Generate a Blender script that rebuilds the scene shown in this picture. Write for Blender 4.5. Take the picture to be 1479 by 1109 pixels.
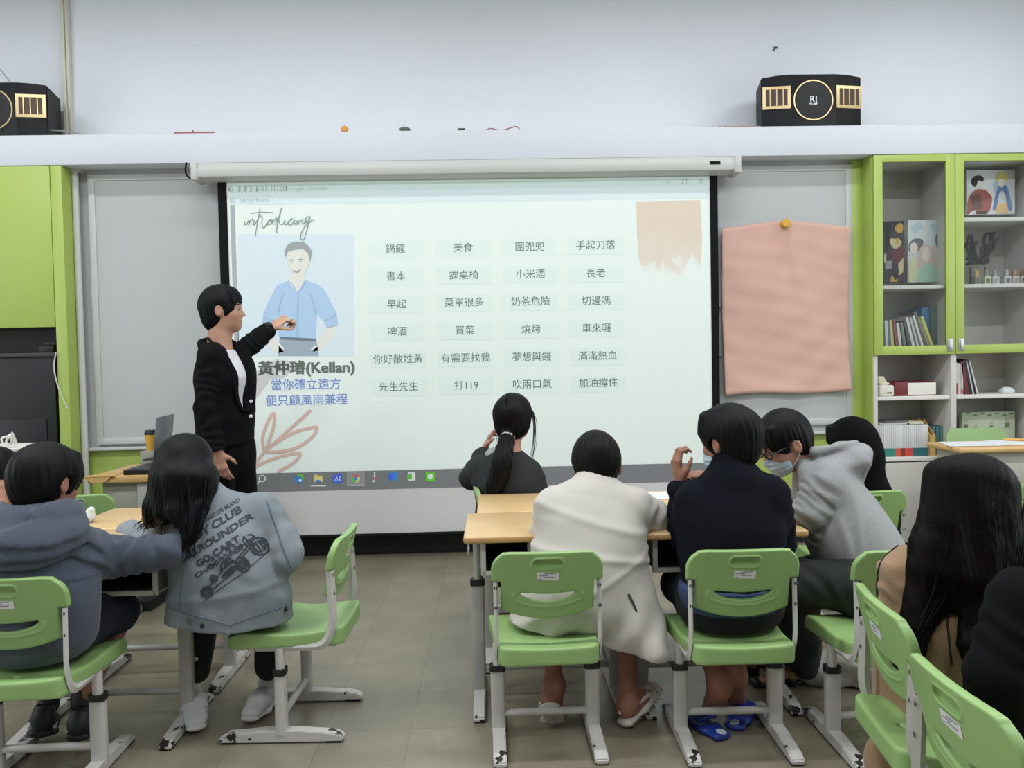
import bpy, bmesh, math, random
import numpy as np
from math import pi, sin, cos, radians, sqrt
from mathutils import Vector, Matrix
from mathutils.bvhtree import BVHTree

for o in list(bpy.data.objects): bpy.data.objects.remove(o)
SC = bpy.context.scene
COL = SC.collection
random.seed(7)
RNG = np.random.default_rng(7)

# ------------------------------------------------------------------ camera
CAM_H, CAM_PITCH, CAM_YAW, CAM_ROLL, FPX = 1.28, -1.8, 1.6, 1.15, 1130.0
CX, CY = 739.5, 554.5
_p, _y, _r = map(radians, (CAM_PITCH, CAM_YAW, CAM_ROLL))
C_F = np.array([sin(_y)*cos(_p), cos(_y)*cos(_p), sin(_p)])
_rt = np.array([cos(_y), -sin(_y), 0.0]); _up = np.cross(_rt, C_F)
C_R = _rt*cos(_r) - _up*sin(_r)
C_U = _up*cos(_r) + _rt*sin(_r)
C_O = np.array([0, 0, CAM_H])
cd = bpy.data.cameras.new('camera')
cd.sensor_fit = 'HORIZONTAL'; cd.sensor_width = 36.0
cd.lens = FPX*36.0/1479.0
cd.clip_start = 0.05; cd.clip_end = 60
cam = bpy.data.objects.new('camera', cd); COL.objects.link(cam)
cam.matrix_world = Matrix(((C_R[0], C_U[0], -C_F[0], 0), (C_R[1], C_U[1], -C_F[1], 0), (C_R[2], C_U[2], -C_F[2], CAM_H), (0, 0, 0, 1)))
SC.camera = cam

def W(px, py, Y):
    """room point at depth Y (metres from the camera along the room) seen at a photo pixel"""
    d = C_F + C_R*(px-CX)/FPX - C_U*(py-CY)/FPX
    return C_O + d*(Y/d[1])

# ------------------------------------------------------------------ light, world, exposure
SC.view_settings.view_transform = 'Standard'
SC.view_settings.look = 'None'
SC.view_settings.gamma = 1.0
SC.view_settings.use_curve_mapping = False
SC.view_settings.exposure = 0.2
wd = bpy.data.worlds.new('world'); SC.world = wd; wd.use_nodes = True
wd.node_tree.nodes['Background'].inputs[0].default_value = (0.75, 0.82, 1.0, 1)
wd.node_tree.nodes['Background'].inputs[1].default_value = 0.12

def area(name, loc, size, power, color=(1, 1, 1), rot=(0, 0, 0), spread=180):
    l = bpy.data.lights.new(name, 'AREA'); l.shape = 'RECTANGLE'
    l.size, l.size_y = size; l.energy = power; l.color = color; l.spread = radians(spread)
    o = bpy.data.objects.new(name, l); o.location = loc; o.rotation_euler = rot
    COL.objects.link(o); return o
LAMP = (0.93, 0.965, 1.0)
# fluorescent ceiling lamps, front row to back row
for _x in (-3.2, -1.1, 1.1, 3.2):
    area('ceiling_lamp', (_x, 3.9, 3.9), (1.25, 0.14), 19 if abs(_x) > 2 else 14, LAMP)
    area('ceiling_lamp', (_x, 1.9, 3.9), (1.25, 0.14), 40, LAMP)
    area('ceiling_lamp', (_x, -0.4, 3.9), (1.25, 0.14), 22, LAMP)
# daylight from the windows of the right hand wall and of the corridor side
area('window_daylight', (4.9, 1.6, 1.9), (1.7, 5.0), 60, (0.9, 0.96, 1.0), (0, radians(90), 0))
area('window_daylight', (-4.9, 1.6, 1.9), (1.7, 5.0), 50, (0.9, 0.96, 1.0), (0, radians(-90), 0))

# ceiling projector: a spot lamp whose beam is cut to the lit rectangle of the screen
PJ = np.array([-0.22, 1.7, 2.72])
SCR_Y = 5.08
BEAM_X0, BEAM_X1, BEAM_Z0, BEAM_ZT, BEAM_Z1 = -1.648, 1.446, 0.455, 0.577, 2.444
def projector_lamp(power=1500):
    l = bpy.data.lights.new('projector_lamp', 'SPOT'); l.energy = power
    l.spot_size = radians(110); l.spot_blend = 0.0; l.shadow_soft_size = 0.004
    l.color = (0.70, 1.0, 0.86)
    o = bpy.data.objects.new('projector_lamp', l); o.location = PJ
    o.rotation_euler = (radians(90), 0, 0)          # looks along +y
    COL.objects.link(o)
    l.use_nodes = True; nt = l.node_tree; N = nt.nodes; K = nt.links
    em = [n for n in N if n.type == 'EMISSION'][0]
    tc = N.new('ShaderNodeTexCoord'); sp = N.new('ShaderNodeSeparateXYZ')
    K.new(tc.outputs['Normal'], sp.inputs[0])
    def m(op, a, b=None):
        n = N.new('ShaderNodeMath'); n.operation = op
        for i, v in enumerate((a, b)):
            if v is None: continue
            if isinstance(v, (int, float)): n.inputs[i].default_value = v
            else: K.new(v, n.inputs[i])
        return n.outputs[0]
    az = m('ABSOLUTE', sp.outputs[2])
    u = m('DIVIDE', sp.outputs[0], az); v = m('DIVIDE', sp.outputs[1], az)
    D = SCR_Y - PJ[1]
    def rng(w, lo, hi): return m('MULTIPLY', m('GREATER_THAN', w, lo), m('LESS_THAN', w, hi))
    inx = rng(u, (BEAM_X0-PJ[0])/D, (BEAM_X1-PJ[0])/D)
    slide = rng(v, (BEAM_ZT-PJ[2])/D, (BEAM_Z1-PJ[2])/D)
    bar = rng(v, (BEAM_Z0-PJ[2])/D, (BEAM_ZT-PJ[2])/D)
    # evens the inverse square and cosine fall over the picture, as a projector's optics do
    r2 = m('ADD', m('ADD', m('MULTIPLY', u, u), m('MULTIPLY', v, v)), 1.0)
    flat = m('POWER', r2, 1.0)
    s = m('MULTIPLY', m('MULTIPLY', inx, m('ADD', slide, m('MULTIPLY', bar, 0.10))), flat)
    K.new(s, em.inputs['Strength'])
    return o
projector_lamp(165)

# ------------------------------------------------------------------ materials
def lin(c):
    c = np.array(c, float)/255.0
    return tuple(np.where(c <= 0.04045, c/12.92, ((c+0.055)/1.055)**2.4))
MATS = {}
def mat(name, rgb, rough=0.6, metal=0.0, bump=0.0, bscale=60.0, var=0.0, vscale=8.0, spec=0.5, stretch=None, sheen=0.0, rgb2=None, coat=0.0):
    m = bpy.data.materials.new(name); m.use_nodes = True
    nt = m.node_tree; N = nt.nodes; K = nt.links; b = N['Principled BSDF']
    c = lin(rgb)
    b.inputs['Base Color'].default_value = (*c, 1); b.inputs['Roughness'].default_value = rough
    b.inputs['Metallic'].default_value = metal; b.inputs['Specular IOR Level'].default_value = spec
    if sheen: b.inputs['Sheen Weight'].default_value = sheen; b.inputs['Sheen Roughness'].default_value = 0.5
    if coat: b.inputs['Coat Weight'].default_value = coat
    tc = N.new('ShaderNodeTexCoord'); vec = tc.outputs['Object']
    if stretch is not None:
        mp = N.new('ShaderNodeMapping'); mp.inputs['Scale'].default_value = stretch
        K.new(vec, mp.inputs[0]); vec = mp.outputs[0]
    if var > 0:
        n = N.new('ShaderNodeTexNoise'); n.inputs['Scale'].default_value = vscale; n.inputs['Detail'].default_value = 5
        K.new(vec, n.inputs['Vector'])
        r = N.new('ShaderNodeValToRGB'); r.color_ramp.elements[0].position = 0.3; r.color_ramp.elements[1].position = 0.7
        c2 = lin(rgb2) if rgb2 else tuple(x*(1-var) for x in c)
        r.color_ramp.elements[0].color = (*c2, 1); r.color_ramp.elements[1].color = (*[min(1, x*(1+(0 if rgb2 else var))) for x in c], 1)
        K.new(n.outputs[0], r.inputs[0]); K.new(r.outputs[0], b.inputs['Base Color'])
    if bump > 0:
        n = N.new('ShaderNodeTexNoise'); n.inputs['Scale'].default_value = bscale; n.inputs['Detail'].default_value = 4
        K.new(vec, n.inputs['Vector'])
        bp = N.new('ShaderNodeBump'); bp.inputs['Strength'].default_value = bump; bp.inputs['Distance'].default_value = 0.01
        K.new(n.outputs[0], bp.inputs['Height']); K.new(bp.outputs[0], b.inputs['Normal'])
    MATS[name] = m
    return m

def glass_mat():
    m = bpy.data.materials.new('cabinet_glass'); m.use_nodes = True
    nt = m.node_tree; N = nt.nodes; K = nt.links; N.remove(N['Principled BSDF'])
    t = N.new('ShaderNodeBsdfTransparent'); t.inputs[0].default_value = (0.96, 0.97, 0.965, 1)
    g = N.new('ShaderNodeBsdfGlossy'); g.inputs['Roughness'].default_value = 0.03
    f = N.new('ShaderNodeFresnel'); f.inputs[0].default_value = 1.18
    x = N.new('ShaderNodeMixShader'); K.new(f.outputs[0], x.inputs[0]); K.new(t.outputs[0], x.inputs[1]); K.new(g.outputs[0], x.inputs[2])
    K.new(x.outputs[0], N['Material Output'].inputs[0]); return m

# ------------------------------------------------------------------ object helpers
def arr(v): return np.array(v, float)
def thing(name, label, cat, loc=(0, 0, 0), rz=0.0, group=None):
    o = bpy.data.objects.new(name, None); o.empty_display_size = 0.1; COL.objects.link(o)
    o.location = loc; o.rotation_euler = (0, 0, rz); o['label'] = label; o['category'] = cat
    if group: o['group'] = group
    return o
def tag(o, label, cat, group=None, kind=None):
    o['label'] = label; o['category'] = cat
    if group: o['group'] = group
    if kind: o['kind'] = kind
    return o
def root_of(o):
    while o.parent: o = o.parent
    return o
def mesh_obj(name, me, m, parent=None, world=False, smooth=True):
    """link a mesh; with world=True the coordinates are room coordinates and are moved into the thing's frame"""
    o = bpy.data.objects.new(name, me); COL.objects.link(o)
    ms = m if isinstance(m, (list, tuple)) else [m]
    if len(me.materials) == 0:
        for x in ms: me.materials.append(x)
    if parent is not None:
        if world:
            r = root_of(parent)
            M = Matrix.LocRotScale(r.location, r.rotation_euler, None).inverted()
            me.transform(M)
        o.parent = parent
    if smooth:
        me.polygons.foreach_set('use_smooth', np.ones(len(me.polygons), bool))
    return o
def bobj(name, bm, m, parent=None, world=False, smooth=False, autos=True):
    me = bpy.data.meshes.new(name)
    bmesh.ops.recalc_face_normals(bm, faces=bm.faces)
    if autos:
        for f in bm.faces: f.smooth = True
        for e in bm.edges:
            if len(e.link_faces) == 2 and e.calc_face_angle(0) > radians(38): e.smooth = False
    bm.to_mesh(me); bm.free()
    return mesh_obj(name, me, m, parent, world, smooth=False)
def struct(name, bm, m):
    o = bobj(name, bm, m); o['kind'] = 'structure'; return o

def BM(): return bmesh.new()
def add_box(bm, lo, hi, bev=0.0, rot=None, cen=None, mi=0, seg=2):
    lo = arr(lo); hi = arr(hi); c = (lo+hi)/2; s = hi-lo
    g = bmesh.ops.create_cube(bm, size=1.0)
    vs = g['verts']
    M = Matrix.Translation(c) @ Matrix.Diagonal((*s, 1))
    bmesh.ops.transform(bm, matrix=M, verts=vs)
    fs = list({f for v in vs for f in v.link_faces})
    if bev > 0:
        es = list({e for v in vs for e in v.link_edges})
        r = bmesh.ops.bevel(bm, geom=es, offset=min(bev, min(s)*0.49), segments=seg, affect='EDGES', profile=0.5)
        fs = [f for f in bm.faces if f in set(r['faces']) or f in set(fs)]
        vs = list({v for f in fs if f.is_valid for v in f.verts})
    if rot is not None:
        cc = Vector(cen if cen is not None else c)
        bmesh.ops.rotate(bm, cent=cc, matrix=rot, verts=[v for v in vs if v.is_valid])
    for f in fs:
        if f.is_valid: f.material_index = mi
    return [v for v in vs if v.is_valid]
def add_tube(bm, pts, r, seg=12, rr=None, caps=True, flat=None, mi=0):
    """sweep a circle (or a flat section) along points"""
    pts = [arr(p) for p in pts]; n = len(pts)
    T = []
    for i in range(n):
        a = pts[max(i-1, 0)]; b = pts[min(i+1, n-1)]
        t = b-a; T.append(t/(np.linalg.norm(t)+1e-12))
    ref = arr((0, 0, 1)) if abs(T[0][2]) < 0.9 else arr((1, 0, 0))
    if flat is not None: ref = arr(flat[2]) if len(flat) > 2 else ref
    u = np.cross(T[0], ref); u /= np.linalg.norm(u)
    rings = []
    for i in range(n):
        u = u - T[i]*np.dot(u, T[i]); u /= np.linalg.norm(u)+1e-12
        v = np.cross(T[i], u)
        ri = rr[i] if rr is not None else r
        ring = []
        for k in range(seg):
            a = 2*pi*k/seg
            if flat is not None:
                ca, sa = cos(a), sin(a); e = 0.5
                du = flat[0]*np.sign(ca)*abs(ca)**e; dv = flat[1]*np.sign(sa)*abs(sa)**e
            else: du, dv = ri*cos(a), ri*sin(a)
            ring.append(bm.verts.new(pts[i]+u*du+v*dv))
        rings.append(ring)
    for i in range(n-1):
        for k in range(seg):
            f = bm.faces.new((rings[i][k], rings[i][(k+1) % seg], rings[i+1][(k+1) % seg], rings[i+1][k])); f.material_index = mi
    if caps:
        bm.faces.new(rings[0][::-1]).material_index = mi; bm.faces.new(rings[-1]).material_index = mi
    return rings
def arc_path(pts, rad=0.03, n=6):
    """polyline with rounded corners"""
    pts = [arr(p) for p in pts]; out = [pts[0]]
    for i in range(1, len(pts)-1):
        a, b, c = pts[i-1], pts[i], pts[i+1]
        d1 = (a-b); l1 = np.linalg.norm(d1); d1 /= l1
        d2 = (c-b); l2 = np.linalg.norm(d2); d2 /= l2
        q = min(rad, l1*0.45, l2*0.45)
        p0 = b+d1*q; p1 = b+d2*q
        for t in np.linspace(0, 1, n): out.append((1-t)**2*p0+2*t*(1-t)*b+t*t*p1)
    out.append(pts[-1]); return out
def add_lathe(bm, prof, c, axis='z', seg=24, mi=0):
    """prof: list of (radius, height)"""
    rings = []
    for r, h in prof:
        ring = []
        for k in range(seg):
            a = 2*pi*k/seg
            p = {'z': (r*cos(a), r*sin(a), h), 'y': (r*cos(a), h, r*sin(a)), 'x': (h, r*cos(a), r*sin(a))}[axis]
            ring.append(bm.verts.new(arr(c)+arr(p)))
        rings.append(ring)
    for i in range(len(rings)-1):
        for k in range(seg):
            bm.faces.new((rings[i][k], rings[i][(k+1) % seg], rings[i+1][(k+1) % seg], rings[i+1][k])).material_index = mi
    bm.faces.new(rings[0]).material_index = mi; bm.faces.new(rings[-1]).material_index = mi
def tri_fill(P2):
    """triangles of a simple outline in 2-D, by cutting ears"""
    idx = list(range(len(P2)))
    A = sum(P2[i][0]*P2[(i+1) % len(P2)][1]-P2[(i+1) % len(P2)][0]*P2[i][1] for i in idx)
    if A < 0: idx = idx[::-1]
    out = []; guard = 0
    def cr(a, b, c): return (b[0]-a[0])*(c[1]-a[1])-(b[1]-a[1])*(c[0]-a[0])
    while len(idx) > 3 and guard < 4000:
        guard += 1; ok = False
        for k in range(len(idx)):
            i, j, l = idx[k-1], idx[k], idx[(k+1) % len(idx)]; a, b, c = P2[i], P2[j], P2[l]
            if cr(a, b, c) <= 0: continue
            if any(cr(a, b, P2[m]) >= 0 and cr(b, c, P2[m]) >= 0 and cr(c, a, P2[m]) >= 0 for m in idx if m not in (i, j, l)): continue
            out.append((i, j, l)); idx.pop(k); ok = True; break
        if not ok: idx.pop(0)
    out.append(tuple(idx)); return out
def add_poly(bm, pts, back=0.0015, mi=0, n=(0, 1, 0)):
    """flat outline with a small real thickness behind it"""
    pts = [arr(p) for p in pts]
    vs = [bm.verts.new(p) for p in pts]; ws = [bm.verts.new(p+arr(n)*back) for p in pts]
    k = len(vs)
    if k == 4:
        bm.faces.new(vs).material_index = mi; bm.faces.new(ws[::-1]).material_index = mi
    else:
        e1 = pts[1]-pts[0]; nn = arr(n)/np.linalg.norm(n); e1 = e1-nn*(e1@nn); e1 = e1/(np.linalg.norm(e1)+1e-12); e2 = np.cross(nn, e1)
        for a, b, c in tri_fill([(p@e1, p@e2) for p in pts]):
            bm.faces.new((vs[a], vs[b], vs[c])).material_index = mi; bm.faces.new((ws[c], ws[b], ws[a])).material_index = mi
    for i in range(k): bm.faces.new((vs[i], ws[i], ws[(i+1) % k], vs[(i+1) % k])).material_index = mi
def spline(pts, n=8, closed=False):
    pts = [arr(p) for p in pts]; m = len(pts); out = []
    for i in range(m if closed else m-1):
        if closed: p0, p1, p2, p3 = pts[(i-1) % m], pts[i], pts[(i+1) % m], pts[(i+2) % m]
        else: p0, p1, p2, p3 = pts[max(i-1, 0)], pts[i], pts[i+1], pts[min(i+2, m-1)]
        for t in np.linspace(0, 1, n, endpoint=False):
            out.append(0.5*((2*p1)+(-p0+p2)*t+(2*p0-5*p1+4*p2-p3)*t*t+(-p0+3*p1-3*p2+p3)*t**3))
    if not closed: out.append(pts[-1])
    return out
def dup(root, loc, rz, label, group=None, name=None):
    r = root.copy(); COL.objects.link(r); r.location = loc; r.rotation_euler = (0, 0, rz); r['label'] = label
    if group: r['group'] = group
    elif 'group' in r: pass
    for ch in list(root.children):
        c = ch.copy(); COL.objects.link(c); c.parent = r
        for g in list(ch.children):
            d = g.copy(); COL.objects.link(d); d.parent = c
    return r

def text_verts(body, size, bold=0.0, shear=0.0, align='CENTER', extrude=0.0, space=1.0, xs=1.0):
    """letters as a mesh in the x-y plane, centred"""
    cu = bpy.data.curves.new('lettering', 'FONT'); cu.body = body; cu.size = size; cu.offset = bold*size
    cu.shear = shear; cu.align_x = align; cu.align_y = 'CENTER'; cu.extrude = extrude; cu.space_character = space; cu.resolution_u = 3
    ob = bpy.data.objects.new('lettering', cu); COL.objects.link(ob)
    dg = bpy.context.evaluated_depsgraph_get(); dg.update()
    me = bpy.data.meshes.new_from_object(ob.evaluated_get(dg))
    v = np.zeros(len(me.vertices)*3); me.vertices.foreach_get('co', v); v = v.reshape(-1, 3)
    v[:, 0] *= xs
    fs = [tuple(p.vertices) for p in me.polygons]
    bpy.data.objects.remove(ob); bpy.data.curves.remove(cu); bpy.data.meshes.remove(me)
    return v, fs
def add_text(bm, body, c, size, ux=(1, 0, 0), uz=(0, 0, 1), mi=0, **kw):
    v, fs = text_verts(body, size, **kw)
    ux = arr(ux); uz = arr(uz); c = arr(c)
    if len(v):
        vs = [bm.verts.new(c+ux*p[0]+uz*p[1]) for p in v]
        for f in fs:
            try: bm.faces.new([vs[i] for i in f]).material_index = mi
            except ValueError: pass

# ------------------------------------------------------------------ signed distance sculpting
class SDF:
    def __init__(s, h=0.006): s.h = h; s.ops = []
    def _add(s, lo, hi, fn, k, neg=False, cut=None):
        s.ops.append((np.minimum(lo, hi), np.maximum(lo, hi), fn, k, neg)); return s
    def cap(s, a, b, ra, rb=None, k=0.02, neg=False, fold=None):
        a = arr(a); b = arr(b); rb = ra if rb is None else rb
        ab = b-a; L2 = max(ab@ab, 1e-9); L = sqrt(L2)
        def fn(X, Y, Z):
            x, y, z = X-a[0], Y-a[1], Z-a[2]
            t = np.clip((x*ab[0]+y*ab[1]+z*ab[2])/L2, 0, 1)
            d = np.sqrt((x-t*ab[0])**2+(y-t*ab[1])**2+(z-t*ab[2])**2)-(ra+(rb-ra)*t)
            if fold:
                am, wl, ph = fold
                d = d+am*np.sin(2*pi*t*L/wl+ph+2.2*np.sin(23*x+31*z+ph)+1.3*np.sin(37*y-19*x))
            return d
        R = max(ra, rb)
        return s._add(np.minimum(a, b)-R, np.maximum(a, b)+R, fn, k, neg)
    def chain(s, pts, rs, k=0.02, **kw):
        for i in range(len(pts)-1): s.cap(pts[i], pts[i+1], rs[i], rs[i+1], k, **kw)
        return s
    def ecap(s, a, b, side, wa, da, wb=None, db=None, k=0.03, neg=False):
        a = arr(a); b = arr(b); wb = wa if wb is None else wb; db = da if db is None else db
        ab = b-a; L2 = max(ab@ab, 1e-9); ax = ab/sqrt(L2)
        sd = arr(side); sd = sd-ax*(sd@ax); sd /= np.linalg.norm(sd); nn = np.cross(ax, sd)
        def fn(X, Y, Z):
            x, y, z = X-a[0], Y-a[1], Z-a[2]
            t = np.clip((x*ab[0]+y*ab[1]+z*ab[2])/L2, 0, 1)
            qx, qy, qz = x-t*ab[0], y-t*ab[1], z-t*ab[2]
            w = wa+(wb-wa)*t; d = da+(db-da)*t; m = np.minimum(w, d)
            u = qx*sd[0]+qy*sd[1]+qz*sd[2]; v = qx*nn[0]+qy*nn[1]+qz*nn[2]; o = qx*ax[0]+qy*ax[1]+qz*ax[2]
            k0 = np.sqrt((u/w)**2+(v/d)**2+(o/m)**2)+1e-9; k1 = np.sqrt((u/w**2)**2+(v/d**2)**2+(o/m**2)**2)+1e-9
            return k0*(k0-1)/k1
        R = max(wa, wb, da, db)
        return s._add(np.minimum(a, b)-R, np.maximum(a, b)+R, fn, k, neg)
    def ell(s, c, r, M=None, k=0.02, neg=False):
        c = arr(c); r = arr(r); M = np.eye(3) if M is None else M
        def fn(X, Y, Z):
            x, y, z = X-c[0], Y-c[1], Z-c[2]
            u = x*M[0, 0]+y*M[1, 0]+z*M[2, 0]; v = x*M[0, 1]+y*M[1, 1]+z*M[2, 1]; w = x*M[0, 2]+y*M[1, 2]+z*M[2, 2]
            k0 = np.sqrt((u/r[0])**2+(v/r[1])**2+(w/r[2])**2)+1e-9
            k1 = np.sqrt((u/r[0]**2)**2+(v/r[1]**2)**2+(w/r[2]**2)**2)+1e-9
            return k0*(k0-1)/k1
        R = r.max()
        return s._add(c-R, c+R, fn, k, neg)
    def box(s, c, hs, M=None, rad=0.005, k=0.01, neg=False):
        c = arr(c); hs = arr(hs); M = np.eye(3) if M is None else M
        def fn(X, Y, Z):
            x, y, z = X-c[0], Y-c[1], Z-c[2]
            q = [np.abs(x*M[0, i]+y*M[1, i]+z*M[2, i])-(hs[i]-rad) for i in range(3)]
            o = np.sqrt(sum(np.maximum(v, 0)**2 for v in q))
            return o+np.minimum(np.maximum(np.maximum(q[0], q[1]), q[2]), 0)-rad
        R = np.linalg.norm(hs)
        return s._add(c-R, c+R, fn, k, neg)
    def fun(s, lo, hi, fn, k=0.01, neg=False): return s._add(arr(lo), arr(hi), fn, k, neg)
    def grid(s, disp=None, cuts=()):
        h = s.h; pos = [o for o in s.ops if not o[4]]
        lo = np.min([o[0] for o in pos], 0)-0.02-2*h; hi = np.max([o[1] for o in pos], 0)+0.02+2*h
        n = np.ceil((hi-lo)/h).astype(int)+1
        ax = [(lo[i]+h*np.arange(n[i])).astype(np.float32) for i in range(3)]
        D = np.full(n, 0.12, np.float32)
        for l, u, fn, k, neg in s.ops:
            m = k+2.5*h+0.004
            i0 = np.clip(np.floor((l-m-lo)/h).astype(int), 0, n); i1 = np.clip(np.ceil((u+m-lo)/h).astype(int)+1, 0, n)
            if np.any(i1 <= i0): continue
            sl = tuple(slice(i0[i], i1[i]) for i in range(3))
            d = fn(ax[0][sl[0]][:, None, None], ax[1][sl[1]][None, :, None], ax[2][sl[2]][None, None, :]).astype(np.float32)
            A = D[sl]
            if neg:
                d = -d; q = np.maximum(k-np.abs(A-d), 0)/max(k, 1e-6); D[sl] = np.maximum(A, d)+q*q*k*0.25
            else:
                q = np.maximum(k-np.abs(A-d), 0)/max(k, 1e-6); D[sl] = np.minimum(A, d)-q*q*k*0.25
        near = np.argwhere(np.abs(D) < max(4*h, 0.02))
        if disp is not None and len(near):
            P = lo+h*near
            D[near[:, 0], near[:, 1], near[:, 2]] += disp(P).astype(np.float32)
        for p, nn in cuts:
            p = arr(p); nn = arr(nn)/np.linalg.norm(nn)
            D = np.maximum(D, ((ax[0]-p[0])*nn[0])[:, None, None]+((ax[1]-p[1])*nn[1])[None, :, None]+((ax[2]-p[2])*nn[2])[None, None, :])
        return D, lo
    def mesh(s, name='shape', disp=None, cuts=(), smooth=1):
        D, lo = s.grid(disp, cuts); V, Q = surfnet(D, lo, s.h)
        for _ in range(smooth):
            acc = np.zeros_like(V); cnt = np.zeros(len(V))
            for i in range(4):
                a = Q[:, i]; b = Q[:, (i+1) % 4]
                for c in range(3):
                    acc[:, c] += np.bincount(a, V[b, c], len(V))+np.bincount(b, V[a, c], len(V))
                cnt += np.bincount(a, minlength=len(V))+np.bincount(b, minlength=len(V))
            V = V*0.5+0.5*acc/np.maximum(cnt, 1)[:, None]
        return to_mesh(name, V, Q)
def to_mesh(name, V, Q):
    me = bpy.data.meshes.new(name)
    me.vertices.add(len(V)); me.vertices.foreach_set('co', V.astype(np.float32).ravel())
    me.loops.add(len(Q)*4); me.loops.foreach_set('vertex_index', Q.astype(np.int32).ravel())
    me.polygons.add(len(Q)); me.polygons.foreach_set('loop_start', np.arange(0, len(Q)*4, 4, dtype=np.int32))
    me.update(calc_edges=True); me.validate()
    return me
def surfnet(D, lo, h):
    S = D < 0
    c = np.zeros(tuple(np.array(D.shape)-1), np.int8)
    for i in (0, 1):
        for j in (0, 1):
            for k in (0, 1):
                c += S[i:S.shape[0]-1+i, j:S.shape[1]-1+j, k:S.shape[2]-1+k]
    mk = (c > 0) & (c < 8)
    idx = np.full(mk.shape, -1, np.int64); C = np.argwhere(mk); idx[mk] = np.arange(len(C))
    acc = np.zeros((len(C), 3)); cnt = np.zeros(len(C))
    cor = [(i, j, k) for i in (0, 1) for j in (0, 1) for k in (0, 1)]
    for a in cor:
        for ax in range(3):
            if a[ax]: continue
            b = list(a); b[ax] = 1
            da = D[C[:, 0]+a[0], C[:, 1]+a[1], C[:, 2]+a[2]].astype(float); db = D[C[:, 0]+b[0], C[:, 1]+b[1], C[:, 2]+b[2]].astype(float)
            x = (da < 0) != (db < 0); t = np.where(x, da/np.where(x, da-db, 1), 0)
            p = np.tile(np.array(a, float), (len(C), 1)); p[:, ax] += t
            acc += p*x[:, None]; cnt += x
    V = lo+h*(C+acc/cnt[:, None])
    Qs = []
    for ax in range(3):
        o = [q for q in range(3) if q != ax]
        s0 = [slice(None)]*3; s1 = [slice(None)]*3; s0[ax] = slice(0, -1); s1[ax] = slice(1, None)
        a = S[tuple(s0)]; b = S[tuple(s1)]
        E = np.argwhere(a != b)
        ok = (E[:, o[0]] > 0) & (E[:, o[1]] > 0) & (E[:, o[0]] < D.shape[o[0]]-1) & (E[:, o[1]] < D.shape[o[1]]-1)
        E = E[ok]; fl = a[E[:, 0], E[:, 1], E[:, 2]]
        def cell(d0, d1):
            q = E.copy(); q[:, o[0]] += d0; q[:, o[1]] += d1; return idx[q[:, 0], q[:, 1], q[:, 2]]
        q = np.stack([cell(-1, -1), cell(0, -1), cell(0, 0), cell(-1, 0)], 1)
        if ax == 1: fl = ~fl
        q[~fl] = q[~fl][:, ::-1]
        Qs.append(q)
    return V, np.concatenate(Qs)
def unit(v): v = arr(v); return v/(np.linalg.norm(v)+1e-12)
def frame(fx, fy, pitch=0.0, roll=0.0):
    """columns: right, forward, up of a head that faces (fx, fy), nods by pitch (deg, + up) and tips by roll (deg)"""
    f = unit((fx, fy, 0)); p = radians(pitch); f = unit(f*cos(p)+arr((0, 0, sin(p))))
    r = unit(np.cross(f, (0, 0, 1))); u = np.cross(r, f)
    a = radians(roll); r2 = r*cos(a)+u*sin(a); u2 = u*cos(a)-r*sin(a)
    return np.stack([r2, f, u2], 1)
def wob(f, seed=0, aniso=(1, 1, 1), amp=1.0):
    g = np.random.default_rng(seed); K = g.normal(size=(7, 3)); K /= np.linalg.norm(K, axis=1)[:, None]
    K = K*f*g.uniform(0.6, 1.6, (7, 1))*arr(aniso); ph = g.uniform(0, 6.28, 7)
    def fn(P):
        wv = P+0.12/f*6.28*0.25*np.sin(P[:, [1, 2, 0]]*f*0.7+ph[:3])
        return amp*np.sin(wv@K.T+ph).sum(1)/3.0
    return fn
# ================================================================== THE SETTING
YF, YP, YW = 5.05, 5.22, 5.46      # cabinet fronts, board panel, upper wall
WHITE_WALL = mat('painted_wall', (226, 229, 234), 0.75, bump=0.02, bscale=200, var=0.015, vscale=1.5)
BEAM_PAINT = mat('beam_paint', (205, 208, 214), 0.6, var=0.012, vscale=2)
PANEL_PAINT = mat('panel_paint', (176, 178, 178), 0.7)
GREEN_LAM = mat('green_laminate', (164, 184, 90), 0.42, var=0.03, vscale=1.2)
BLACK_BASE = mat('black_rubber', (16, 17, 19), 0.6)
WHITE_LAM = mat('white_laminate', (214, 213, 208), 0.5)
CREAM_PIPE = mat('cream_pipe', (206, 204, 188), 0.45)

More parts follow.
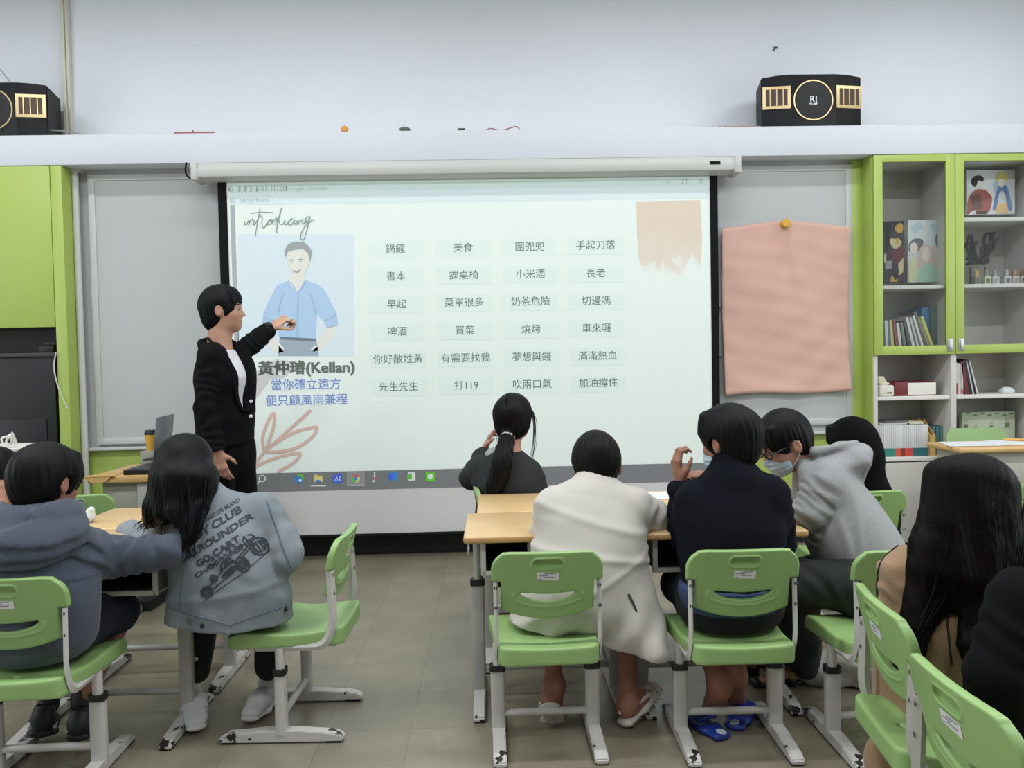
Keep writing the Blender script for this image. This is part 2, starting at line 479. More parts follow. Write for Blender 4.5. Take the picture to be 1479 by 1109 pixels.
def floor_mat():
    m = bpy.data.materials.new('vinyl_floor_tiles'); m.use_nodes = True
    nt = m.node_tree; N = nt.nodes; K = nt.links; b = N['Principled BSDF']
    tc = N.new('ShaderNodeTexCoord')
    br = N.new('ShaderNodeTexBrick'); br.offset = 0.0; br.squash = 1.0
    br.inputs['Color1'].default_value = (*lin((136, 129, 110)), 1); br.inputs['Color2'].default_value = (*lin((128, 121, 103)), 1)
    br.inputs['Mortar'].default_value = (*lin((104, 98, 85)), 1)
    br.inputs['Scale'].default_value = 1.0; br.inputs['Mortar Size'].default_value = 0.0016; br.inputs['Mortar Smooth'].default_value = 0.3
    br.inputs['Bias'].default_value = 0.0; br.inputs['Brick Width'].default_value = 0.30; br.inputs['Row Height'].default_value = 0.30
    K.new(tc.outputs['Object'], br.inputs['Vector'])
    n = N.new('ShaderNodeTexNoise'); n.inputs['Scale'].default_value = 5.0; n.inputs['Detail'].default_value = 8; n.inputs['Roughness'].default_value = 0.65
    K.new(tc.outputs['Object'], n.inputs['Vector'])
    r = N.new('ShaderNodeValToRGB'); r.color_ramp.elements[0].position = 0.3; r.color_ramp.elements[1].position = 0.72
    r.color_ramp.elements[0].color = (0.80, 0.79, 0.78, 1); r.color_ramp.elements[1].color = (1.08, 1.08, 1.07, 1)
    K.new(n.outputs[0], r.inputs[0])
    mx = N.new('ShaderNodeMix'); mx.data_type = 'RGBA'; mx.blend_type = 'MULTIPLY'; mx.inputs[0].default_value = 1
    K.new(br.outputs['Color'], mx.inputs[6]); K.new(r.outputs[0], mx.inputs[7])
    # scuffs: short pale scratches
    mp = N.new('ShaderNodeMapping'); mp.inputs['Scale'].default_value = (26, 3, 1); mp.inputs['Rotation'].default_value = (0, 0, 0.5)
    K.new(tc.outputs['Object'], mp.inputs[0])
    s = N.new('ShaderNodeTexNoise'); s.inputs['Scale'].default_value = 1.0; s.inputs['Detail'].default_value = 2
    K.new(mp.outputs[0], s.inputs['Vector'])
    sr = N.new('ShaderNodeValToRGB'); sr.color_ramp.elements[0].position = 0.70; sr.color_ramp.elements[1].position = 0.78
    sr.color_ramp.elements[0].color = (0, 0, 0, 1); sr.color_ramp.elements[1].color = (0.25, 0.25, 0.25, 1)
    K.new(s.outputs[0], sr.inputs[0])
    m2 = N.new('ShaderNodeMix'); m2.data_type = 'RGBA'; m2.inputs[7].default_value = (*lin((168, 162, 148)), 1)
    K.new(sr.outputs[0], m2.inputs[0]); K.new(mx.outputs[2], m2.inputs[6])
    K.new(m2.outputs[2], b.inputs['Base Color'])
    rr = N.new('ShaderNodeMapRange'); rr.inputs[3].default_value = 0.24; rr.inputs[4].default_value = 0.42
    b.inputs['Specular IOR Level'].default_value = 0.9
    K.new(n.outputs[0], rr.inputs[0]); K.new(rr.outputs[0], b.inputs['Roughness'])
    return m
bm = BM(); add_box(bm, (-5, -3.5, -0.1), (5, 5.6, 0)); struct('floor', bm, floor_mat())
bm = BM(); add_box(bm, (-5, -3.5, 4.0), (5, 5.6, 4.1)); struct('ceiling', bm, mat('ceiling_paint', (200, 202, 204), 0.8))
bm = BM(); add_box(bm, (-5, YW, 0), (5, 5.6, 4.0)); struct('wall_front', bm, WHITE_WALL)
SIDE = mat('side_wall_paint', (178, 180, 180), 0.8)
bm = BM(); add_box(bm, (-5.1, -3.5, 0), (-5, 5.6, 4.0)); struct('wall_left', bm, SIDE)
bm = BM(); add_box(bm, (5, -3.5, 0), (5.1, 5.6, 4.0)); struct('wall_right', bm, SIDE)
bm = BM(); add_box(bm, (-5, -3.6, 0), (5, -3.5, 4.0)); struct('wall_back', bm, SIDE)
# the boxed beam over cabinets and boards
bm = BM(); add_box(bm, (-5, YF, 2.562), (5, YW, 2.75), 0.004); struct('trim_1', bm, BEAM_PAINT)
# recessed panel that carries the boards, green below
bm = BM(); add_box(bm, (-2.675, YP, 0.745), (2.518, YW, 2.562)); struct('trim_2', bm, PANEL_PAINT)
bm = BM(); add_box(bm, (-2.675, YP-0.004, 0.125), (2.518, YW, 0.745)); struct('trim_3', bm, GREEN_LAM)
bm = BM(); add_box(bm, (-2.675, YP-0.012, 0.0), (2.518, YW, 0.125)); struct('baseboard_front', bm, BLACK_BASE)
# white surface pipe in the left corner of the recess, and the conduit on the upper wall
bm = BM(); add_tube(bm, [(-2.655, 5.175, 0.0), (-2.655, 5.175, 2.562)], 0.021, 16); add_box(bm, (-2.69, 5.15, 2.545), (-2.62, 5.215, 2.562))
tag(bobj('pipe', bm, mat('white_pipe', (200, 201, 196), 0.4)), 'white pipe running up the corner beside the left whiteboard', 'pipe')
bm = BM()
a = W(92, 10, 5.425); b = W(96, 188, 5.425)
add_box(bm, (a[0]-0.022, 5.41, 2.75), (a[0]+0.002, YW, 4.0), 0.003); add_box(bm, (a[0]+0.004, 5.42, 2.75), (a[0]+0.024, YW, 4.0), 0.003)
tag(bobj('conduit', bm, CREAM_PIPE), 'cream cable conduit running up the upper wall at left', 'conduit')
# thin slanting cord above the left loudspeaker
bm = BM(); add_tube(bm, [W(-12, 85, 5.44), W(22, 127, 5.44)], 0.003, 6)
tag(bobj('cord', bm, mat('grey_cord', (160, 158, 150), 0.6)), 'thin pale cord slanting down the upper wall to the left loudspeaker', 'cord')

# ------------------------------------------------------------------ left cabinet
t = thing('wall_cabinet', 'green fitted cabinet at left with an open dark niche', 'cabinet', (-3.4, YF, 0))
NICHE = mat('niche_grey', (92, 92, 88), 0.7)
bm = BM(); add_box(bm, (-2.745, YF, 0), (-2.675, YW, 2.56), 0.003); bobj('side_panel', bm, GREEN_LAM, t, True)
bm = BM(); add_box(bm, (-4.6, YW-0.02, 0), (-2.745, YW, 2.56)); bobj('back_panel', bm, NICHE, t, True)
bm = BM(); add_box(bm, (-4.6, YF+0.02, 1.545), (-2.745, YW-0.02, 1.565)); bobj('shelf', bm, NICHE, t, True)
bm = BM(); add_box(bm, (-3.685, YF, 1.544), (-2.749, YF+0.018, 2.557), 0.002); bobj('door', bm, GREEN_LAM, t, True)
bm = BM(); add_box(bm, (-4.6, YF, 1.544), (-3.69, YF+0.018, 2.557), 0.002); bobj('door', bm, GREEN_LAM, t, True)
# black media cabinet standing in the niche
BLK = mat('black_gloss', (14, 15, 18), 0.45)
ztop = W(40, 511, 5.12)[2]
t = thing('media_cabinet', 'black cabinet standing in the niche at far left', 'cabinet', (-3.5, 5.25, 0))
bm = BM(); add_box(bm, (-4.4, 5.12, 0), (-2.80, 5.42, ztop), 0.004); bobj('body', bm, BLK, t, True)
bm = BM(); add_box(bm, (-4.4, 5.105, ztop-0.02), (-2.79, 5.43, ztop+0.005), 0.002); bobj('top', bm, mat('dark_grey', (60, 61, 60), 0.4), t, True)
bm = BM(); add_box(bm, (-4.35, 5.112, 0.3), (-2.86, 5.122, ztop-0.42), 0.003); bobj('door', bm, mat('black_panel', (22, 23, 27), 0.35), t, True)
c = W(70, 506, 5.16)
bm = BM(); add_box(bm, (c[0]-0.05, 5.13, ztop+0.005), (c[0]+0.045, 5.2, ztop+0.05), 0.008); add_box(bm, (c[0]-0.02, 5.14, ztop+0.05), (c[0]+0.06, 5.19, ztop+0.075), 0.008)
tag(bobj('device', bm, mat('device_black', (25, 26, 26), 0.5)), 'small black device lying on top of the black niche cabinet', 'device')
bm = BM()
add_tube(bm, spline([W(81, 509, 5.04), W(78, 530, 5.035), W(83, 555, 5.035), W(92, 578, 5.035), W(98, 590, 5.04)], 6), 0.004, 8)
tag(bobj('cable', bm, mat('white_cable', (205, 205, 200), 0.5)), 'white cable hanging down the green cabinet edge by the niche', 'cable')

# ------------------------------------------------------------------ whiteboards
BOARD = mat('whiteboard', (178, 181, 180), 0.38, bump=0.01, bscale=3)
FRAME = mat('board_frame', (188, 190, 188), 0.45)
def whiteboard(x0, x1, z0, z1, label):
    t = thing('whiteboard', label, 'whiteboard', ((x0+x1)/2, YP, z0))
    y = YP-0.03
    bm = BM(); add_box(bm, (x0+0.03, y+0.008, z0+0.03), (x1-0.03, YP, z1-0.03)); bobj('panel', bm, BOARD, t, True)
    bm = BM()
    add_box(bm, (x0, y, z0), (x0+0.042, YP, z1), 0.004); add_box(bm, (x1-0.042, y, z0), (x1, YP, z1), 0.004)
    add_box(bm, (x0+0.04, y, z0), (x1-0.04, YP, z0+0.042), 0.004); add_box(bm, (x0+0.04, y, z1-0.042), (x1-0.04, YP, z1), 0.004)
    bobj('frame', bm, FRAME, t, True)
whiteboard(-2.585, -0.02, 0.775, 2.535, 'whiteboard mostly behind the presenter, left of the projection screen')
whiteboard(0.0, 2.44, 0.80, 2.535, 'whiteboard behind the pink paper, right of the projection screen')
bm = BM(); add_box(bm, (-2.63, YP-0.055, 0.738), (2.43, YP, 0.757), 0.004)
tag(bobj('chalk_ledge', bm, FRAME), 'pale ledge running under the whiteboards', 'ledge')

# ------------------------------------------------------------------ projection screen
t = thing('projection_screen', 'wide pull-down projection screen showing a lesson slide', 'projection screen', (-0.1, SCR_Y, 2.45))
FAB = mat('screen_fabric', (208, 208, 206), 0.9, spec=0.1)
CASE = mat('screen_case', (190, 191, 186), 0.45)
BORDER = mat('screen_black', (12, 13, 15), 0.8, spec=0.2)
yS = SCR_Y
bm = BM(); add_box(bm, (-1.655, yS, 0.165), (1.452, yS+0.003, 2.47)); bobj('fabric', bm, FAB, t, True)
bm = BM(); add_box(bm, (-1.712, yS-0.0005, 0.165), (-1.655, yS+0.003, 2.47)); bobj('border', bm, BORDER, t, True)
bm = BM(); add_box(bm, (1.452, yS-0.0005, 0.165), (1.503, yS+0.003, 2.47)); bobj('border', bm, BORDER, t, True)
bm = BM(); add_tube(bm, [(-1.715, yS, 0.155), (1.505, yS, 0.155)], 0.013, 12); bobj('weight_bar', bm, BORDER, t, True)
bm = BM()
prof = [(5.12, 2.445), (5.02, 2.445), (4.985, 2.462), (4.975, 2.495), (4.985, 2.535), (5.0, 2.548), (5.12, 2.548)]
for xa, xb in ((-1.80, 1.585),):
    A = [bm.verts.new((xa, p[0], p[1])) for p in prof]; B = [bm.verts.new((xb, p[0], p[1])) for p in prof]
    for i in range(len(prof)): bm.faces.new((A[i], A[(i+1) % 7], B[(i+1) % 7], B[i]))
    bm.faces.new(A); bm.faces.new(B)
cs = bobj('case', bm, CASE, t, True)
for xa, xb in ((-1.842, -1.80), (1.585, 1.628)):
    bm = BM(); add_box(bm, (xa, 4.968, 2.438), (xb, 5.125, 2.552), 0.012); bobj('end_cap', bm, CASE, cs, True)
c = W(1033, 235, 4.975)
bm = BM(); add_box(bm, (c[0]-0.034, 4.972, c[2]-0.010), (c[0]+0.034, 4.99, c[2]+0.010), 0.003); bobj('slot', bm, BORDER, cs, True)
bm = BM(); add_tube(bm, spline([(-1.885, 5.03, 2.562), (-1.888, 5.02, 2.50), (-1.86, 5.0, 2.46), (-1.83, 5.0, 2.452)], 6), 0.006, 8); bobj('cord', bm, BORDER, t, True)

# the projected slide: pigments lit by the projector beam
SL = {}
def smat(n, rgb, rough=0.9): SL[n] = mat('slide_'+n, rgb, rough, spec=0.1); return SL[n]
smat('title', (188, 195, 195)); smat('urlbar', (196, 201, 206)); smat('strip', (155, 155, 158)); smat('text', (96, 106, 104)); smat('bold', (96, 100, 97)); smat('blue', (112, 128, 190))
smat('card', (203, 206, 204)); smat('leaf', (196, 160, 152)); smat('script', (130, 138, 138)); smat('photo', (195, 200, 209)); smat('shirt', (160, 178, 205)); smat('shirt_dark', (146, 166, 196)); smat('skin', (206, 198, 193)); smat('hair', (146, 147, 148))
smat('trouser', (146, 152, 166)); smat('belt', (104, 112, 124)); smat('pale', (206, 208, 207)); smat('faint', (160, 170, 168)); smat('bar', (128, 129, 131)); smat('icon_white', (230, 230, 230)); smat('icon_blue', (70, 140, 215)); smat('icon_yellow', (226, 214, 130)); smat('icon_green', (110, 190, 80)); smat('icon_red', (205, 110, 100)); smat('icon_deep', (80, 110, 225)); smat('icon_bar', (150, 151, 152)); smat('bubble', (100, 205, 50))
def sq(px, py): p = W(px, py, yS); return p
def lay(n): return arr((0, -0.0008*n, 0))
slide = None
def srect(name, x0, y0, x1, y1, m, layer, parent):
    bm = BM(); add_poly(bm, [sq(x0, y0)+lay(layer), sq(x1, y0)+lay(layer), sq(x1, y1)+lay(layer), sq(x0, y1)+lay(layer)], 0.0006)
    return bobj(name, bm, m, parent, True)
def wrect(name, x0, z0, x1, z1, m, layer, parent):
    bm = BM(); y = yS-0.0008*layer
    add_poly(bm, [(x0, y, z0), (x1, y, z0), (x1, y, z1), (x0, y, z1)], 0.0006); return bobj(name, bm, m, parent, True)
slide = wrect('slide', BEAM_X0+0.008, BEAM_ZT, BEAM_X1-0.004, 2.434, FAB, 1, t)
z_t0 = W(700, 273, yS)[2]; z_t1 = W(700, 291, yS)[2]
wrect('title_bar', BEAM_X0+0.012, z_t0, BEAM_X1-0.005, 2.428, SL['title'], 2, slide)
wrect('address_bar', BEAM_X0+0.012, z_t1, BEAM_X1-0.005, z_t0, SL['urlbar'], 2, slide)
p0 = W(327, 300, yS)
wrect('grey_margin', BEAM_X0+0.012, BEAM_ZT, -1.607, z_t1, SL['strip'], 2, slide)
bar = wrect('taskbar', -1.65, BEAM_Z0, BEAM_X1, BEAM_ZT-0.001, SL['bar'], 1, t)
def stext(name, body, px, py, hpx, m, parent, layer=3, **kw):
    bm = BM(); size = hpx/1130*yS*1.12
    add_text(bm, body, sq(px, py)+lay(layer), size, **kw)
    return bobj(name, bm, m, parent, True, autos=False)
bm = BM()
for gx in (371+i*8.4 for i in range(4)):
    for (a0, b0, a1, b1) in ((-3, -3, 3, -2), (-3, 0, 3, 1), (-2.5, 3, 2.5, 4), (-.6, -4, .6, 4)): add_poly(bm, [sq(gx+a0-25, 272.5+b0)+lay(3), sq(gx+a1-25, 272.5+b0)+lay(3), sq(gx+a1-25, 272.5+b1)+lay(3), sq(gx+a0-25, 272.5+b1)+lay(3)], 0.0005)
for gx in (403+i*8.4 for i in range(5)):
    for (a0, b0, a1, b1) in ((-3, -3.4, 3, -2.4), (-3, 2.4, 3, 3.4), (-2.6, -3, -1.6, 4), (1.6, -3, 2.6, 4), (-2, -.4, 2, .4)): add_poly(bm, [sq(gx+a0-25, 272+b0)+lay(3), sq(gx+a1-25, 272+b0)+lay(3), sq(gx+a1-25, 272+b1)+lay(3), sq(gx+a0-25, 272+b1)+lay(3)], 0.0005)
bobj('title_characters', bm, SL['faint'], slide, True, autos=False)
stext('title_text', 'Google Chrome', 443, 272, 8, SL['faint'], slide)
stext('address_text', 'about:blank', 368, 290-0.5, 8, SL['faint'], slide)
bm = BM()
def ring(bm, c, r0, r1, n=28, a0=0, a1=2*pi, mi=0):
    for i in range(n):
        q = [a0+(a1-a0)*i/n, a0+(a1-a0)*(i+1)/n]
        add_poly(bm, [c+arr((r0*cos(q[0]), 0, r0*sin(q[0]))), c+arr((r1*cos(q[0]), 0, r1*sin(q[0]))), c+arr((r1*cos(q[1]), 0, r1*sin(q[1]))), c+arr((r0*cos(q[1]), 0, r0*sin(q[1])))], 0.0004, mi)
def disc(bm, c, r, n=28, mi=0): add_poly(bm, [c+arr((r*cos(2*pi*i/n), 0, r*sin(2*pi*i/n))) for i in range(n)], 0.0004, mi)
pm = 1/1130*yS
ring(bm, sq(333, 273)+lay(3), 2.2*pm, 4*pm); disc(bm, sq(332, 273.5)+lay(3), 2*pm); bobj('page_icon', bm, SL['faint'], slide, True, autos=False); bm = BM(); ring(bm, sq(335, 290)+lay(3), 2.6*pm, 3.4*pm)
add_poly(bm, [sq(334.6, 288.5)+lay(3), sq(335.4, 288.5)+lay(3), sq(335.4, 292)+lay(3), sq(334.6, 292)+lay(3)], 0.0004)
bobj('info_icon', bm, SL['faint'], slide, True, autos=False); bm = BM()
# window buttons at the right end of the title bar
for (a0, b0, a1, b1) in ((961, 263, 968, 264), (985, 259, 986, 266), (991, 259, 992, 266), (985, 259, 992, 260), (985, 265, 992, 266)): add_poly(bm, [sq(a0, b0)+lay(3), sq(a1, b0)+lay(3), sq(a1, b1)+lay(3), sq(a0, b1)+lay(3)], 0.0004)
bobj('window_buttons', bm, SL['faint'], slide, True, autos=False); bm = BM()
add_tube(bm, [sq(1009, 259)+lay(3), sq(1015, 265)+lay(3)], 0.0016, 4); add_tube(bm, [sq(1015, 259)+lay(3), sq(1009, 265)+lay(3)], 0.0016, 4)
bobj('close_cross', bm, SL['faint'], slide, True, autos=False)
# handwriting: "introducing"
def strokes(name, lst, r, m, parent, layer=3, n=7):
    bm = BM()
    for L in lst:
        pts = [sq(*q)+lay(layer) for q in L]
        pts = spline(pts, n) if len(pts) > 2 else pts
        n_ = len(pts); R_ = []
        for i in range(n_):
            d = unit(pts[min(i+1, n_-1)]-pts[max(i-1, 0)]); q = arr((-d[2], 0, d[0]))*r
            y = arr((0, -.00004*i, 0)); R_.append((bm.verts.new(pts[i]+q+y), bm.verts.new(pts[i]-q+y)))
        for i in range(n_-1): bm.faces.new((R_[i][0], R_[i][1], R_[i+1][1], R_[i+1][0]))
    return bobj(name, bm, m, parent, True, autos=False)
def s3(x, y): return (320+x/6.7227, 240+y/6.725)
HW = [[s3(*q) for q in L] for L in (
    [(228, 535), (224, 568), (245, 565), (262, 530), (272, 540), (266, 580), (275, 545), (300, 515), (318, 530), (310, 570), (330, 560), (352, 520)],
    [(238, 510), (241, 506)],
    [(375, 412), (352, 540), (328, 683)], [(285, 458), (400, 448), (505, 452)],
    [(352, 520), (378, 485), (398, 500), (392, 540), (398, 590), (415, 598), (440, 560), (470, 520), (500, 525), (478, 560), (450, 565), (462, 525), (500, 535), (540, 500)],
    [(540, 515), (505, 525), (500, 555), (525, 560), (555, 500), (585, 405), (560, 500), (538, 600), (538, 650)],
    [(560, 530), (568, 560), (595, 565), (620, 525), (614, 565), (640, 560), (668, 520), (690, 508), (655, 535), (650, 565), (680, 570), (712, 520), (705, 560), (722, 560), (742, 530), (742, 570), (755, 540), (785, 520), (790, 545), (788, 560), (805, 555), (830, 520)],
    [(712, 500), (715, 496)],
    [(858, 488), (825, 500), (812, 540), (835, 545), (862, 495), (838, 590), (800, 712), (770, 700), (785, 630), (835, 560), (902, 515)])]
strokes('handwritten_title', HW, 0.0030, SL['script'], slide)
# leaf line drawing
def s4(x, y): return (330+x/4.8217, 480+y/4.8217)
LF = [[s4(*q) for q in L] for L in (
    [(158, 960), (250, 835), (400, 700), (575, 540)],
    [(250, 835), (240, 730), (285, 600), (318, 565), (318, 640), (290, 740), (255, 830)],
    [(255, 828), (330, 770), (450, 700), (560, 668), (617, 663), (580, 730), (480, 800), (360, 830), (260, 832)],
    [(165, 955), (260, 900), (400, 855), (500, 845), (450, 910), (345, 968)])]
strokes('leaf_drawing', LF, 0.010, SL['leaf'], slide)
# word cards
ROWS = [('鍋鏟', '美食', '圍兜兜', '手起刀落'), ('書本', '課桌椅', '小米酒', '長老'), ('早起', '菜單很多', '奶茶危險', '切邊嗎'), ('啤酒', '買菜', '燒烤', '車來囉'), ('你好敝姓黃', '有需要找我', '夢想與錢', '滿滿熱血'), ('先生先生', '打119', '吹兩口氣', '加油撐住')]
CXs = [(571, 669, 765, 860), (572, 670, 766, 860.5), (573, 670.5, 766.5, 861), (574, 671.5, 767, 861.5), (575, 672.5, 768, 863), (576, 673.5, 768.5, 864)]
CYs = [(360, 358.5, 357, 355), (400, 398, 396.5, 395), (440, 437.5, 436, 435), (479.5, 478, 476, 474.5), (519, 517.5, 516, 514.5), (559, 557, 555.5, 553.5)]
for r_ in range(6):
    for c_ in range(4):
        x, y = CXs[r_][c_], CYs[r_][c_]
        cdm = srect('word_card', x-40, y-12.5, x+40, y+12.5, [SL['card'], SL['text']], 2, slide)
        bm = BM(); bm.from_mesh(cdm.data)
        rl = slide.parent.location
        add_text(bm, ROWS[r_][c_], sq(x, y)+lay(3)-arr(rl), 14.3*pm*1.0, mi=1)
        bm.to_mesh(cdm.data); bm.free()
bm = BM()
for k in range(5): add_text(bm, '黃仲璿(Kellan)', sq(443+(k-2)*.45, 532+(.35 if k % 2 else -.35))+lay(3+.1*k), 21.3*pm, xs=1.06)
bobj('name_text', bm, SL['bold'], slide, True, autos=False)
stext('motto_text', '當你確立遠方', 442, 556, 15, SL['blue'], slide, bold=0.004, xs=1.0)
stext('motto_text', '便只顧風雨兼程', 443, 578.5, 15, SL['blue'], slide, bold=0.004, xs=1.0)
# portrait photograph on the slide
def spoly(name, pts, m, layer, parent, smooth=False):
    bm = BM(); P = [sq(*q)+lay(layer) for q in pts]
    if smooth: P = spline(P, 4, True)
    add_poly(bm, P, 0.0005); return bobj(name, bm, m, parent, True, autos=False)
srect('portrait_background', 344, 338, 511, 515, SL['photo'], 2, slide)
PT = []
PT.append(('shirt', 3, [(415, 406), (400, 412), (386, 440), (381, 452), (376, 480), (392, 482), (400, 455), (402, 487), (456, 490), (458, 455), (466, 462), (472, 474), (489, 470), (486, 452), (470, 420), (458, 410), (440, 404), (432, 418)]))
PT.append(('skin', 3, [(378, 480), (390, 500), (398, 511), (410, 508), (402, 498), (394, 480)]))
PT.append(('skin', 3, [(488, 470), (478, 490), (466, 505), (452, 508), (458, 498), (470, 474)]))
PT.append(('trouser', 3, [(404, 487), (457, 490), (461, 514), (402, 514)]))
PT.append(('belt', 4, [(404, 486), (457, 489), (457, 493), (404, 490)]))
PT.append(('skin', 4, [(417, 398), (415, 406), (430, 424), (440, 405), (440, 392)]))
PT.append(('skin', 5, [(413, 365), (416, 380), (421, 394), (429, 402), (438, 399), (445, 386), (449, 370), (444, 358), (420, 358)]))
PT.append(('hair', 6, [(413, 372), (411, 362), (415, 354), (424, 349), (438, 349), (447, 356), (451, 364), (448, 378), (445, 366), (438, 360), (426, 361), (416, 364)]))
for nme, ly, pts in PT: spoly('portrait_'+nme, pts, SL[nme], ly, slide)
bm = BM()
for (a0, b0, a1, b1) in ((417, 375, 424, 376.5), (431, 374, 438, 375.5)): add_poly(bm, [sq(a0, b0)+lay(6), sq(a1, b0-.4)+lay(6), sq(a1, b1)+lay(6), sq(a0, b1)+lay(6)], 0.0004)
for c0 in ((421, 379), (434.5, 378)): disc(bm, sq(*c0)+lay(6), 1.3*pm, 12)
add_poly(bm, [sq(422, 390)+lay(6), sq(429, 391.5)+lay(6), sq(436, 389)+lay(6), sq(433, 393)+lay(6), sq(429, 394.5)+lay(6), sq(425, 393)+lay(6)], 0.0004)
bobj('portrait_features', bm, SL['hair'], slide, True, autos=False)
strokes('portrait_folds', [[(431, 424), (430, 455), (429, 487)], [(402, 455), (405, 436), (409, 424)], [(457, 455), (453, 438), (448, 424)], [(380, 456), (388, 462), (399, 462)], [(470, 462), (480, 458), (486, 452)], [(416, 406), (424, 413), (430, 422), (438, 412), (441, 405)]], 0.003, SL['shirt_dark'], slide, 5)
strokes('portrait_pocket_edges', [[(402, 496), (410, 504)], [(458, 499), (450, 505)]], 0.006, SL['pale'], slide, 6)
# water colour blot, upper right
def blot_mat():
    m = bpy.data.materials.new('slide_watercolour'); m.use_nodes = True
    nt = m.node_tree; N = nt.nodes; K = nt.links; b = N['Principled BSDF']; b.inputs['Roughness'].default_value = 0.9; b.inputs['Specular IOR Level'].default_value = 0.1
    tc = N.new('ShaderNodeTexCoord'); mp = N.new('ShaderNodeMapping'); mp.inputs['Scale'].default_value = (5.5, 1, 2.2)
    K.new(tc.outputs['Object'], mp.inputs[0])
    n = N.new('ShaderNodeTexNoise'); n.inputs['Scale'].default_value = 1.6; n.inputs['Detail'].default_value = 7; K.new(mp.outputs[0], n.inputs['Vector'])
    g = N.new('ShaderNodeSeparateXYZ'); K.new(tc.outputs['Generated'], g.inputs[0])
    ad = N.new('ShaderNodeMath'); ad.operation = 'MULTIPLY_ADD'; K.new(g.outputs[2], ad.inputs[0]); ad.inputs[1].default_value = 0.75; K.new(n.outputs[0], ad.inputs[2])
    r = N.new('ShaderNodeValToRGB'); e = r.color_ramp.elements
    e[0].position = 0.55; e[0].color = (*lin((208, 208, 206)), 1); e[1].position = 1.2 if False else 1.0; e[1].color = (*lin((200, 180, 168)), 1)
    x = r.color_ramp.elements.new(0.70); x.color = (*lin((203, 188, 178)), 1); y_ = r.color_ramp.elements.new(0.66); y_.color = (*lin((206, 203, 199)), 1)
    K.new(ad.outputs[0], r.inputs[0]); K.new(r.outputs[0], b.inputs['Base Color']); return m
bl = spoly('watercolour_blot', [(919, 291), (1011, 289), (1014, 340), (1012, 395), (1000, 408), (985, 396), (972, 412), (958, 392), (940, 398), (924, 385), (920, 340)], blot_mat(), 2, slide)
# taskbar icons
def icon(name, fn, ms):
    bm = BM(); fn(bm); return bobj(name, bm, ms, bar, True, autos=False)
def P2(x, y, l=3): return sq(x, y)+lay(l)
def rect(bm, x0, y0, x1, y1, l=3, mi=0): add_poly(bm, [P2(x0, y0, l), P2(x1, y0, l), P2(x1, y1, l), P2(x0, y1, l)], 0.0004, mi)
def f_search(bm):
    ring(bm, P2(379, 691), 3.6*pm, 5.2*pm); add_tube(bm, [P2(375.5, 695), P2(372, 699)], 0.0045, 6)
icon('search_icon', f_search, SL['icon_white'])
def f_view(bm):
    for q in ((400, 687, 406, 688), (400, 694, 406, 695), (400, 687, 401, 695), (405, 687, 406, 695), (408, 686, 409, 696)): rect(bm, *q)
icon('task_view_icon', f_view, SL['icon_bar'])
icon('browser_icon', lambda bm: (disc(bm, P2(432, 692), 6.3*pm), ring(bm, P2(433, 690, 4), 2.4*pm, 6.2*pm, a0=-.4, a1=2.2, mi=1), disc(bm, P2(434, 693.5, 5), 2.2*pm, mi=2)), [SL['icon_blue'], SL['icon_green'], SL['icon_white']])
icon('folder_icon', lambda bm: (rect(bm, 453, 687, 466, 696), rect(bm, 453, 685.5, 459, 688), rect(bm, 456, 693, 463, 696, 4, 1), rect(bm, 449, 701, 471, 702.3, 3, 2)), [SL['icon_yellow'], SL['icon_blue'], SL['icon_white']])
def f_blue(bm):
    rect(bm, 481, 685, 494, 698); add_tube(bm, [P2(484, 694, 4), P2(487, 688, 4), P2(487.5, 694, 4)], 0.003, 5, mi=1); add_tube(bm, [P2(492, 688, 4), P2(489.5, 691, 4), P2(492, 694, 4)], 0.003, 5, mi=1)
icon('blue_app_icon', f_blue, [SL['icon_deep'], SL['icon_white']])
icon('highlighted_tile', lambda bm: (rect(bm, 501, 681, 527, 701, 2, 0), rect(bm, 501, 700, 527, 701.3, 3, 1)), [SL['icon_bar'], SL['icon_white']])
def f_chrome(bm):
    c0 = P2(514, 691)
    for i, mi in enumerate((0, 1, 2)): ring(bm, c0, 2.4*pm, 6*pm, 10, pi/6+i*2*pi/3, pi/6+(i+1)*2*pi/3, mi)
    disc(bm, P2(514, 691, 4), 2.4*pm, 20, 3)
icon('browser_wheel_icon', f_chrome, [SL['icon_red'], SL['icon_green'], SL['icon_yellow'], SL['icon_blue']])
icon('snip_icon', lambda bm: (rect(bm, 540, 682, 542, 694), rect(bm, 537, 690, 545, 692, 3, 1), rect(bm, 538, 694, 541, 696, 3, 0)), [SL['icon_white'], SL['icon_red']])
icon('document_icon', lambda bm: (rect(bm, 564, 682, 574, 694, 3), rect(bm, 561, 685, 568, 692, 4, 1)), [SL['icon_blue'], SL['icon_deep']])
icon('sheet_icon', lambda bm: (rect(bm, 590, 682, 600, 694, 3, 0), rect(bm, 588, 685, 595, 692, 4, 1)), [SL['icon_white'], SL['icon_green']])
icon('chat_icon', lambda bm: (rect(bm, 615, 682, 628, 695), disc(bm, P2(621.5, 688, 4), 4*pm, 20, 1), add_poly(bm, [P2(620, 691, 4), P2(623, 691, 4), P2(620.5, 694, 4)], 0.0004, 1)), [SL['bubble'], SL['icon_white']])

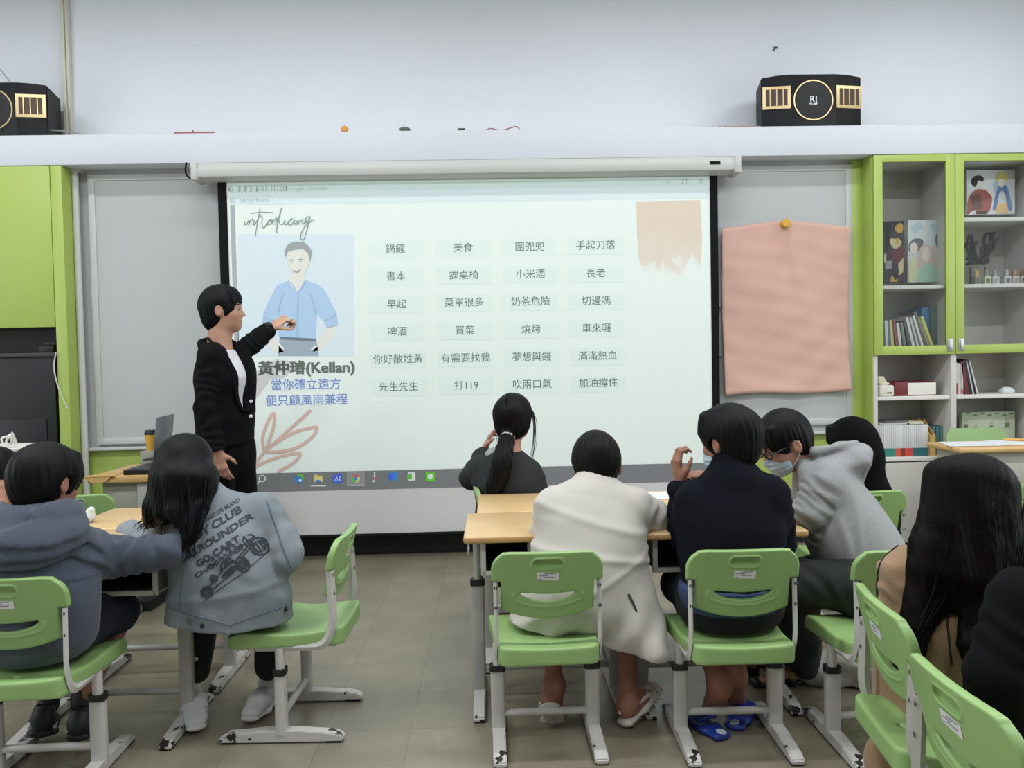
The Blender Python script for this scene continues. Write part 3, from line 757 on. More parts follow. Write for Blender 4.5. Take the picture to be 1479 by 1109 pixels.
# ------------------------------------------------------------------ pink paper and its magnet
bm = BM()
nx, nz = 40, 44
x0, x1 = 1.548, 2.402
V = {}
for j in range(nz+1):
    for i in range(nx+1):
        u = i/nx; v = j/nz; e = abs(u-0.5)*2
        zt = 2.165-0.052*e**1.5; zb = 1.022-0.004*cos(u*9)
        z = zb+(zt-zb)*v; x = x0+(x1-x0)*u+0.008*(1-v)*(0 if u > .5 else 1)*e
        top = v**6; edge = e**8
        y = YP-0.035-0.05*edge*(0.3+0.7*top)-0.006*sin(7*u+9*v)-0.010*(1-v)**3*(1.2+cos(11*u))-0.02*(1-v)**12
        y += -0.028*math.exp(-((u-0.5+0.35*(1-v)*(1 if u < .5 else -1))/0.06)**2)*v**2
        y += 0.0035*sin(30*v+5*sin(4*u))*(0.35+0.65*(1-v))+0.002*sin(55*v+9*u)
        V[i, j] = bm.verts.new((x, min(y, YP-0.032), z))
for j in range(nz):
    for i in range(nx): bm.faces.new((V[i, j], V[i+1, j], V[i+1, j+1], V[i, j+1]))
pk = bobj('poster_paper', bm, mat('pink_paper', (206, 167, 152), 0.75, bump=0.05, bscale=14, spec=0.2), smooth=True)
sm = pk.modifiers.new('thickness', 'SOLIDIFY'); sm.thickness = 0.0015
tag(pk, 'large blank pink paper hung on the right whiteboard', 'paper')
c = W(1134, 323, YP-0.07)
bm = BM(); add_lathe(bm, [(0.0, -0.012), (0.022, -0.012), (0.029, -0.006), (0.029, 0.02), (0.024, 0.03)], (c[0], YP-0.085, c[2]), 'y', 24)
tag(bobj('magnet', bm, mat('yellow_plastic', (214, 160, 52), 0.4)), 'round yellow magnet pinning the top of the pink paper', 'magnet')
# two black hooks on the rail beside the pink paper
for i, py in enumerate((444, 515)):
    c = W(1041, py, YP-0.05); bm = BM()
    add_tube(bm, arc_path([c+arr((0.008, 0.02, 0)), c+arr((-0.012, 0, 0)), c+arr((-0.012, 0, -0.03)), c+arr((0.004, 0, -0.03))], 0.008), 0.004, 8)
    tag(bobj('hook', bm, BORDER), ('upper' if i == 0 else 'lower')+' small black hook beside the left edge of the pink paper', 'hook')
c = W(1120, 69, YW-0.004); bm = BM(); add_box(bm, c-arr((0.012, 0.01, 0.006)), c+arr((0.012, 0.01, 0.006)), 0.004); add_box(bm, c+arr((-.018, -.01, -.022)), c+arr((-.008, .01, -.012)), 0.003)
tag(bobj('wall_plug', bm, mat('dark_plug', (70, 66, 64), 0.7)), 'small dark plug left in the upper wall above the right loudspeaker', 'plug')

# ------------------------------------------------------------------ loudspeakers on the beam
SPK = mat('speaker_black', (7, 8, 10), 0.5, bump=0.1, bscale=350, spec=.25)
GOLD = mat('champagne_gold', (214, 190, 142), 0.35, metal=0.55)
HORN = mat('horn_dark', (70, 50, 34), 0.5)
def make_speaker():
    t = thing('loudspeaker', 'black loudspeaker standing on the beam above the pink paper', 'loudspeaker', (2.132, 5.07, 2.75), 0, 'loudspeakers on the beam')
    hw, hc = 0.33, 0.15
    plan = [(-hw+.06, 0.30), (-hw, 0.03), (-hc-.08, 0.008), (-hc, 0.0), (hc, 0.0), (hc+.08, 0.008), (hw, 0.03), (hw-.06, 0.30)]
    def top(x): return 0.338-0.012*(abs(x)/hw)**2
    bm = BM()
    A = [bm.verts.new((x, y, 0.0)) for x, y in plan]; B = [bm.verts.new((x, y, top(x))) for x, y in plan]
    n = len(plan)
    for i in range(n): bm.faces.new((A[i], A[(i+1) % n], B[(i+1) % n], B[i]))
    bm.faces.new(A); bm.faces.new(B)
    bmesh.ops.bevel(bm, geom=[e for e in bm.edges], offset=0.006, segments=2, affect='EDGES')
    body = bobj('cabinet', bm, SPK, t)
    bm = BM()
    for i in range(64):
        a = 2*pi*i/64; b = 2*pi*(i+1)/64; R0, R1 = 0.122, 0.130
        P = lambda r, q, y: (r*cos(q), y, 0.17+r*sin(q))
        vs = [bm.verts.new(P(R0, a, -0.004)), bm.verts.new(P(R1, a, -0.004)), bm.verts.new(P(R1, b, -0.004)), bm.verts.new(P(R0, b, -0.004))]
        ws = [bm.verts.new(P(R0, a, 0.002)), bm.verts.new(P(R1, a, 0.002)), bm.verts.new(P(R1, b, 0.002)), bm.verts.new(P(R0, b, 0.002))]
        bm.faces.new(vs); bm.faces.new((vs[0], ws[0], ws[3], vs[3])); bm.faces.new((vs[1], vs[2], ws[2], ws[1]))
    bobj('woofer_ring', bm, GOLD, t)
    bm = BM(); add_lathe(bm, [(0.0, -0.001), (0.05, -0.003), (0.10, -0.002), (0.122, 0.0)], (0, 0, 0.17), 'y', 40)
    gr = bobj('woofer_grille', bm, mat('grille_black', (14, 15, 18), 0.6), t)
    bm = BM(); add_text(bm, 'RJ', (0, -0.006, 0.172), 0.062, bold=0.015, extrude=0.0, xs=0.95)
    add_box(bm, (-0.026, -0.0065, 0.137), (0.022, -0.0055, 0.142)); add_box(bm, (-0.018, -0.0065, 0.146), (0.014, -0.0055, 0.148))
    for xx in (-0.024, 0.024-0.01): add_box(bm, (xx-0.004, -0.0065, 0.146), (xx+0.012, -0.0055, 0.150))
    bobj('emblem', bm, mat('silver_letters', (190, 195, 196), 0.4, metal=0.4), gr)
    for s in (-1, 1):
        h = None; ang = s*math.atan2(0.026, 0.18)
        c0 = Vector((s*(hc+0.087), 0.010, 0.190)); R = Matrix.Rotation(ang, 4, 'Z')
        def tr(bm):
            bmesh.ops.rotate(bm, cent=(0, 0, 0), matrix=Matrix.Rotation(ang, 3, 'Z'), verts=bm.verts); bmesh.ops.translate(bm, vec=c0, verts=bm.verts)
        w, hh = 0.088, 0.072
        bm = BM()
        # flared frame
        o = [(-w, -0.006, -hh), (w, -0.006, -hh), (w, -0.006, hh), (-w, -0.006, hh)]; q = [(-w*.78, -0.008, -hh*.74), (w*.78, -0.008, -hh*.74), (w*.78, -0.008, hh*.74), (-w*.78, -0.008, hh*.74)]
        r = [(-w*.45, 0.05, -hh*.6), (w*.45, 0.05, -hh*.6), (w*.45, 0.05, hh*.6), (-w*.45, 0.05, hh*.6)]
        L = [[bm.verts.new(p) for p in ring_] for ring_ in ([(p[0], 0.012, p[2]) for p in o], o, q)]
        for a, b in ((0, 1), (1, 2)):
            for i in range(4): bm.faces.new((L[a][i], L[a][(i+1) % 4], L[b][(i+1) % 4], L[b][i]))
        tr(bm); h = bobj('horn_frame', bm, GOLD, t)
        bm = BM(); A_ = [bm.verts.new((p[0]*1.02, -0.0075, p[2]*1.02)) for p in q]; B_ = [bm.verts.new((p[0], -0.0068, p[2])) for p in r]
        for i in range(4): bm.faces.new((A_[i], A_[(i+1) % 4], B_[(i+1) % 4], B_[i]))
        bm.faces.new(B_); tr(bm); bobj('horn_mouth', bm, HORN, h)
        bm = BM()
        for k in (-0.36, 0.0, 0.36): add_box(bm, (k*w*1.3-0.003, -0.010, -hh*.74), (k*w*1.3+0.003, 0.0, hh*.74))
        tr(bm); bobj('horn_vanes', bm, GOLD, h)
    return t
spk = make_speaker()
dup(spk, (-3.10, 5.07, 2.75), 0, 'black loudspeaker at the upper left corner, cut by the edge of the photo')
# small things left on the beam
zb = 2.75
def on_beam(px): p = W(px, 190, 5.09); return p[0]
bm = BM(); add_box(bm, (on_beam(253), 5.07, zb), (on_beam(310), 5.10, zb+0.016), 0.003); add_tube(bm, [(on_beam(280), 5.08, zb+0.016), (on_beam(279), 5.08, zb+0.03)], 0.004, 6)
tag(bobj('stick', bm, mat('pink_wood', (150, 88, 92), 0.6)), 'pinkish stick lying on the beam left of the screen case', 'stick')
bm = BM(); add_lathe(bm, [(0.0, 0.046)]+[(0.024*sin(a), 0.022+0.024*cos(a)) for a in np.linspace(0.3, pi-0.4, 10)], (on_beam(498), 5.085, zb), 'z', 18)
tag(bobj('ball', bm, mat('orange_plastic', (226, 150, 62), 0.5)), 'small orange ball resting on the beam', 'ball')
f = SDF(0.004); cx = on_beam(587)
for k in range(7): f.ell((cx+RNG.uniform(-.03, .03), 5.09+RNG.uniform(-.01, .01), zb+0.012+RNG.uniform(0, .012)), (0.016, 0.014, 0.013), k=0.008)
tag(mesh_obj('crumpled_lump', f.mesh('lump'), mat('grey_lump', (92, 96, 92), 0.6, bump=0.5, bscale=120)), 'crumpled grey lump on the beam above the screen', 'lump')
bm = BM(); add_box(bm, (on_beam(661), 5.07, zb), (on_beam(672), 5.11, zb+0.018), 0.003)
tag(bobj('small_box', bm, BLK), 'tiny black box on the beam above the screen', 'box')
bm = BM(); add_tube(bm, spline([(on_beam(702), 5.08, zb+0.004), (on_beam(709), 5.08, zb+0.016), (on_beam(725), 5.085, zb+0.005), (on_beam(745), 5.08, zb+0.026), (on_beam(752), 5.085, zb+0.006), (on_beam(766), 5.08, zb+0.004), (on_beam(730), 5.09, zb+0.006)], 8), 0.0035, 6)
tag(bobj('wire', bm, mat('red_wire', (150, 92, 92), 0.5)), 'loose reddish wire lying on the beam', 'wire')
bm = BM(); add_box(bm, (on_beam(1037), 5.075, zb), (on_beam(1098), 5.10, zb+0.012), 0.003)
for q in (1048, 1072): add_tube(bm, [(on_beam(q), 5.085, zb+0.012), (on_beam(q), 5.085, zb+0.024)], 0.003, 6)
tag(bobj('stick', bm, mat('brown_wood', (150, 112, 98), 0.6)), 'brown stick lying on the beam beside the right loudspeaker', 'stick')
bm = BM(); add_tube(bm, spline([(-2.77, 5.12, 2.80), (-2.65, 5.10, 2.785), (-2.55, 5.09, 2.762), (-2.47, 5.09, 2.755)], 6), 0.004, 6)
tag(bobj('cable', bm, mat('speaker_cable', (140, 138, 132), 0.6)), 'thin speaker cable trailing along the beam at upper left', 'cable')
# ================================================================== BOOKCASE AT RIGHT
bx0, bx1 = 2.518, 3.66
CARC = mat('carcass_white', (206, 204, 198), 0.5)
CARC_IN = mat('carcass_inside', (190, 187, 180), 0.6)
SHELF = mat('shelf_white', (218, 216, 210), 0.5)
t = thing('bookcase', 'tall white bookcase with green framed glass doors at right', 'bookcase', (3.08, YF, 0))
BACK = 5.43
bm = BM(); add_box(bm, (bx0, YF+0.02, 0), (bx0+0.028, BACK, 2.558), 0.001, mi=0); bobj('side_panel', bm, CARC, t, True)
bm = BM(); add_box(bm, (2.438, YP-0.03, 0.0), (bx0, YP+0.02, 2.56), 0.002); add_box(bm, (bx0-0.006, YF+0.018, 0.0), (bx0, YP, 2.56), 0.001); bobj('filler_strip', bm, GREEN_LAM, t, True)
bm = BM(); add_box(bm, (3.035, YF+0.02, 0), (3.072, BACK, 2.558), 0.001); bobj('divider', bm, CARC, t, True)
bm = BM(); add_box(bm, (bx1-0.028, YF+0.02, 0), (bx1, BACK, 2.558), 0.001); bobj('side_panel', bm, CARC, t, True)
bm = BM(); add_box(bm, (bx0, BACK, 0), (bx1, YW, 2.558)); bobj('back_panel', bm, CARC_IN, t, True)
def shelf(x0, x1, z, th=0.025):
    bm = BM(); add_box(bm, (x0, YF+0.03, z-th), (x1, BACK, z), 0.002); return bobj('shelf', bm, SHELF, t, True)
L0, L1, R0_, R1_ = bx0+0.028, 3.035, 3.072, bx1-0.028
Z1, Z2, Z3, Z4, Z5 = 1.715, 2.150, 1.300, 0.985, 0.580
for z in (Z1, Z3, Z4, Z5): shelf(L0, L1, z)
for z in (Z1, Z2, Z3, Z4, Z5): shelf(R0_, R1_, z)
shelf(L0, L1, 2.555); shelf(R0_, R1_, 2.555)
for x0, x1 in ((bx0+0.003, 3.052), (3.056, bx1-0.003)):
    bm = BM(); add_box(bm, (x0, YF+0.002, 0.02), (x1, YF+0.02, Z5-0.03), 0.002); bobj('lower_door', bm, mat('lower_door', (190, 186, 178), 0.5), t, True)
GL = glass_mat()
STEEL = mat('brushed_metal', (178, 180, 180), 0.35, metal=0.8)
for x0, x1, hx in ((bx0, 3.053, 1), (3.058, bx1, -1)):
    fw, z0, z1 = 0.058, 1.258, 2.557
    bm = BM(); b = 0.003
    add_box(bm, (x0, YF, z0), (x0+fw, YF+0.02, z1), b); add_box(bm, (x1-fw, YF, z0), (x1, YF+0.02, z1), b)
    add_box(bm, (x0+fw-.002, YF, z0), (x1-fw+.002, YF+0.02, z0+0.058), b); add_box(bm, (x0+fw-.002, YF, z1-0.045), (x1-fw+.002, YF+0.02, z1), b)
    d = bobj('door', bm, GREEN_LAM, t, True)
    bm = BM(); add_box(bm, (x0+fw-.004, YF+0.008, z0+0.054), (x1-fw+.004, YF+0.012, z1-0.041)); bobj('glass_pane', bm, GL, d, True)
    cx = x1-0.035 if hx > 0 else x0+0.035
    bm = BM(); add_box(bm, (cx-0.02, YF-0.004, 1.275), (cx+0.02, YF+0.004, 1.36), 0.004, mi=0); add_box(bm, (cx-0.008, YF-0.006, 1.288), (cx+0.008, YF-0.003, 1.347), 0.001, mi=1)
    bobj('handle', bm, [STEEL, mat('handle_recess', (90, 92, 94), 0.5)], d, True)

# paintings: flat canvases that lean on the back panel, plain figures only
PAL = {}
def pal(n, rgb):
    if n not in PAL: PAL[n] = mat('paint_'+n, rgb, 0.8)
    return PAL[n]
def canvas(name, label, px0, py0, px1, py1, Y, base, shapes, cat='painting', slant=0.0):
    """shapes: (colour name, rgb, outline in photo pixels)"""
    a = W(px0, py1, Y); b = W(px1, py0, Y)
    t = thing(name, label, cat, ((a[0]+b[0])/2, Y, a[2]))
    bm = BM(); add_box(bm, (a[0], Y, a[2]), (b[0], Y+0.018, b[2]), 0.002); bobj('board', bm, base, t, True)
    mats, idx = [], {}; bm = BM(); k = 0
    for (n, rgb, pts) in shapes:
        if n not in idx: idx[n] = len(mats); mats.append(pal(n, rgb))
        k += 1; y = Y-0.0012-0.0004*k
        P = [W(q[0], q[1], Y) for q in pts]
        if len(P) > 4: P = spline(P, 3, True)
        P = [arr((min(max(p[0], a[0]+.002), b[0]-.002), y, min(max(p[2], a[2]+.002), b[2]-.002))) for p in P]
        Q = [P[0]]
        for p in P[1:]:
            if np.linalg.norm(p-Q[-1]) > 1e-4: Q.append(p)
        try: add_poly(bm, Q, 0.0006, idx[n])
        except Exception: pass
    if k: bobj('picture', bm, mats, t, True, autos=False)
    return t
K5 = 4.8217
def c5(*p): return [(1250+x/K5, 210+y/K5) for x, y in p]
canvas('painting', 'dark narrow painting behind the left glass door, next to the pale one', 1274, 319, 1306, 408, 5.24, mat('canvas_dark', (62, 60, 66), 0.8), [
    ('gold', (190, 150, 80), c5((205, 570), (240, 540), (262, 560), (250, 610), (215, 600))), ('cream', (200, 186, 150), c5((170, 650), (245, 660), (240, 700), (205, 720), (175, 690))),
    ('maroon', (100, 52, 58), c5((180, 740), (230, 720), (262, 690), (262, 800), (215, 830), (185, 800))), ('grey', (150, 148, 150), c5((135, 810), (185, 800), (180, 860), (140, 860))),
    ('cream', (200, 186, 150), c5((225, 830), (262, 780), (262, 880), (235, 905))), ('black', (28, 26, 30), c5((135, 600), (175, 590), (165, 690), (140, 740))), ('gold', (190, 150, 80), c5((170, 950), (180, 910), (230, 890), (220, 950))),
    ('black', (28, 26, 30), c5((200, 880), (235, 910), (205, 940), (185, 900))), ('cream', (200, 186, 150), c5((128, 760), (142, 750), (142, 810), (128, 820))), ('gold', (190, 150, 80), c5((215, 640), (235, 645), (225, 690), (205, 680)))])
canvas('painting', 'pale painting of three long haired people behind the left glass door', 1312, 317, 1366, 408, 5.22, mat('canvas_pale', (206, 212, 214), 0.8), [
    ('bluewash', (180, 200, 212), c5((310, 560), (380, 530), (400, 570), (340, 620))), ('bluewash', (180, 200, 212), c5((440, 560), (500, 530), (550, 560), (480, 610))),
    ('pinkwash', (214, 190, 186), c5((480, 790), (520, 720), (560, 720), (560, 890), (500, 880))), ('hairgrey', (112, 112, 116), c5((485, 640), (520, 585), (556, 600), (556, 710), (500, 715))), ('face', (222, 212, 204), c5((505, 640), (528, 615), (548, 640), (545, 690), (525, 705), (508, 680))),
    ('hairgrey', (112, 112, 116), c5((300, 690), (340, 650), (400, 660), (385, 730), (350, 740), (305, 740))), ('face', (222, 212, 204), c5((308, 700), (335, 675), (362, 700), (355, 745), (330, 760), (312, 740))), ('yellowwash', (206, 206, 168), c5((300, 850), (330, 770), (370, 800), (380, 880), (340, 945), (300, 945))),
    ('hairpink', (206, 184, 180), c5((365, 740), (410, 690), (470, 720), (490, 820), (450, 850), (360, 850))), ('face', (222, 212, 204), c5((390, 740), (420, 705), (448, 740), (440, 790), (418, 810), (395, 780))), ('mint', (166, 202, 186), c5((360, 950), (385, 850), (430, 820), (480, 840), (520, 950)))])
canvas('painting', 'painting of one person in red and one in blue on the top right shelf', 1396, 245, 1466, 310, 5.24, mat('canvas_white', (216, 218, 222), 0.8), [
    ('rust', (156, 92, 84), c5((705, 480), (720, 360), (770, 310), (830, 310), (880, 360), (870, 440), (840, 470), (760, 450))), ('brown', (110, 82, 76), c5((735, 350), (800, 330), (815, 440), (740, 450))), ('face', (222, 212, 204), c5((760, 260), (790, 235), (815, 260), (805, 290), (785, 305), (765, 285))),
    ('blackhair', (52, 42, 44), c5((735, 260), (750, 220), (790, 208), (822, 225), (815, 255), (785, 245), (765, 290))), ('trousers', (86, 66, 62), c5((765, 455), (840, 455), (842, 478), (768, 478))),
    ('bluecoat', (100, 130, 180), c5((885, 440), (920, 300), (950, 280), (985, 290), (1020, 440), (990, 440), (970, 330), (930, 330), (915, 430))), ('paleblue', (178, 192, 214), c5((890, 270), (915, 240), (920, 290), (900, 330))), ('face', (222, 212, 204), c5((918, 250), (945, 228), (970, 250), (962, 280), (943, 292), (925, 280))), ('blond', (216, 204, 120), c5((908, 250), (915, 205), (950, 185), (985, 205), (990, 250), (965, 240), (925, 240))),
    ('sand', (220, 184, 130), c5((915, 405), (985, 405), (990, 470), (905, 470)))])

# books: every one a thing with cover and page block
def make_book(label, c, w, th, h, rgb, lean=0.0, group=None, spine=None, rz=0.0, band=None):
    """upright book with its spine to the room; c = bottom front centre; lean in degrees to the left (-) or right (+)"""
    t = thing('book', label, 'book', c, 0, group)
    R = Matrix.Rotation(radians(lean), 3, 'Y')
    cm = mat('cover', rgb, 0.45); pg = MATS.get('pages') or mat('pages', (222, 216, 202), 0.8)
    lift = abs(sin(radians(lean)))*th/2
    def fin(bm):
        bmesh.ops.rotate(bm, cent=(0, 0, 0), matrix=R, verts=bm.verts); bmesh.ops.translate(bm, vec=(0, 0, lift), verts=bm.verts)
    bm = BM(); e = 0.0018
    add_box(bm, (-th/2, 0, 0), (-th/2+e, w, h)); add_box(bm, (th/2-e, 0, 0), (th/2, w, h)); add_box(bm, (-th/2, -0.001, 0), (th/2, 0.0025, h), 0.001)
    if band:
        add_box(bm, (-th/2-.0004, -0.0016, h*band[0]), (th/2+.0004, 0.001, h*band[1]), mi=1)
    fin(bm); bobj('cover', bm, [cm, mat('spine_band', band[2], 0.5)] if band else cm, t)
    bm = BM(); add_box(bm, (-th/2+e, 0.0025, 0.004), (th/2-e, w-0.004, h-0.003)); fin(bm); bobj('pages', bm, pg, t)
    return t
GRP = 'leaning books behind the left glass door'
def PX(px, py, Y): return W(px, py, Y)
rowA = [(1279, 438, (196, 200, 190), 'white'), (1283, 455, (92, 100, 140), 'blue grey'), (1288, 450, (196, 198, 120), 'yellow edged'), (1293, 455, (130, 68, 60), 'rust brown'), (1299, 460, (206, 206, 204), 'white'), (1306, 456, (120, 122, 120), 'mid grey'), (1312, 456, (70, 72, 74), 'charcoal'), (1318, 450, (205, 205, 200), 'ivory'), (1325, 452, (190, 190, 190), 'silver'), (1331, 446, (212, 212, 208), 'tall white'), (1336, 441, (96, 92, 88), 'brown grey'), (1341, 452, (150, 150, 120), 'olive'), (1345, 455, (205, 200, 96), 'bright yellow')]
lean0 = [-2, -3, -4, -6, -7, -9, -11, -13, -15, -17, -18, -19, -20]
ZB = Z3
ordn = ('first', 'second', 'third', 'fourth', 'fifth', 'sixth', 'seventh', 'eighth', 'ninth', 'tenth', 'eleventh', 'twelfth', 'thirteenth', 'fourteenth')
for i, (bx, ty, rgb, nm) in enumerate(rowA):
    p = PX(bx, 497, 5.16); th = 0.019 if i not in (9, 8) else 0.015
    h = [0.19, .185, .19, .185, .17, .175, .185, .21, .21, .225, .255, .215, .22][i]
    make_book(nm+' book leaning left behind the left glass door, '+ordn[i]+' from the left', (p[0], 5.14+0.003*(i % 3), ZB), 0.19, th, h, rgb, lean0[i], GRP)
p = PX(1338.5, 497, 5.19); make_book('blue binder standing upright behind the leaning books', (p[0]+.02, 5.24, ZB), 0.17, 0.05, 0.275, (72, 132, 178), 0)
p = PX(1352, 497, 5.19); make_book('dark green binder standing at the right end behind the left glass door', (p[0]+.005, 5.22, ZB), 0.19, 0.05, 0.29, (92, 112, 108), 0)
p = PX(1361, 497, 5.19); make_book('pale teal binder with a white top, last behind the left glass door', (p[0]+.003, 5.20, ZB), 0.2, 0.03, 0.30, (120, 150, 150), 0, band=(0.55, 0.95, (196, 204, 204)))
# right glass bay
p = PX(1392, 497, 5.16); make_book('thin dark book leaning in the left corner behind the right glass door', (R0_+0.03, 5.13, ZB), 0.2, 0.014, 0.19, (52, 56, 54), -5)
# wire hands sculpture
WIRE = mat('dark_wire', (52, 48, 46), 0.5)
c = W(1412, 381, 5.25); t = thing('wire_sculpture', 'black wire sculpture of two cupped hands behind the right glass door', 'sculpture', (c[0], 5.25, Z1))
sc5 = lambda x, y: W(1250+x/K5, 210+y/K5, 5.25)
bm = BM(); add_tube(bm, [(c[0]-0.05, 5.25, Z1), (c[0]-0.05, 5.25, Z1+0.13)], 0.006, 8); add_tube(bm, [(c[0]+0.05, 5.25, Z1), (c[0]+0.05, 5.25, Z1+0.13)], 0.006, 8)
add_box(bm, (c[0]-0.09, 5.2, Z1), (c[0]+0.09, 5.30, Z1+0.008)); bobj('stand', bm, WIRE, t, True)
bm = BM()
for k, L in enumerate(([(730, 810), (712, 720), (700, 640), (718, 640), (735, 720), (760, 790)], [(745, 810), (730, 700), (735, 645), (752, 660), (756, 730), (775, 800)], [(760, 815), (752, 720), (765, 670), (778, 700), (775, 760), (800, 810)], [(715, 800), (700, 730), (694, 690), (706, 690), (722, 760)],
        [(790, 815), (815, 740), (830, 660), (850, 612), (868, 625), (850, 700), (835, 760), (840, 812)], [(805, 815), (840, 720), (862, 640), (885, 610), (905, 640), (890, 710), (860, 770), (845, 815)], [(820, 820), (812, 730), (815, 680), (835, 650), (845, 700), (838, 780), (850, 820)], [(800, 818), (850, 790), (885, 740), (900, 690), (893, 660), (875, 720), (850, 770)])):
    pts = [sc5(*q)+arr((0, RNG.uniform(-.03, .03), 0)) for q in L]
    add_tube(bm, spline(pts, 6), 0.0055, 6); add_tube(bm, spline([q+arr((RNG.uniform(-.01, .01), RNG.uniform(-.02, .02), RNG.uniform(-.01, .01))) for q in pts], 6), 0.004, 6)
for k in range(16):
    q = [sc5(RNG.uniform(705, 860), RNG.uniform(780, 825))+arr((0, RNG.uniform(-.03, .03), 0)) for _ in range(4)]; add_tube(bm, spline(q, 5), 0.006, 6)
bobj('hands', bm, WIRE, t, True)
# little figures on boxes
FIG = [(1411, 'yellow and brown', (198, 174, 110), (140, 134, 128)), (1425, 'grey eared', (150, 148, 144), (206, 206, 170)), (1437, 'pale grey long eared', (160, 160, 160), (196, 198, 206)), (1454, 'small grey', (176, 176, 176), (198, 198, 198)), (1466, 'tan round headed', (186, 150, 112), (204, 202, 198)), (1477, 'dark tan', (150, 112, 80), (206, 204, 198))]
for i, (px, nm, c1, c2) in enumerate(FIG):
    p = W(px, 405, 5.16); x = p[0]; w = 0.022
    t = thing('figurine', nm+' animal figurine seated on a box, '+ordn[i]+' from the left', 'figurine', (x, 5.16, Z1), 0, 'figurines behind the right glass door')
    bm = BM(); add_box(bm, (x-w, 5.145, Z1), (x+w, 5.19, Z1+0.055), 0.003, mi=0); add_box(bm, (x-w*.6, 5.1435, Z1+0.012), (x+w*.6, 5.146, Z1+0.04), mi=1); bobj('pedestal', bm, [mat('box_card', c2, 0.7), mat('box_mark', tuple(np.array(c2)*(0.55 if i % 2 else 0.8)), 0.7)], t, True)
    f = SDF(0.0025); f.ell((x, 5.165, Z1+0.066), (0.015, 0.014, 0.016)); f.ell((x, 5.162, Z1+0.086), (0.014, 0.013, 0.012), k=0.005)
    for s in (-1, 1): f.ell((x+s*0.009, 5.165, Z1+0.100+(0.008 if 'long' in nm else 0)), (0.004, 0.004, 0.008+(0.006 if 'long' in nm else 0)), k=0.003)
    mesh_obj('animal', f.mesh('animal'), mat('figurine_'+str(i), c1, 0.6, var=0.3, vscale=60), t, True)
# open bays, upper row
f = SDF(0.004); p = W(1276, 569, 5.14); x = p[0]
t = thing('tissue_pack', 'white tissue pack with yellow print beside the dark red book', 'tissue pack', (x, 5.15, Z4))
bm = BM(); add_box(bm, (x-0.045, 5.10, Z4), (x+0.055, 5.2, Z4+0.075), 0.012, mi=0); add_box(bm, (x+0.005, 5.097, Z4+0.02), (x+0.035, 5.101, Z4+0.028), mi=1); bobj('pack', bm, [mat('pack_white', (214, 210, 198), 0.5, var=0.05, vscale=30), mat('pack_print', (70, 70, 70), 0.5)], t, True)
f.ell((x-0.012, 5.15, Z4+0.10), (0.025, 0.02, 0.035)); f.ell((x+0.02, 5.15, Z4+0.085), (0.03, 0.03, 0.018), k=0.02); mesh_obj('tissue', f.mesh('tissue', wob(90, 3, amp=0.006)), mat('tissue_cloth', (216, 208, 178), 0.8), t, True)
p0 = W(1289, 567, 5.13); p1 = W(1351, 567, 5.13)
t = thing('book', 'thick dark red dictionary lying flat on the shelf', 'book', ((p0[0]+p1[0])/2, 5.13, Z4))
cm = mat('dictionary_red', (110, 34, 40), 0.45)
bm = BM(); x0, x1 = p0[0], p1[0]; y0, y1 = 5.11, 5.33; hh = 0.094
add_box(bm, (x0, y0, Z4), (x1, y1, Z4+0.006), 0.002); add_box(bm, (x0, y0, Z4+hh-0.006), (x1, y1, Z4+hh), 0.002); add_box(bm, (x0, y0, Z4), (x0+0.095, y0+0.01, Z4+hh), 0.004); add_box(bm, (x0, y0, Z4), (x0+0.01, y1, Z4+hh), 0.004); bobj('cover', bm, cm, t, True)
bm = BM(); add_box(bm, (x0+0.09, y0+0.001, Z4+0.005), (x1-0.004, y1-.01, Z4+hh-0.006), 0.006); add_box(bm, (x0+0.01, y0+0.012, Z4+0.005), (x1-0.004, y1-.01, Z4+hh-0.006)); bobj('pages', bm, mat('page_white', (224, 220, 210), 0.8), t, True)
xs = R0_+0.012
for i, (th, h, rgb, lean, lab, bd) in enumerate(((0.034, .215, (206, 202, 196), 0, 'white boxed book with a red foot, first on the open right shelf', (0.02, 0.36, (150, 40, 48))), (0.017, .21, (204, 200, 196), 0, 'slim white book beside the red footed book', None), (0.017, .21, (196, 190, 186), 0, 'slim off-white book third on the open right shelf', (0.03, 0.16, (170, 90, 92))), (0.016, .225, (110, 42, 52), -8, 'maroon book leaning on the white books', None), (0.012, .222, (96, 40, 50), -9, 'thin wine red book leaning beside the maroon book', None), (0.018, .24, (32, 30, 32), -11, 'black book leaning fourth from the white set', None), (0.010, .23, (190, 188, 186), -12, 'thin white book between two black books', None), (0.014, .235, (28, 28, 30), -13, 'last black book of the leaning row', None), (0.01, .23, (206, 204, 200), -14, 'thin white book closing the leaning row', None))):
    xs += th/2+0.001+(0.012 if i == 3 else 0.001 if i > 3 else 0)
    make_book(lab, (xs, 5.13, Z4), 0.17, th, h, rgb, lean, 'books on the open right shelf', band=bd); xs += th/2
p = W(1455, 565, 5.15); f = SDF(0.003)
f.box((p[0], 5.16, Z4+0.015), (0.042, 0.03, 0.014), rad=0.01); f.ell((p[0]-0.012, 5.16, Z4+0.032), (0.02, 0.018, 0.012)); f.ell((p[0]+0.018, 5.16, Z4+0.03), (0.018, 0.018, 0.011))
tag(mesh_obj('white_gadget', f.mesh('gadget'), mat('gadget_white', (200, 204, 208), 0.4)), 'small white gadget lying on the open right shelf', 'gadget')
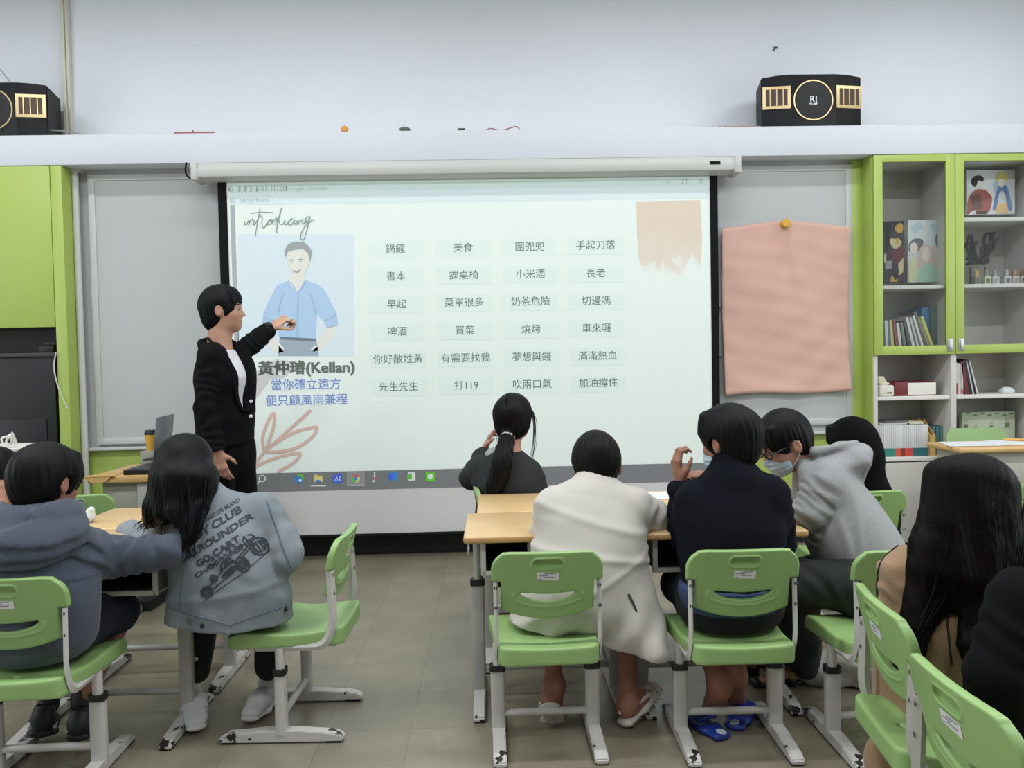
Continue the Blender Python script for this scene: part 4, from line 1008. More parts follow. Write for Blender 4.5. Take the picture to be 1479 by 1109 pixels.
# open bays, lower row: one long row of thin booklets with coloured feet
COLF = [(120, 40, 60), (44, 128, 116), (44, 128, 116), (196, 84, 62), (150, 50, 42), (52, 110, 112)]
xb, xe = W(1267, 655, 5.13)[0], W(1339, 655, 5.13)[0]; nb = 26
for i in range(nb):
    x = xb+(xe-xb)*(i+0.5)/nb; q = i/nb
    foot = (130, 46, 60) if i < 2 else (44, 132, 120) if i < 9 else (200, 84, 64) if i < 12 else (122, 46, 44) if i < 14 else (196, 70, 60) if i < 18 else (50, 104, 112)
    where = 'teal footed' if 2 <= i < 9 else 'blue-green footed' if i >= 18 else 'red footed' if i >= 9 else 'maroon footed'
    mi = [2 <= j < 9 for j in range(nb)]
    side = 'standing on the lower shelf behind the black hood'
    k = i if i < 2 else i-2 if i < 9 else i-9 if i < 18 else i-18
    make_book('thin '+where+' white booklet, '+ordn[k]+' of its colour from the left', (x, 5.12, Z5), 0.19, (xe-xb)/nb*0.92, 0.212, (206, 206, 206), 0, 'booklets on the lower shelf', band=(0.01, 0.27, foot))
for i, (x0, x1, z, th, rgb, lab) in enumerate(((1275, 1310, 0, .012, (96, 96, 96), 'grey magazine lying on the booklets at left'), (1268, 1312, .0, .011, (190, 190, 190), 'white magazine lying across the booklets'), (1307, 1331, 0, .018, (198, 200, 170), 'pale green notebook lying on the booklets'))):
    a = W(x0, 600, 5.15); b = W(x1, 600, 5.15); z0 = Z5+0.214+(0.012 if i == 0 else 0)
    t = thing('magazine', lab, 'magazine', ((a[0]+b[0])/2, 5.14, z0)); bm = BM(); add_box(bm, (a[0], 5.125, z0), (b[0]-(0.004 if i == 1 else 0), 5.30, z0+th), 0.002); bobj('cover', bm, mat('magazine_cover', rgb, 0.4), t, True)
WOOD_L = mat('pale_wood', (206, 168, 104), 0.5, var=0.08, vscale=10, stretch=(1, 1, 8))
a = W(1333, 655, 5.13); t = thing('magazine_file', 'pale wooden magazine file beside the booklets', 'magazine file', (a[0]+0.03, 5.12, Z5))
bm = BM(); xx = xe+0.008
for o in (0.0, 0.030):
    P = [(xx+o, 5.11, Z5), (xx+o, 5.32, Z5), (xx+o, 5.32, Z5+0.24), (xx+o, 5.24, Z5+0.24), (xx+o, 5.11, Z5+0.14)]; add_poly(bm, P, 0.006, n=(1, 0, 0))
bobj('sides', bm, WOOD_L, t, True)
bm = BM(); add_box(bm, (xx, 5.105, Z5), (xx+0.036, 5.112, Z5+0.14)); bobj('front', bm, WOOD_L, t, True)
for i in range(3):
    make_book(('first', 'second', 'third')[i]+' teal book right of the wooden magazine file', (xx+0.055+0.026*i, 5.16, Z5), 0.18, 0.022, 0.195, (76, 116, 116), 0, 'teal books')
p0 = W(1390, 640, 5.25); p1 = W(1466, 594, 5.25)
t = thing('printed_box', 'flat pale green box printed with small figures on the lower right shelf', 'box', ((p0[0]+p1[0])/2, 5.25, Z5))
bm = BM(); add_box(bm, (p0[0], 5.25, Z5), (p1[0], 5.29, p1[2]), 0.002); bobj('box', bm, mat('box_green', (186, 194, 170), 0.6, var=0.05, vscale=20), t, True)
bm = BM()
for (qx, qy, s) in ((1395, 610, 1), (1410, 615, .6), (1432, 612, .8), (1455, 608, 1.1)):
    c = W(qx, qy, 5.248); disc(bm, c, 0.012*s, 14, 0); ring(bm, c, .012*s, .0145*s, 14, 0.2, 2.9, 1); add_poly(bm, [c+arr((-.012*s, 0, -.012*s)), c+arr((.012*s, 0, -.012*s)), c+arr((.016*s, 0, -.04*s)), c+arr((-.016*s, 0, -.04*s))], 0.0005, 1)
for k in range(7):
    c = W(1395+k*10.5, 598+2*(k % 2), 5.248); add_poly(bm, [c, c+arr((.03, 0, 0)), c+arr((.026, 0, .008)), c+arr((.004, 0, .008))], 0.0005, 1)
bobj('print', bm, [mat('print_skin', (196, 178, 150), 0.6), mat('print_dark', (104, 112, 92), 0.6)], t, True, autos=False)
# ================================================================== SCHOOL CHAIRS AND DESKS
GREEN_P = mat('green_plastic', (140, 172, 108), 0.42, bump=0.06, bscale=420, var=0.03, vscale=5)
def worn_white():
    m = mat('worn_white_metal', (190, 187, 182), 0.38)
    nt = m.node_tree; N = nt.nodes; K = nt.links; b = N['Principled BSDF']
    tc = N.new('ShaderNodeTexCoord'); n = N.new('ShaderNodeTexNoise'); n.inputs['Scale'].default_value = 22; n.inputs['Detail'].default_value = 4
    K.new(tc.outputs['Object'], n.inputs['Vector'])
    g = N.new('ShaderNodeSeparateXYZ'); K.new(tc.outputs['Generated'], g.inputs[0])
    a = N.new('ShaderNodeMath'); a.operation = 'SUBTRACT'; K.new(g.outputs[1], a.inputs[0]); a.inputs[1].default_value = 0.5
    a2 = N.new('ShaderNodeMath'); a2.operation = 'ABSOLUTE'; K.new(a.outputs[0], a2.inputs[0])
    a3 = N.new('ShaderNodeMath'); a3.operation = 'MULTIPLY_ADD'; K.new(a2.outputs[0], a3.inputs[0]); a3.inputs[1].default_value = 0.55; K.new(n.outputs[0], a3.inputs[2])
    r = N.new('ShaderNodeValToRGB'); r.color_ramp.interpolation = 'CONSTANT'; r.color_ramp.elements[0].color = (*lin((190, 187, 182)), 1)
    r.color_ramp.elements[1].position = 0.80; r.color_ramp.elements[1].color = (*lin((40, 34, 30)), 1)
    K.new(a3.outputs[0], r.inputs[0]); K.new(r.outputs[0], b.inputs['Base Color']); return m
WORN = worn_white()
METAL_W = mat('white_metal', (190, 187, 182), 0.36)
METAL_G = mat('grey_metal', (168, 166, 160), 0.38)
COLLAR = mat('black_collar', (20, 20, 22), 0.5)
STICK = mat('sticker_white', (214, 212, 214), 0.5); PRINT = mat('sticker_print', (120, 118, 130), 0.6)
RIVET = mat('rivet_steel', (96, 92, 88), 0.35, metal=0.7)

def chair_back_mesh():
    f = SDF(0.0032); hw = 0.176
    def prof(X, Y, Z):
        def rbox(cx, cz, hx, hz, r):
            qx = np.abs(X-cx)-(hx-r); qz = np.abs(Z-cz)-(hz-r)
            return np.sqrt(np.maximum(qx, 0)**2+np.maximum(qz, 0)**2)+np.minimum(np.maximum(qx, qz), 0)-r
        top = rbox(0, 0.592, hw, 0.090, 0.062)
        top = np.maximum(top, 0.585-Z)
        low = rbox(0, 0.56, 0.147, 0.12, 0.01)
        low = np.maximum(low, np.sqrt(X**2+(Z-0.822)**2)-0.362)
        d2 = np.minimum(top, low)
        d2 = np.maximum(d2, Z-0.682)
        # smile slot
        ang = np.clip(np.arctan2(X, 0.78-Z), -0.36, 0.36)
        sl = np.sqrt((X-0.25*np.sin(ang))**2+(Z-(0.78-0.25*np.cos(ang)))**2)-(0.0125-0.010*(np.abs(ang)/0.36)**3)
        sl = np.where(np.abs(X) > 0.115, 1.0, sl)
        d2 = np.maximum(d2, -sl)
        th = np.abs(Y)-0.012
        r = 0.006
        q1 = d2+r; q2 = th+r
        d = np.sqrt(np.maximum(q1, 0)**2+np.maximum(q2, 0)**2)+np.minimum(np.maximum(q1, q2), 0)-r
        # raised lip under the smile and the grip, recess of the grip on the rear
        lip = np.sqrt((np.sqrt((X-0.25*np.sin(ang))**2+(Z-(0.772-0.25*np.cos(ang)))**2)-0.021)**2+(Y+0.012)**2)-0.0035
        lip = np.where((np.abs(X) > 0.12) | (Z > 0.78-0.25*np.cos(ang)), 1.0, lip)
        d = np.minimum(d, lip)
        gr = rbox(0, 0.645, 0.046, 0.0145, 0.0145)
        hole = np.maximum(gr, np.abs(Y+0.014)-0.012)
        d = np.maximum(d, -hole)
        rim = np.sqrt(np.maximum(np.abs(gr-0.003)-0.001, 0)**2+np.maximum(np.abs(Y+0.012)-0.001, 0)**2)-0.002
        return np.minimum(d, rim)
    f.fun((-0.19, -0.02, 0.44), (0.19, 0.02, 0.70), prof, 0.0)
    me = f.mesh('backrest', smooth=1)
    n = len(me.vertices); v = np.zeros(n*3); me.vertices.foreach_get('co', v); v = v.reshape(-1, 3)
    v[:, 1] += 0.55*v[:, 0]**2                     # hollow towards the sitter
    v[:, 1] += -(v[:, 2]-0.47)*0.22-0.165          # leans back
    me.vertices.foreach_set('co', v.ravel()); me.update(); return me
def back_y(x, z): return 0.55*x*x-(z-0.47)*0.22-0.165
def chair_seat_mesh():
    f = SDF(0.0045)
    def fn(X, Y, Z):
        w = 0.158+0.03*np.clip((Y+0.2)/0.36, 0, 1)
        zc = 0.358+0.010*(X/0.17)**2-0.02*np.clip((Y-0.10)/0.08, 0, 2)**2-0.010*np.exp(-((Y+0.03)/0.09)**2)+0.012*np.clip((-Y-0.12)/0.1, 0, 1)
        qx = np.abs(X)-w+0.03; qy = np.abs(Y+0.02)-0.195+0.03
        d2 = np.sqrt(np.maximum(qx, 0)**2+np.maximum(qy, 0)**2)+np.minimum(np.maximum(qx, qy), 0)-0.03
        th = np.abs(Z-zc+0.006)-0.0175
        skirt = np.maximum(np.maximum(d2, -(d2+0.012)), np.abs(Z-0.345)-0.019)
        r = 0.010; q1 = d2+r; q2 = th+r
        d = np.sqrt(np.maximum(q1, 0)**2+np.maximum(q2, 0)**2)+np.minimum(np.maximum(q1, q2), 0)-r
        d = np.minimum(d, skirt)
        hole = np.maximum(np.sqrt((X-0.0)**2+((Y+0.15)*1.6)**2)-0.012, 0.35-Z)
        return np.maximum(d, -hole)
    f.fun((-0.2, -0.23, 0.31), (0.2, 0.19, 0.40), fn, 0.0)
    return f.mesh('seat', smooth=2)
SEAT_TOP = 0.372
def make_chair(label):
    t = thing('school_chair', label, 'chair', (0, 0, 0), 0, 'green school chairs')
    bk = mesh_obj('backrest', chair_back_mesh(), GREEN_P, t)
    bm = BM(); z0, z1, x0, x1 = 0.592, 0.618, -0.034, 0.034
    yq = lambda x, z: back_y(x, z)-0.0135
    def q(x, z): return (x, yq(x, z), z)
    add_poly(bm, [q(x0, z0), q(x1, z0-.003), q(x1, z1-.003), q(x0, z1)], 0.001, 0)
    for k, (a, b) in enumerate(((-0.012, 0.025), (-0.028, 0.0), (-0.012, 0.02))):
        z = z1-0.006-0.006*k; y = lambda x: yq(x, z)-0.0008
        add_poly(bm, [(a, y(a), z), (b, y(b), z), (b, y(b), z+0.002), (a, y(a), z+0.002)], 0.0004, 1)
    add_poly(bm, [(-.031, yq(-.031, z0)-.0008, z0+.003), (-.02, yq(-.02, z0)-.0008, z0+.003), (-.02, yq(-.02, z0)-.0008, z0+.014), (-.031, yq(-.031, z0)-.0008, z0+.014)], 0.0004, 1)
    bobj('label_sticker', bm, [STICK, PRINT], bk, autos=False)
    bm = BM()
    for z in (0.487, 0.495, 0.503): add_box(bm, (-0.022, back_y(0, z)-0.0130, z), (0.022, back_y(0, z)-0.0115, z+0.0025))
    bobj('embossed_mark', bm, GREEN_P, bk, autos=False)
    mesh_obj('seat', chair_seat_mesh(), GREEN_P, t)
    bm = BM(); add_box(bm, (-0.15, -0.19, 0.318), (0.15, 0.10, 0.33), 0.003); bobj('seat_frame', bm, METAL_W, t)
    for s in (-1, 1):
        x = s*0.163
        pts = arc_path([(x, 0.08, 0.325), (x, -0.155, 0.325), (x, -0.185, 0.40), (x, back_y(0.163, 0.59)-0.002, 0.583)], 0.06, 8)
        bm = BM(); add_tube(bm, pts, 0.01, 12, flat=(0.0085, 0.0135, (1, 0, 0)) if False else None, rr=None) if False else add_tube(bm, pts, 0.012, 4, flat=(0.0145, 0.0075, (1, 0, 0)))
        st = bobj('back_strut', bm, METAL_W, t)
        for z in (0.505, 0.568):
            bm = BM(); yy = -0.185+( back_y(0.163, 0.59)-0.002+0.185)*(z-0.40)/0.183
            add_lathe(bm, [(0.0062, -0.0115), (0.005, -0.0125), (0.0, -0.013)], (x, yy, z), 'y', 12); bobj('rivet', bm, RIVET, st)
        xl = s*0.160
        bm = BM(); add_tube(bm, [(xl, 0, 0.03), (xl, 0, 0.235)], 0.02, 16, flat=(0.0185, 0.024, (1, 0, 0)))
        lg = bobj('leg', bm, METAL_W, t)
        bm = BM(); add_tube(bm, [(xl, 0, 0.23), (xl, 0, 0.322)], 0.016, 16); bobj('inner_tube', bm, METAL_W, lg)
        bm = BM(); add_tube(bm, [(xl, 0, 0.232), (xl, 0, 0.252)], 0.02, 16, flat=(0.0215, 0.027, (1, 0, 0))); bobj('collar', bm, COLLAR, lg)
        bm = BM(); make_foot(bm, xl, 0.21); bobj('foot', bm, WORN, t)
        for y0 in (-.205, .15): bm = BM(); add_box(bm, (xl-.02, y0, 0), (xl+.02, y0+.055, 0.006), 0.002); bobj('foot_cap', bm, COLLAR, t)
    bm = BM(); add_tube(bm, [(-0.15, 0, 0.085), (0.15, 0, 0.085)], 0.0125, 12); bobj('crossbar', bm, METAL_W, t)
    return t
def make_foot(bm, x, L, w=0.021, h=0.042):
    """low bar with sloping ends"""
    prof = [(-L, 0.004), (-L, 0.020), (-L*0.86, h*0.8), (-L*0.3, h), (L*0.3, h), (L*0.86, h*0.8), (L, 0.020), (L, 0.004)]
    A = [bm.verts.new((x-w, p[0], p[1])) for p in prof]; B = [bm.verts.new((x+w, p[0], p[1])) for p in prof]; n = len(prof)
    for i in range(n): bm.faces.new((A[i], A[(i+1) % n], B[(i+1) % n], B[i]))
    bm.faces.new(A); bm.faces.new(B)
    bmesh.ops.bevel(bm, geom=list(bm.edges), offset=0.004, segments=2, affect='EDGES')
CH0 = make_chair('green school chair under the student in the white fleece')
CH0.location = (0.165, 2.615, 0); CH0.rotation_euler = (0, 0, radians(0.5))
# (x, y, heading: 0 faces the screen, label)
CHAIRS = [(0.775, 2.575, -1, 'green school chair under the student in the navy top'),
    (-1.42, 2.475, 1, 'green school chair under the boy in the blue hoodie'),
    (-0.725, 2.80, 88, 'green school chair turned sideways under the student in the denim jacket'),
    (0.13, 3.76, -90, 'green school chair of the ponytailed student, only its back edge showing'),
    (1.265, 2.515, 0, 'green school chair under the student in the grey hoodie'),
    (1.615, 3.52, 4, 'green school chair behind the hooded student in black'),
    (1.99, 3.28, -5, 'empty green school chair left of the long haired student, behind the grey hoodie'),
    (1.13, 1.83, -98, 'green school chair with the tan coat hanging behind it'),
    (1.03, 1.37, -92, 'nearest green school chair at the lower right corner'),
    (2.62, 3.7, -4, 'green school chair at the right edge of the photo behind the long black hair'),
    (-2.0, 3.93, 8, 'green school chair in front of the desk with the laptop')]
for x, y, rz, lb in CHAIRS: dup(CH0, (x, y, 0), radians(rz), lb, 'green school chairs')

TOP = mat('desk_wood', (205, 172, 124), 0.32, var=0.07, vscale=6, stretch=(1, 9, 1), bump=0.01, bscale=120)
EDGE = mat('desk_edge', (188, 146, 96), 0.4)
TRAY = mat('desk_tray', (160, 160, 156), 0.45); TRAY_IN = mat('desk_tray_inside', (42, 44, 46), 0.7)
DZ = 0.665
def make_desk(label, w=0.60, d=0.43):
    t = thing('school_desk', label, 'desk', (0, 0, 0), 0, 'school desks')
    f = SDF(0.004)
    f.box((0, 0, DZ-0.013), (w/2, d/2, 0.013), rad=0.008)
    bm = BM(); add_box(bm, (-w/2, -d/2, DZ-0.026), (w/2, d/2, DZ), 0.009, seg=3, mi=0)
    for fc in bm.faces:
        if fc.normal.z < 0.4: fc.material_index = 1
    bobj('tabletop', bm, [TOP, EDGE], t)
    tw, td, z0, z1 = 0.235, 0.17, 0.52, DZ-0.026
    bm = BM(); e = 0.006
    add_box(bm, (-tw, -td, z0), (tw, td, z0+e), 0.001, mi=0); add_box(bm, (-tw, td-e, z0), (tw, td, z1), 0.001, mi=0)
    add_box(bm, (-tw, -td, z0), (-tw+e, td, z1), 0.001, mi=0); add_box(bm, (tw-e, -td, z0), (tw, td, z1), 0.001, mi=0)
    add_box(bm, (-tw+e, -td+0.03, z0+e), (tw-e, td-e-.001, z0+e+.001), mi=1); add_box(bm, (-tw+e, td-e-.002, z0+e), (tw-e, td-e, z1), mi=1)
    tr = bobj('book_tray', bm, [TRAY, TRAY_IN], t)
    bm = BM(); b = 0.012
    add_box(bm, (-tw-b/2, -td-.006, z0-.004), (-tw+b, -td+.006, z1), 0.002); add_box(bm, (tw-b, -td-.006, z0-.004), (tw+b/2, -td+.006, z1), 0.002); add_box(bm, (-tw, -td-.006, z0-.004), (tw, -td+.006, z0+b), 0.002)
    bobj('tray_rim', bm, METAL_W, tr)
    for s in (-1, 1):
        x = s*0.258
        bm = BM(); add_tube(bm, [(x, 0.0, 0.03), (x, 0.0, 0.44)], 0.019, 16, flat=(0.0185, 0.025, (1, 0, 0))); lg = bobj('leg', bm, METAL_G, t)
        bm = BM(); add_tube(bm, [(x, 0.0, 0.43), (x, 0.0, DZ-0.026)], 0.015, 14); bobj('inner_tube', bm, METAL_G, lg)
        bm = BM(); add_tube(bm, [(x, 0.0, 0.435), (x, 0.0, 0.458)], 0.02, 14, flat=(0.0215, 0.028, (1, 0, 0))); bobj('collar', bm, COLLAR, lg)
        bm = BM(); make_foot(bm, x, 0.205); bobj('foot', bm, WORN, t)
        for y0 in (-.2, .15): bm = BM(); add_box(bm, (x-.02, y0, 0), (x+.02, y0+.05, 0.006), 0.002); bobj('foot_cap', bm, COLLAR, t)
        bm = BM(); add_tube(bm, arc_path([(s*0.285, -0.1, DZ-0.026), (s*0.285, -0.1, DZ-0.075), (s*0.285+s*0.0, -0.135, DZ-0.085), (s*0.285, -0.145, DZ-0.06)], 0.02), 0.004, 8); bobj('bag_hook', bm, METAL_W, t)
    bm = BM(); add_tube(bm, [(-0.25, 0, 0.12), (0.25, 0, 0.12)], 0.012, 12); bobj('crossbar', bm, METAL_G, t)
    bm = BM(); add_box(bm, (-0.25, -0.012, 0.50), (0.25, 0.012, 0.522), 0.002); bobj('rail', bm, METAL_G, t)
    return t
DK0 = make_desk('school desk in front of the student in the white fleece'); DK0.location = (0.195, 2.925, 0)
for x, y, rz, lb in [(0.805, 2.90, -1.0, 'school desk in front of the student in the navy top'),
        (0.235, 3.355-0.0, 0, 'school desk just in front of the ponytailed student'), (0.86, 3.34, 0, 'school desk behind the hands of the navy topped student'),
        (-1.365, 2.80, 0, 'school desk under the arm of the boy in the blue hoodie'), (-1.36, 3.24, 0, 'school desk across from the boy in the blue hoodie')]:
    o = dup(DK0, (x, y, 0), radians(rz), lb, 'school desks')

# ------------------------------------------------------------------ teacher's desk with the laptop, left
tx0, tx1, ty0, ty1, tz = -2.15, -1.50, 4.20, 4.72, 0.70
DKW = mat('teacher_desk_wood', (205, 168, 112), 0.4, var=0.08, vscale=6, stretch=(1, 8, 1))
t = thing('teacher_desk', 'wooden topped desk carrying the laptop beside the presenter', 'desk', ((tx0+tx1)/2, ty0, 0))
bm = BM(); add_box(bm, (tx0, ty0, tz-0.035), (tx1, ty1, tz), 0.006); bobj('tabletop', bm, DKW, t, True)
bm = BM(); add_box(bm, (tx0+0.06, ty0+0.04, tz-0.185), (tx1-0.06, ty1-0.04, tz-0.036), 0.004); bobj('apron', bm, mat('desk_apron', (170, 168, 158), 0.5), t, True)
for xx in (tx0+0.30, tx1-0.07):
    bm = BM(); add_box(bm, (xx-0.05, ty0+0.02, 0.06), (xx+0.05, ty0+0.09, tz-0.04), 0.006); lg = bobj('leg', bm, mat('leg_grey', (176, 176, 170), 0.45), t, True)
    bm = BM(); add_box(bm, (xx-0.055, ty0-0.1, 0.0), (xx+0.055, ty0+0.4, 0.06), 0.01); bobj('foot', bm, COLLAR, t, True)
    bm = BM(); add_box(bm, (xx-0.05, ty0+0.015, 0.40), (xx+0.05, ty0+0.09, 0.42), 0.003); bobj('collar', bm, COLLAR, lg, True)
bm = BM(); P = [W(118, 689, 4.19), W(140, 686, 4.19), W(155, 691, 4.18), W(138, 694, 4.17), W(124, 697, 4.17)]
P = [arr((p[0], 4.12+0.02*i, tz+0.003)) for i, p in enumerate(P)]
bm = BM(); add_poly(bm, [(tx0-0.02, 4.19, tz+0.001), (tx0+0.15, 4.19, tz+0.001), (tx0+0.12, 4.34, tz+0.001), (tx0+0.02, 4.36, tz+0.001)], 0.002, n=(0, 0, 1))
add_poly(bm, [(tx0-0.02, 4.192, tz+0.002), (tx0+0.13, 4.192, tz+0.002), (tx0+0.10, 4.188, tz-0.026), (tx0+0.04, 4.188, tz-0.034), (tx0+0.01, 4.188, tz-0.02)], 0.002)
tag(bobj('brown_paper', bm, mat('kraft_paper', (196, 158, 100), 0.7)), 'torn brown paper hanging over the left corner of the laptop desk', 'paper')
bm = BM(); add_box(bm, (tx0+0.17, 4.24, tz), (tx0+0.55, 4.52, tz+0.028), 0.006, mi=0); add_box(bm, (tx0+0.20, 4.27, tz+0.028), (tx0+0.53, 4.50, tz+0.030), 0.002, mi=1)
tag(bobj('folder', bm, [mat('folder_black', (20, 21, 26), 0.35), mat('folder_blue', (52, 66, 92), 0.3, var=0.3, vscale=9)]), 'black tray with a dark blue sheet on the laptop desk', 'tray')
bm = BM(); add_box(bm, (tx0+0.18, 4.46, tz+0.06), (tx0+0.58, 4.70, tz+0.068), 0.003, rot=Matrix.Rotation(radians(-3), 3, 'Y')); add_box(bm, (tx0+0.22, 4.54, tz), (tx0+0.56, 4.69, tz+0.06), 0.004)
tag(bobj('clipboard', bm, mat('clip_black', (34, 36, 38), 0.4)), 'dark clipboard lying across the files behind the black tray', 'clipboard')
bm = BM(); add_box(bm, (tx0+0.34, 4.48, tz+0.082), (tx0+0.60, 4.69, tz+0.090), 0.002, rot=Matrix.Rotation(radians(-3), 3, 'Y')); add_box(bm, (tx0+0.40, 4.52, tz+0.092), (tx0+0.56, 4.68, tz+0.115), 0.006)
tag(bobj('papers', bm, mat('paper_white', (202, 204, 204), 0.6)), 'loose white papers on the clipboard beside the cup', 'papers')
bm = BM(); add_tube(bm, spline([(tx0+0.36, 4.50, tz+0.09), (tx0+0.40, 4.5, tz+0.118), (tx0+0.48, 4.5, tz+0.125), (tx0+0.55, 4.52, tz+0.108)], 6), 0.005, 8)
tag(bobj('cable', bm, COLLAR), 'black cable lying on the white papers', 'cable')
c = W(219, 645, 4.62); cz = W(219, 656, 4.62)[2]
t = thing('coffee_cup', 'yellow paper cup with a black lid behind the laptop', 'cup', (c[0], 4.62, tz+0.09))
bm = BM(); add_box(bm, (c[0]-.05, 4.58, tz), (c[0]+.07, 4.68, tz+0.09), 0.003); tag(bobj('paper_stack', bm, mat('stack_grey', (150, 150, 146), 0.7)), 'stack of papers under the yellow cup', 'papers')
bm = BM(); add_lathe(bm, [(0.026, 0), (0.0355, 0.098)], (c[0], 4.62, tz+0.09), 'z', 24); bobj('cup', bm, mat('cup_yellow', (208, 162, 62), 0.5), t, True)
bm = BM(); add_lathe(bm, [(0.0375, 0.096), (0.0385, 0.104), (0.035, 0.107), (0.033, 0.120), (0.0, 0.121)], (c[0], 4.62, tz+0.09), 'z', 24); bobj('lid', bm, COLLAR, t, True)
# laptop, its lid seen nearly edge-on
a = W(222, 690, 4.40); lx = a[0]
t = thing('laptop', 'open laptop on the wooden topped desk, its lid seen nearly edge-on', 'laptop', (lx+0.12, 4.40, tz))
LG = mat('laptop_grey', (116, 120, 124), 0.35, metal=0.4)
bm = BM(); add_box(bm, (lx+0.02, 4.36, tz+0.002), (lx+0.27, 4.70, tz+0.018), 0.005); bobj('base', bm, LG, t, True)
bm = BM(); R = Matrix.Rotation(radians(8), 3, 'Y') @ Matrix.Rotation(radians(0), 3, 'Z')
add_box(bm, (lx+0.010, 4.36, tz+0.02), (lx+0.017, 4.70, tz+0.30), 0.003); bmesh.ops.rotate(bm, cent=(lx+0.012, 4.36, tz+0.02), matrix=Matrix.Rotation(radians(6), 3, 'Y'), verts=bm.verts); bmesh.ops.rotate(bm, cent=(lx+0.012, 4.36, tz+0.02), matrix=Matrix.Rotation(radians(7), 3, 'Z'), verts=bm.verts)
bobj('lid', bm, LG, t, True)
bm = BM(); add_box(bm, (lx+0.05, 4.39, tz+0.018), (lx+0.20, 4.67, tz+0.0195), 0.001); bobj('keyboard', bm, COLLAR, t, True)

# ------------------------------------------------------------------ table at the back right
a = W(1370, 647, 4.15); rz = a[2]; rx0 = a[0]+.10
t = thing('work_table', 'wooden topped table with papers in front of the bookcase', 'table', (rx0+0.6, 4.15, 0))
bm = BM(); add_box(bm, (rx0-0.05, 4.13, rz-0.03), (rx0+1.3, 4.46, rz), 0.012, seg=3); bobj('tabletop', bm, DKW, t, True)
bm = BM(); add_box(bm, (rx0+0.0, 4.18, rz-0.20), (rx0+1.2, 4.43, rz-0.031), 0.004); bobj('drawer_box', bm, mat('table_drawer', (186, 184, 176), 0.5), t, True)
for xx in (rx0+0.06, rx0+1.14):
    bm = BM(); add_box(bm, (xx-0.03, 4.27, 0.04), (xx+0.03, 4.34, rz-0.19), 0.005); bobj('leg', bm, METAL_W, t, True)
    bm = BM(); make_foot(bm, 0, 0.24, 0.025); bmesh.ops.translate(bm, vec=(xx, 4.30, 0), verts=bm.verts); bobj('foot', bm, WORN, t, True)
c = W(1477, 662, 4.178); bm = BM(); add_text(bm, '4', (c[0]+0.01, 4.1795, c[2]), 0.03)
for i, (q0, q1, dx, lb) in enumerate((((1362, 630), (1435, 640), 0, 'left white worksheet on the back table'), ((1430, 630), (1490, 640), 0.02, 'right white worksheet on the back table'))):
    x0 = W(q0[0], 640, 4.3)[0]; x1 = W(q1[0], 640, 4.3)[0]
    bm = BM(); add_poly(bm, [(x0-0.02, 4.20, rz+0.002+.0015*i), (x1-0.02, 4.18, rz+0.002+.0015*i), (x1+0.03, 4.40, rz+0.002+.0015*i), (x0+0.04, 4.42, rz+0.002+.0015*i)], 0.0012, n=(0, 0, 1))
    tag(bobj('worksheet', bm, mat('sheet', (214, 216, 220), 0.7)), lb, 'paper')
a = W(1449, 629, 4.45); b = W(1482, 633, 4.35)
bm = BM(); add_tube(bm, [(a[0]-.03, 4.40, rz+0.012), (b[0], 4.31, rz+0.012)], 0.008, 6); tag(bobj('pencil', bm, mat('pencil_yellow', (216, 164, 70), 0.4)), 'thick yellow pencil lying on the back table', 'pencil')
o = dup(CH0, (3.12, 4.76, 0), radians(180), 'green school chair behind the back table, facing the camera', 'green school chairs')
o.location.z = 0.0; o.scale = (1.12, 1.0, 1.14)

# ------------------------------------------------------------------ boxes on the floor
p = W(1180, 905, 3.30)
t = thing('cardboard_box', 'flat beige cardboard box on the floor behind the right chairs', 'box', (1.31, 3.26, 0))
bm = BM(); add_box(bm, (1.20, 3.10, 0.0), (1.42, 3.42, 0.085), 0.004); bobj('box', bm, mat('box_beige', (188, 176, 150), 0.7), t, True)
bm = BM(); add_box(bm, (1.192, 3.092, 0.085), (1.428, 3.428, 0.15), 0.004); bobj('lid', bm, mat('box_lid', (200, 186, 156), 0.7), t, True)
f = SDF(0.008); f.box((1.33, 2.98, 0.05), (0.13, 0.08, 0.05), frame(0.3, 1), rad=0.02); f.ell((1.24, 2.95, 0.05), (0.06, 0.05, 0.045), k=0.03)
tag(mesh_obj('plastic_bag', f.mesh('bag', wob(45, 5, amp=0.010)), mat('bag_white', (168, 164, 154), 0.5, bump=0.3, bscale=40)), 'crumpled whitish bag on the floor in front of the cardboard box', 'bag')
# tray of things on the far left desk
p = W(45, 645, 3.75)
t = thing('storage_box', 'tan cardboard tray at far left with a white cable on it', 'box', (p[0], 3.75, 0))
zt = p[2]
bm = BM(); add_box(bm, (-2.75, 3.62, 0.667), (-2.20, 3.95, zt-0.012), 0.006); bobj('box', bm, mat('tray_tan', (180, 148, 104), 0.7), t, True)
bm = BM(); add_box(bm, (-2.75, 3.61, zt-0.012), (-2.19, 3.96, zt), 0.003); bobj('paper_top', bm, mat('tray_white', (206, 204, 198), 0.6), t, True)
t2 = dup(DK0, (-2.55, 3.78, 0), 0, 'school desk at far left under the tan tray', 'school desks')
bm = BM(); add_tube(bm, spline([W(5, 643, 3.70), W(3, 633, 3.7), W(14, 631, 3.7), W(17, 639, 3.72), W(9, 641, 3.74), W(14, 628, 3.74), W(21, 640, 3.72), W(17, 625, 3.7), W(24, 641, 3.72)], 7), 0.006, 8)
tag(bobj('cable', bm, mat('cable_white', (210, 208, 204), 0.5)), 'looped white cable on the tan tray at far left', 'cable')
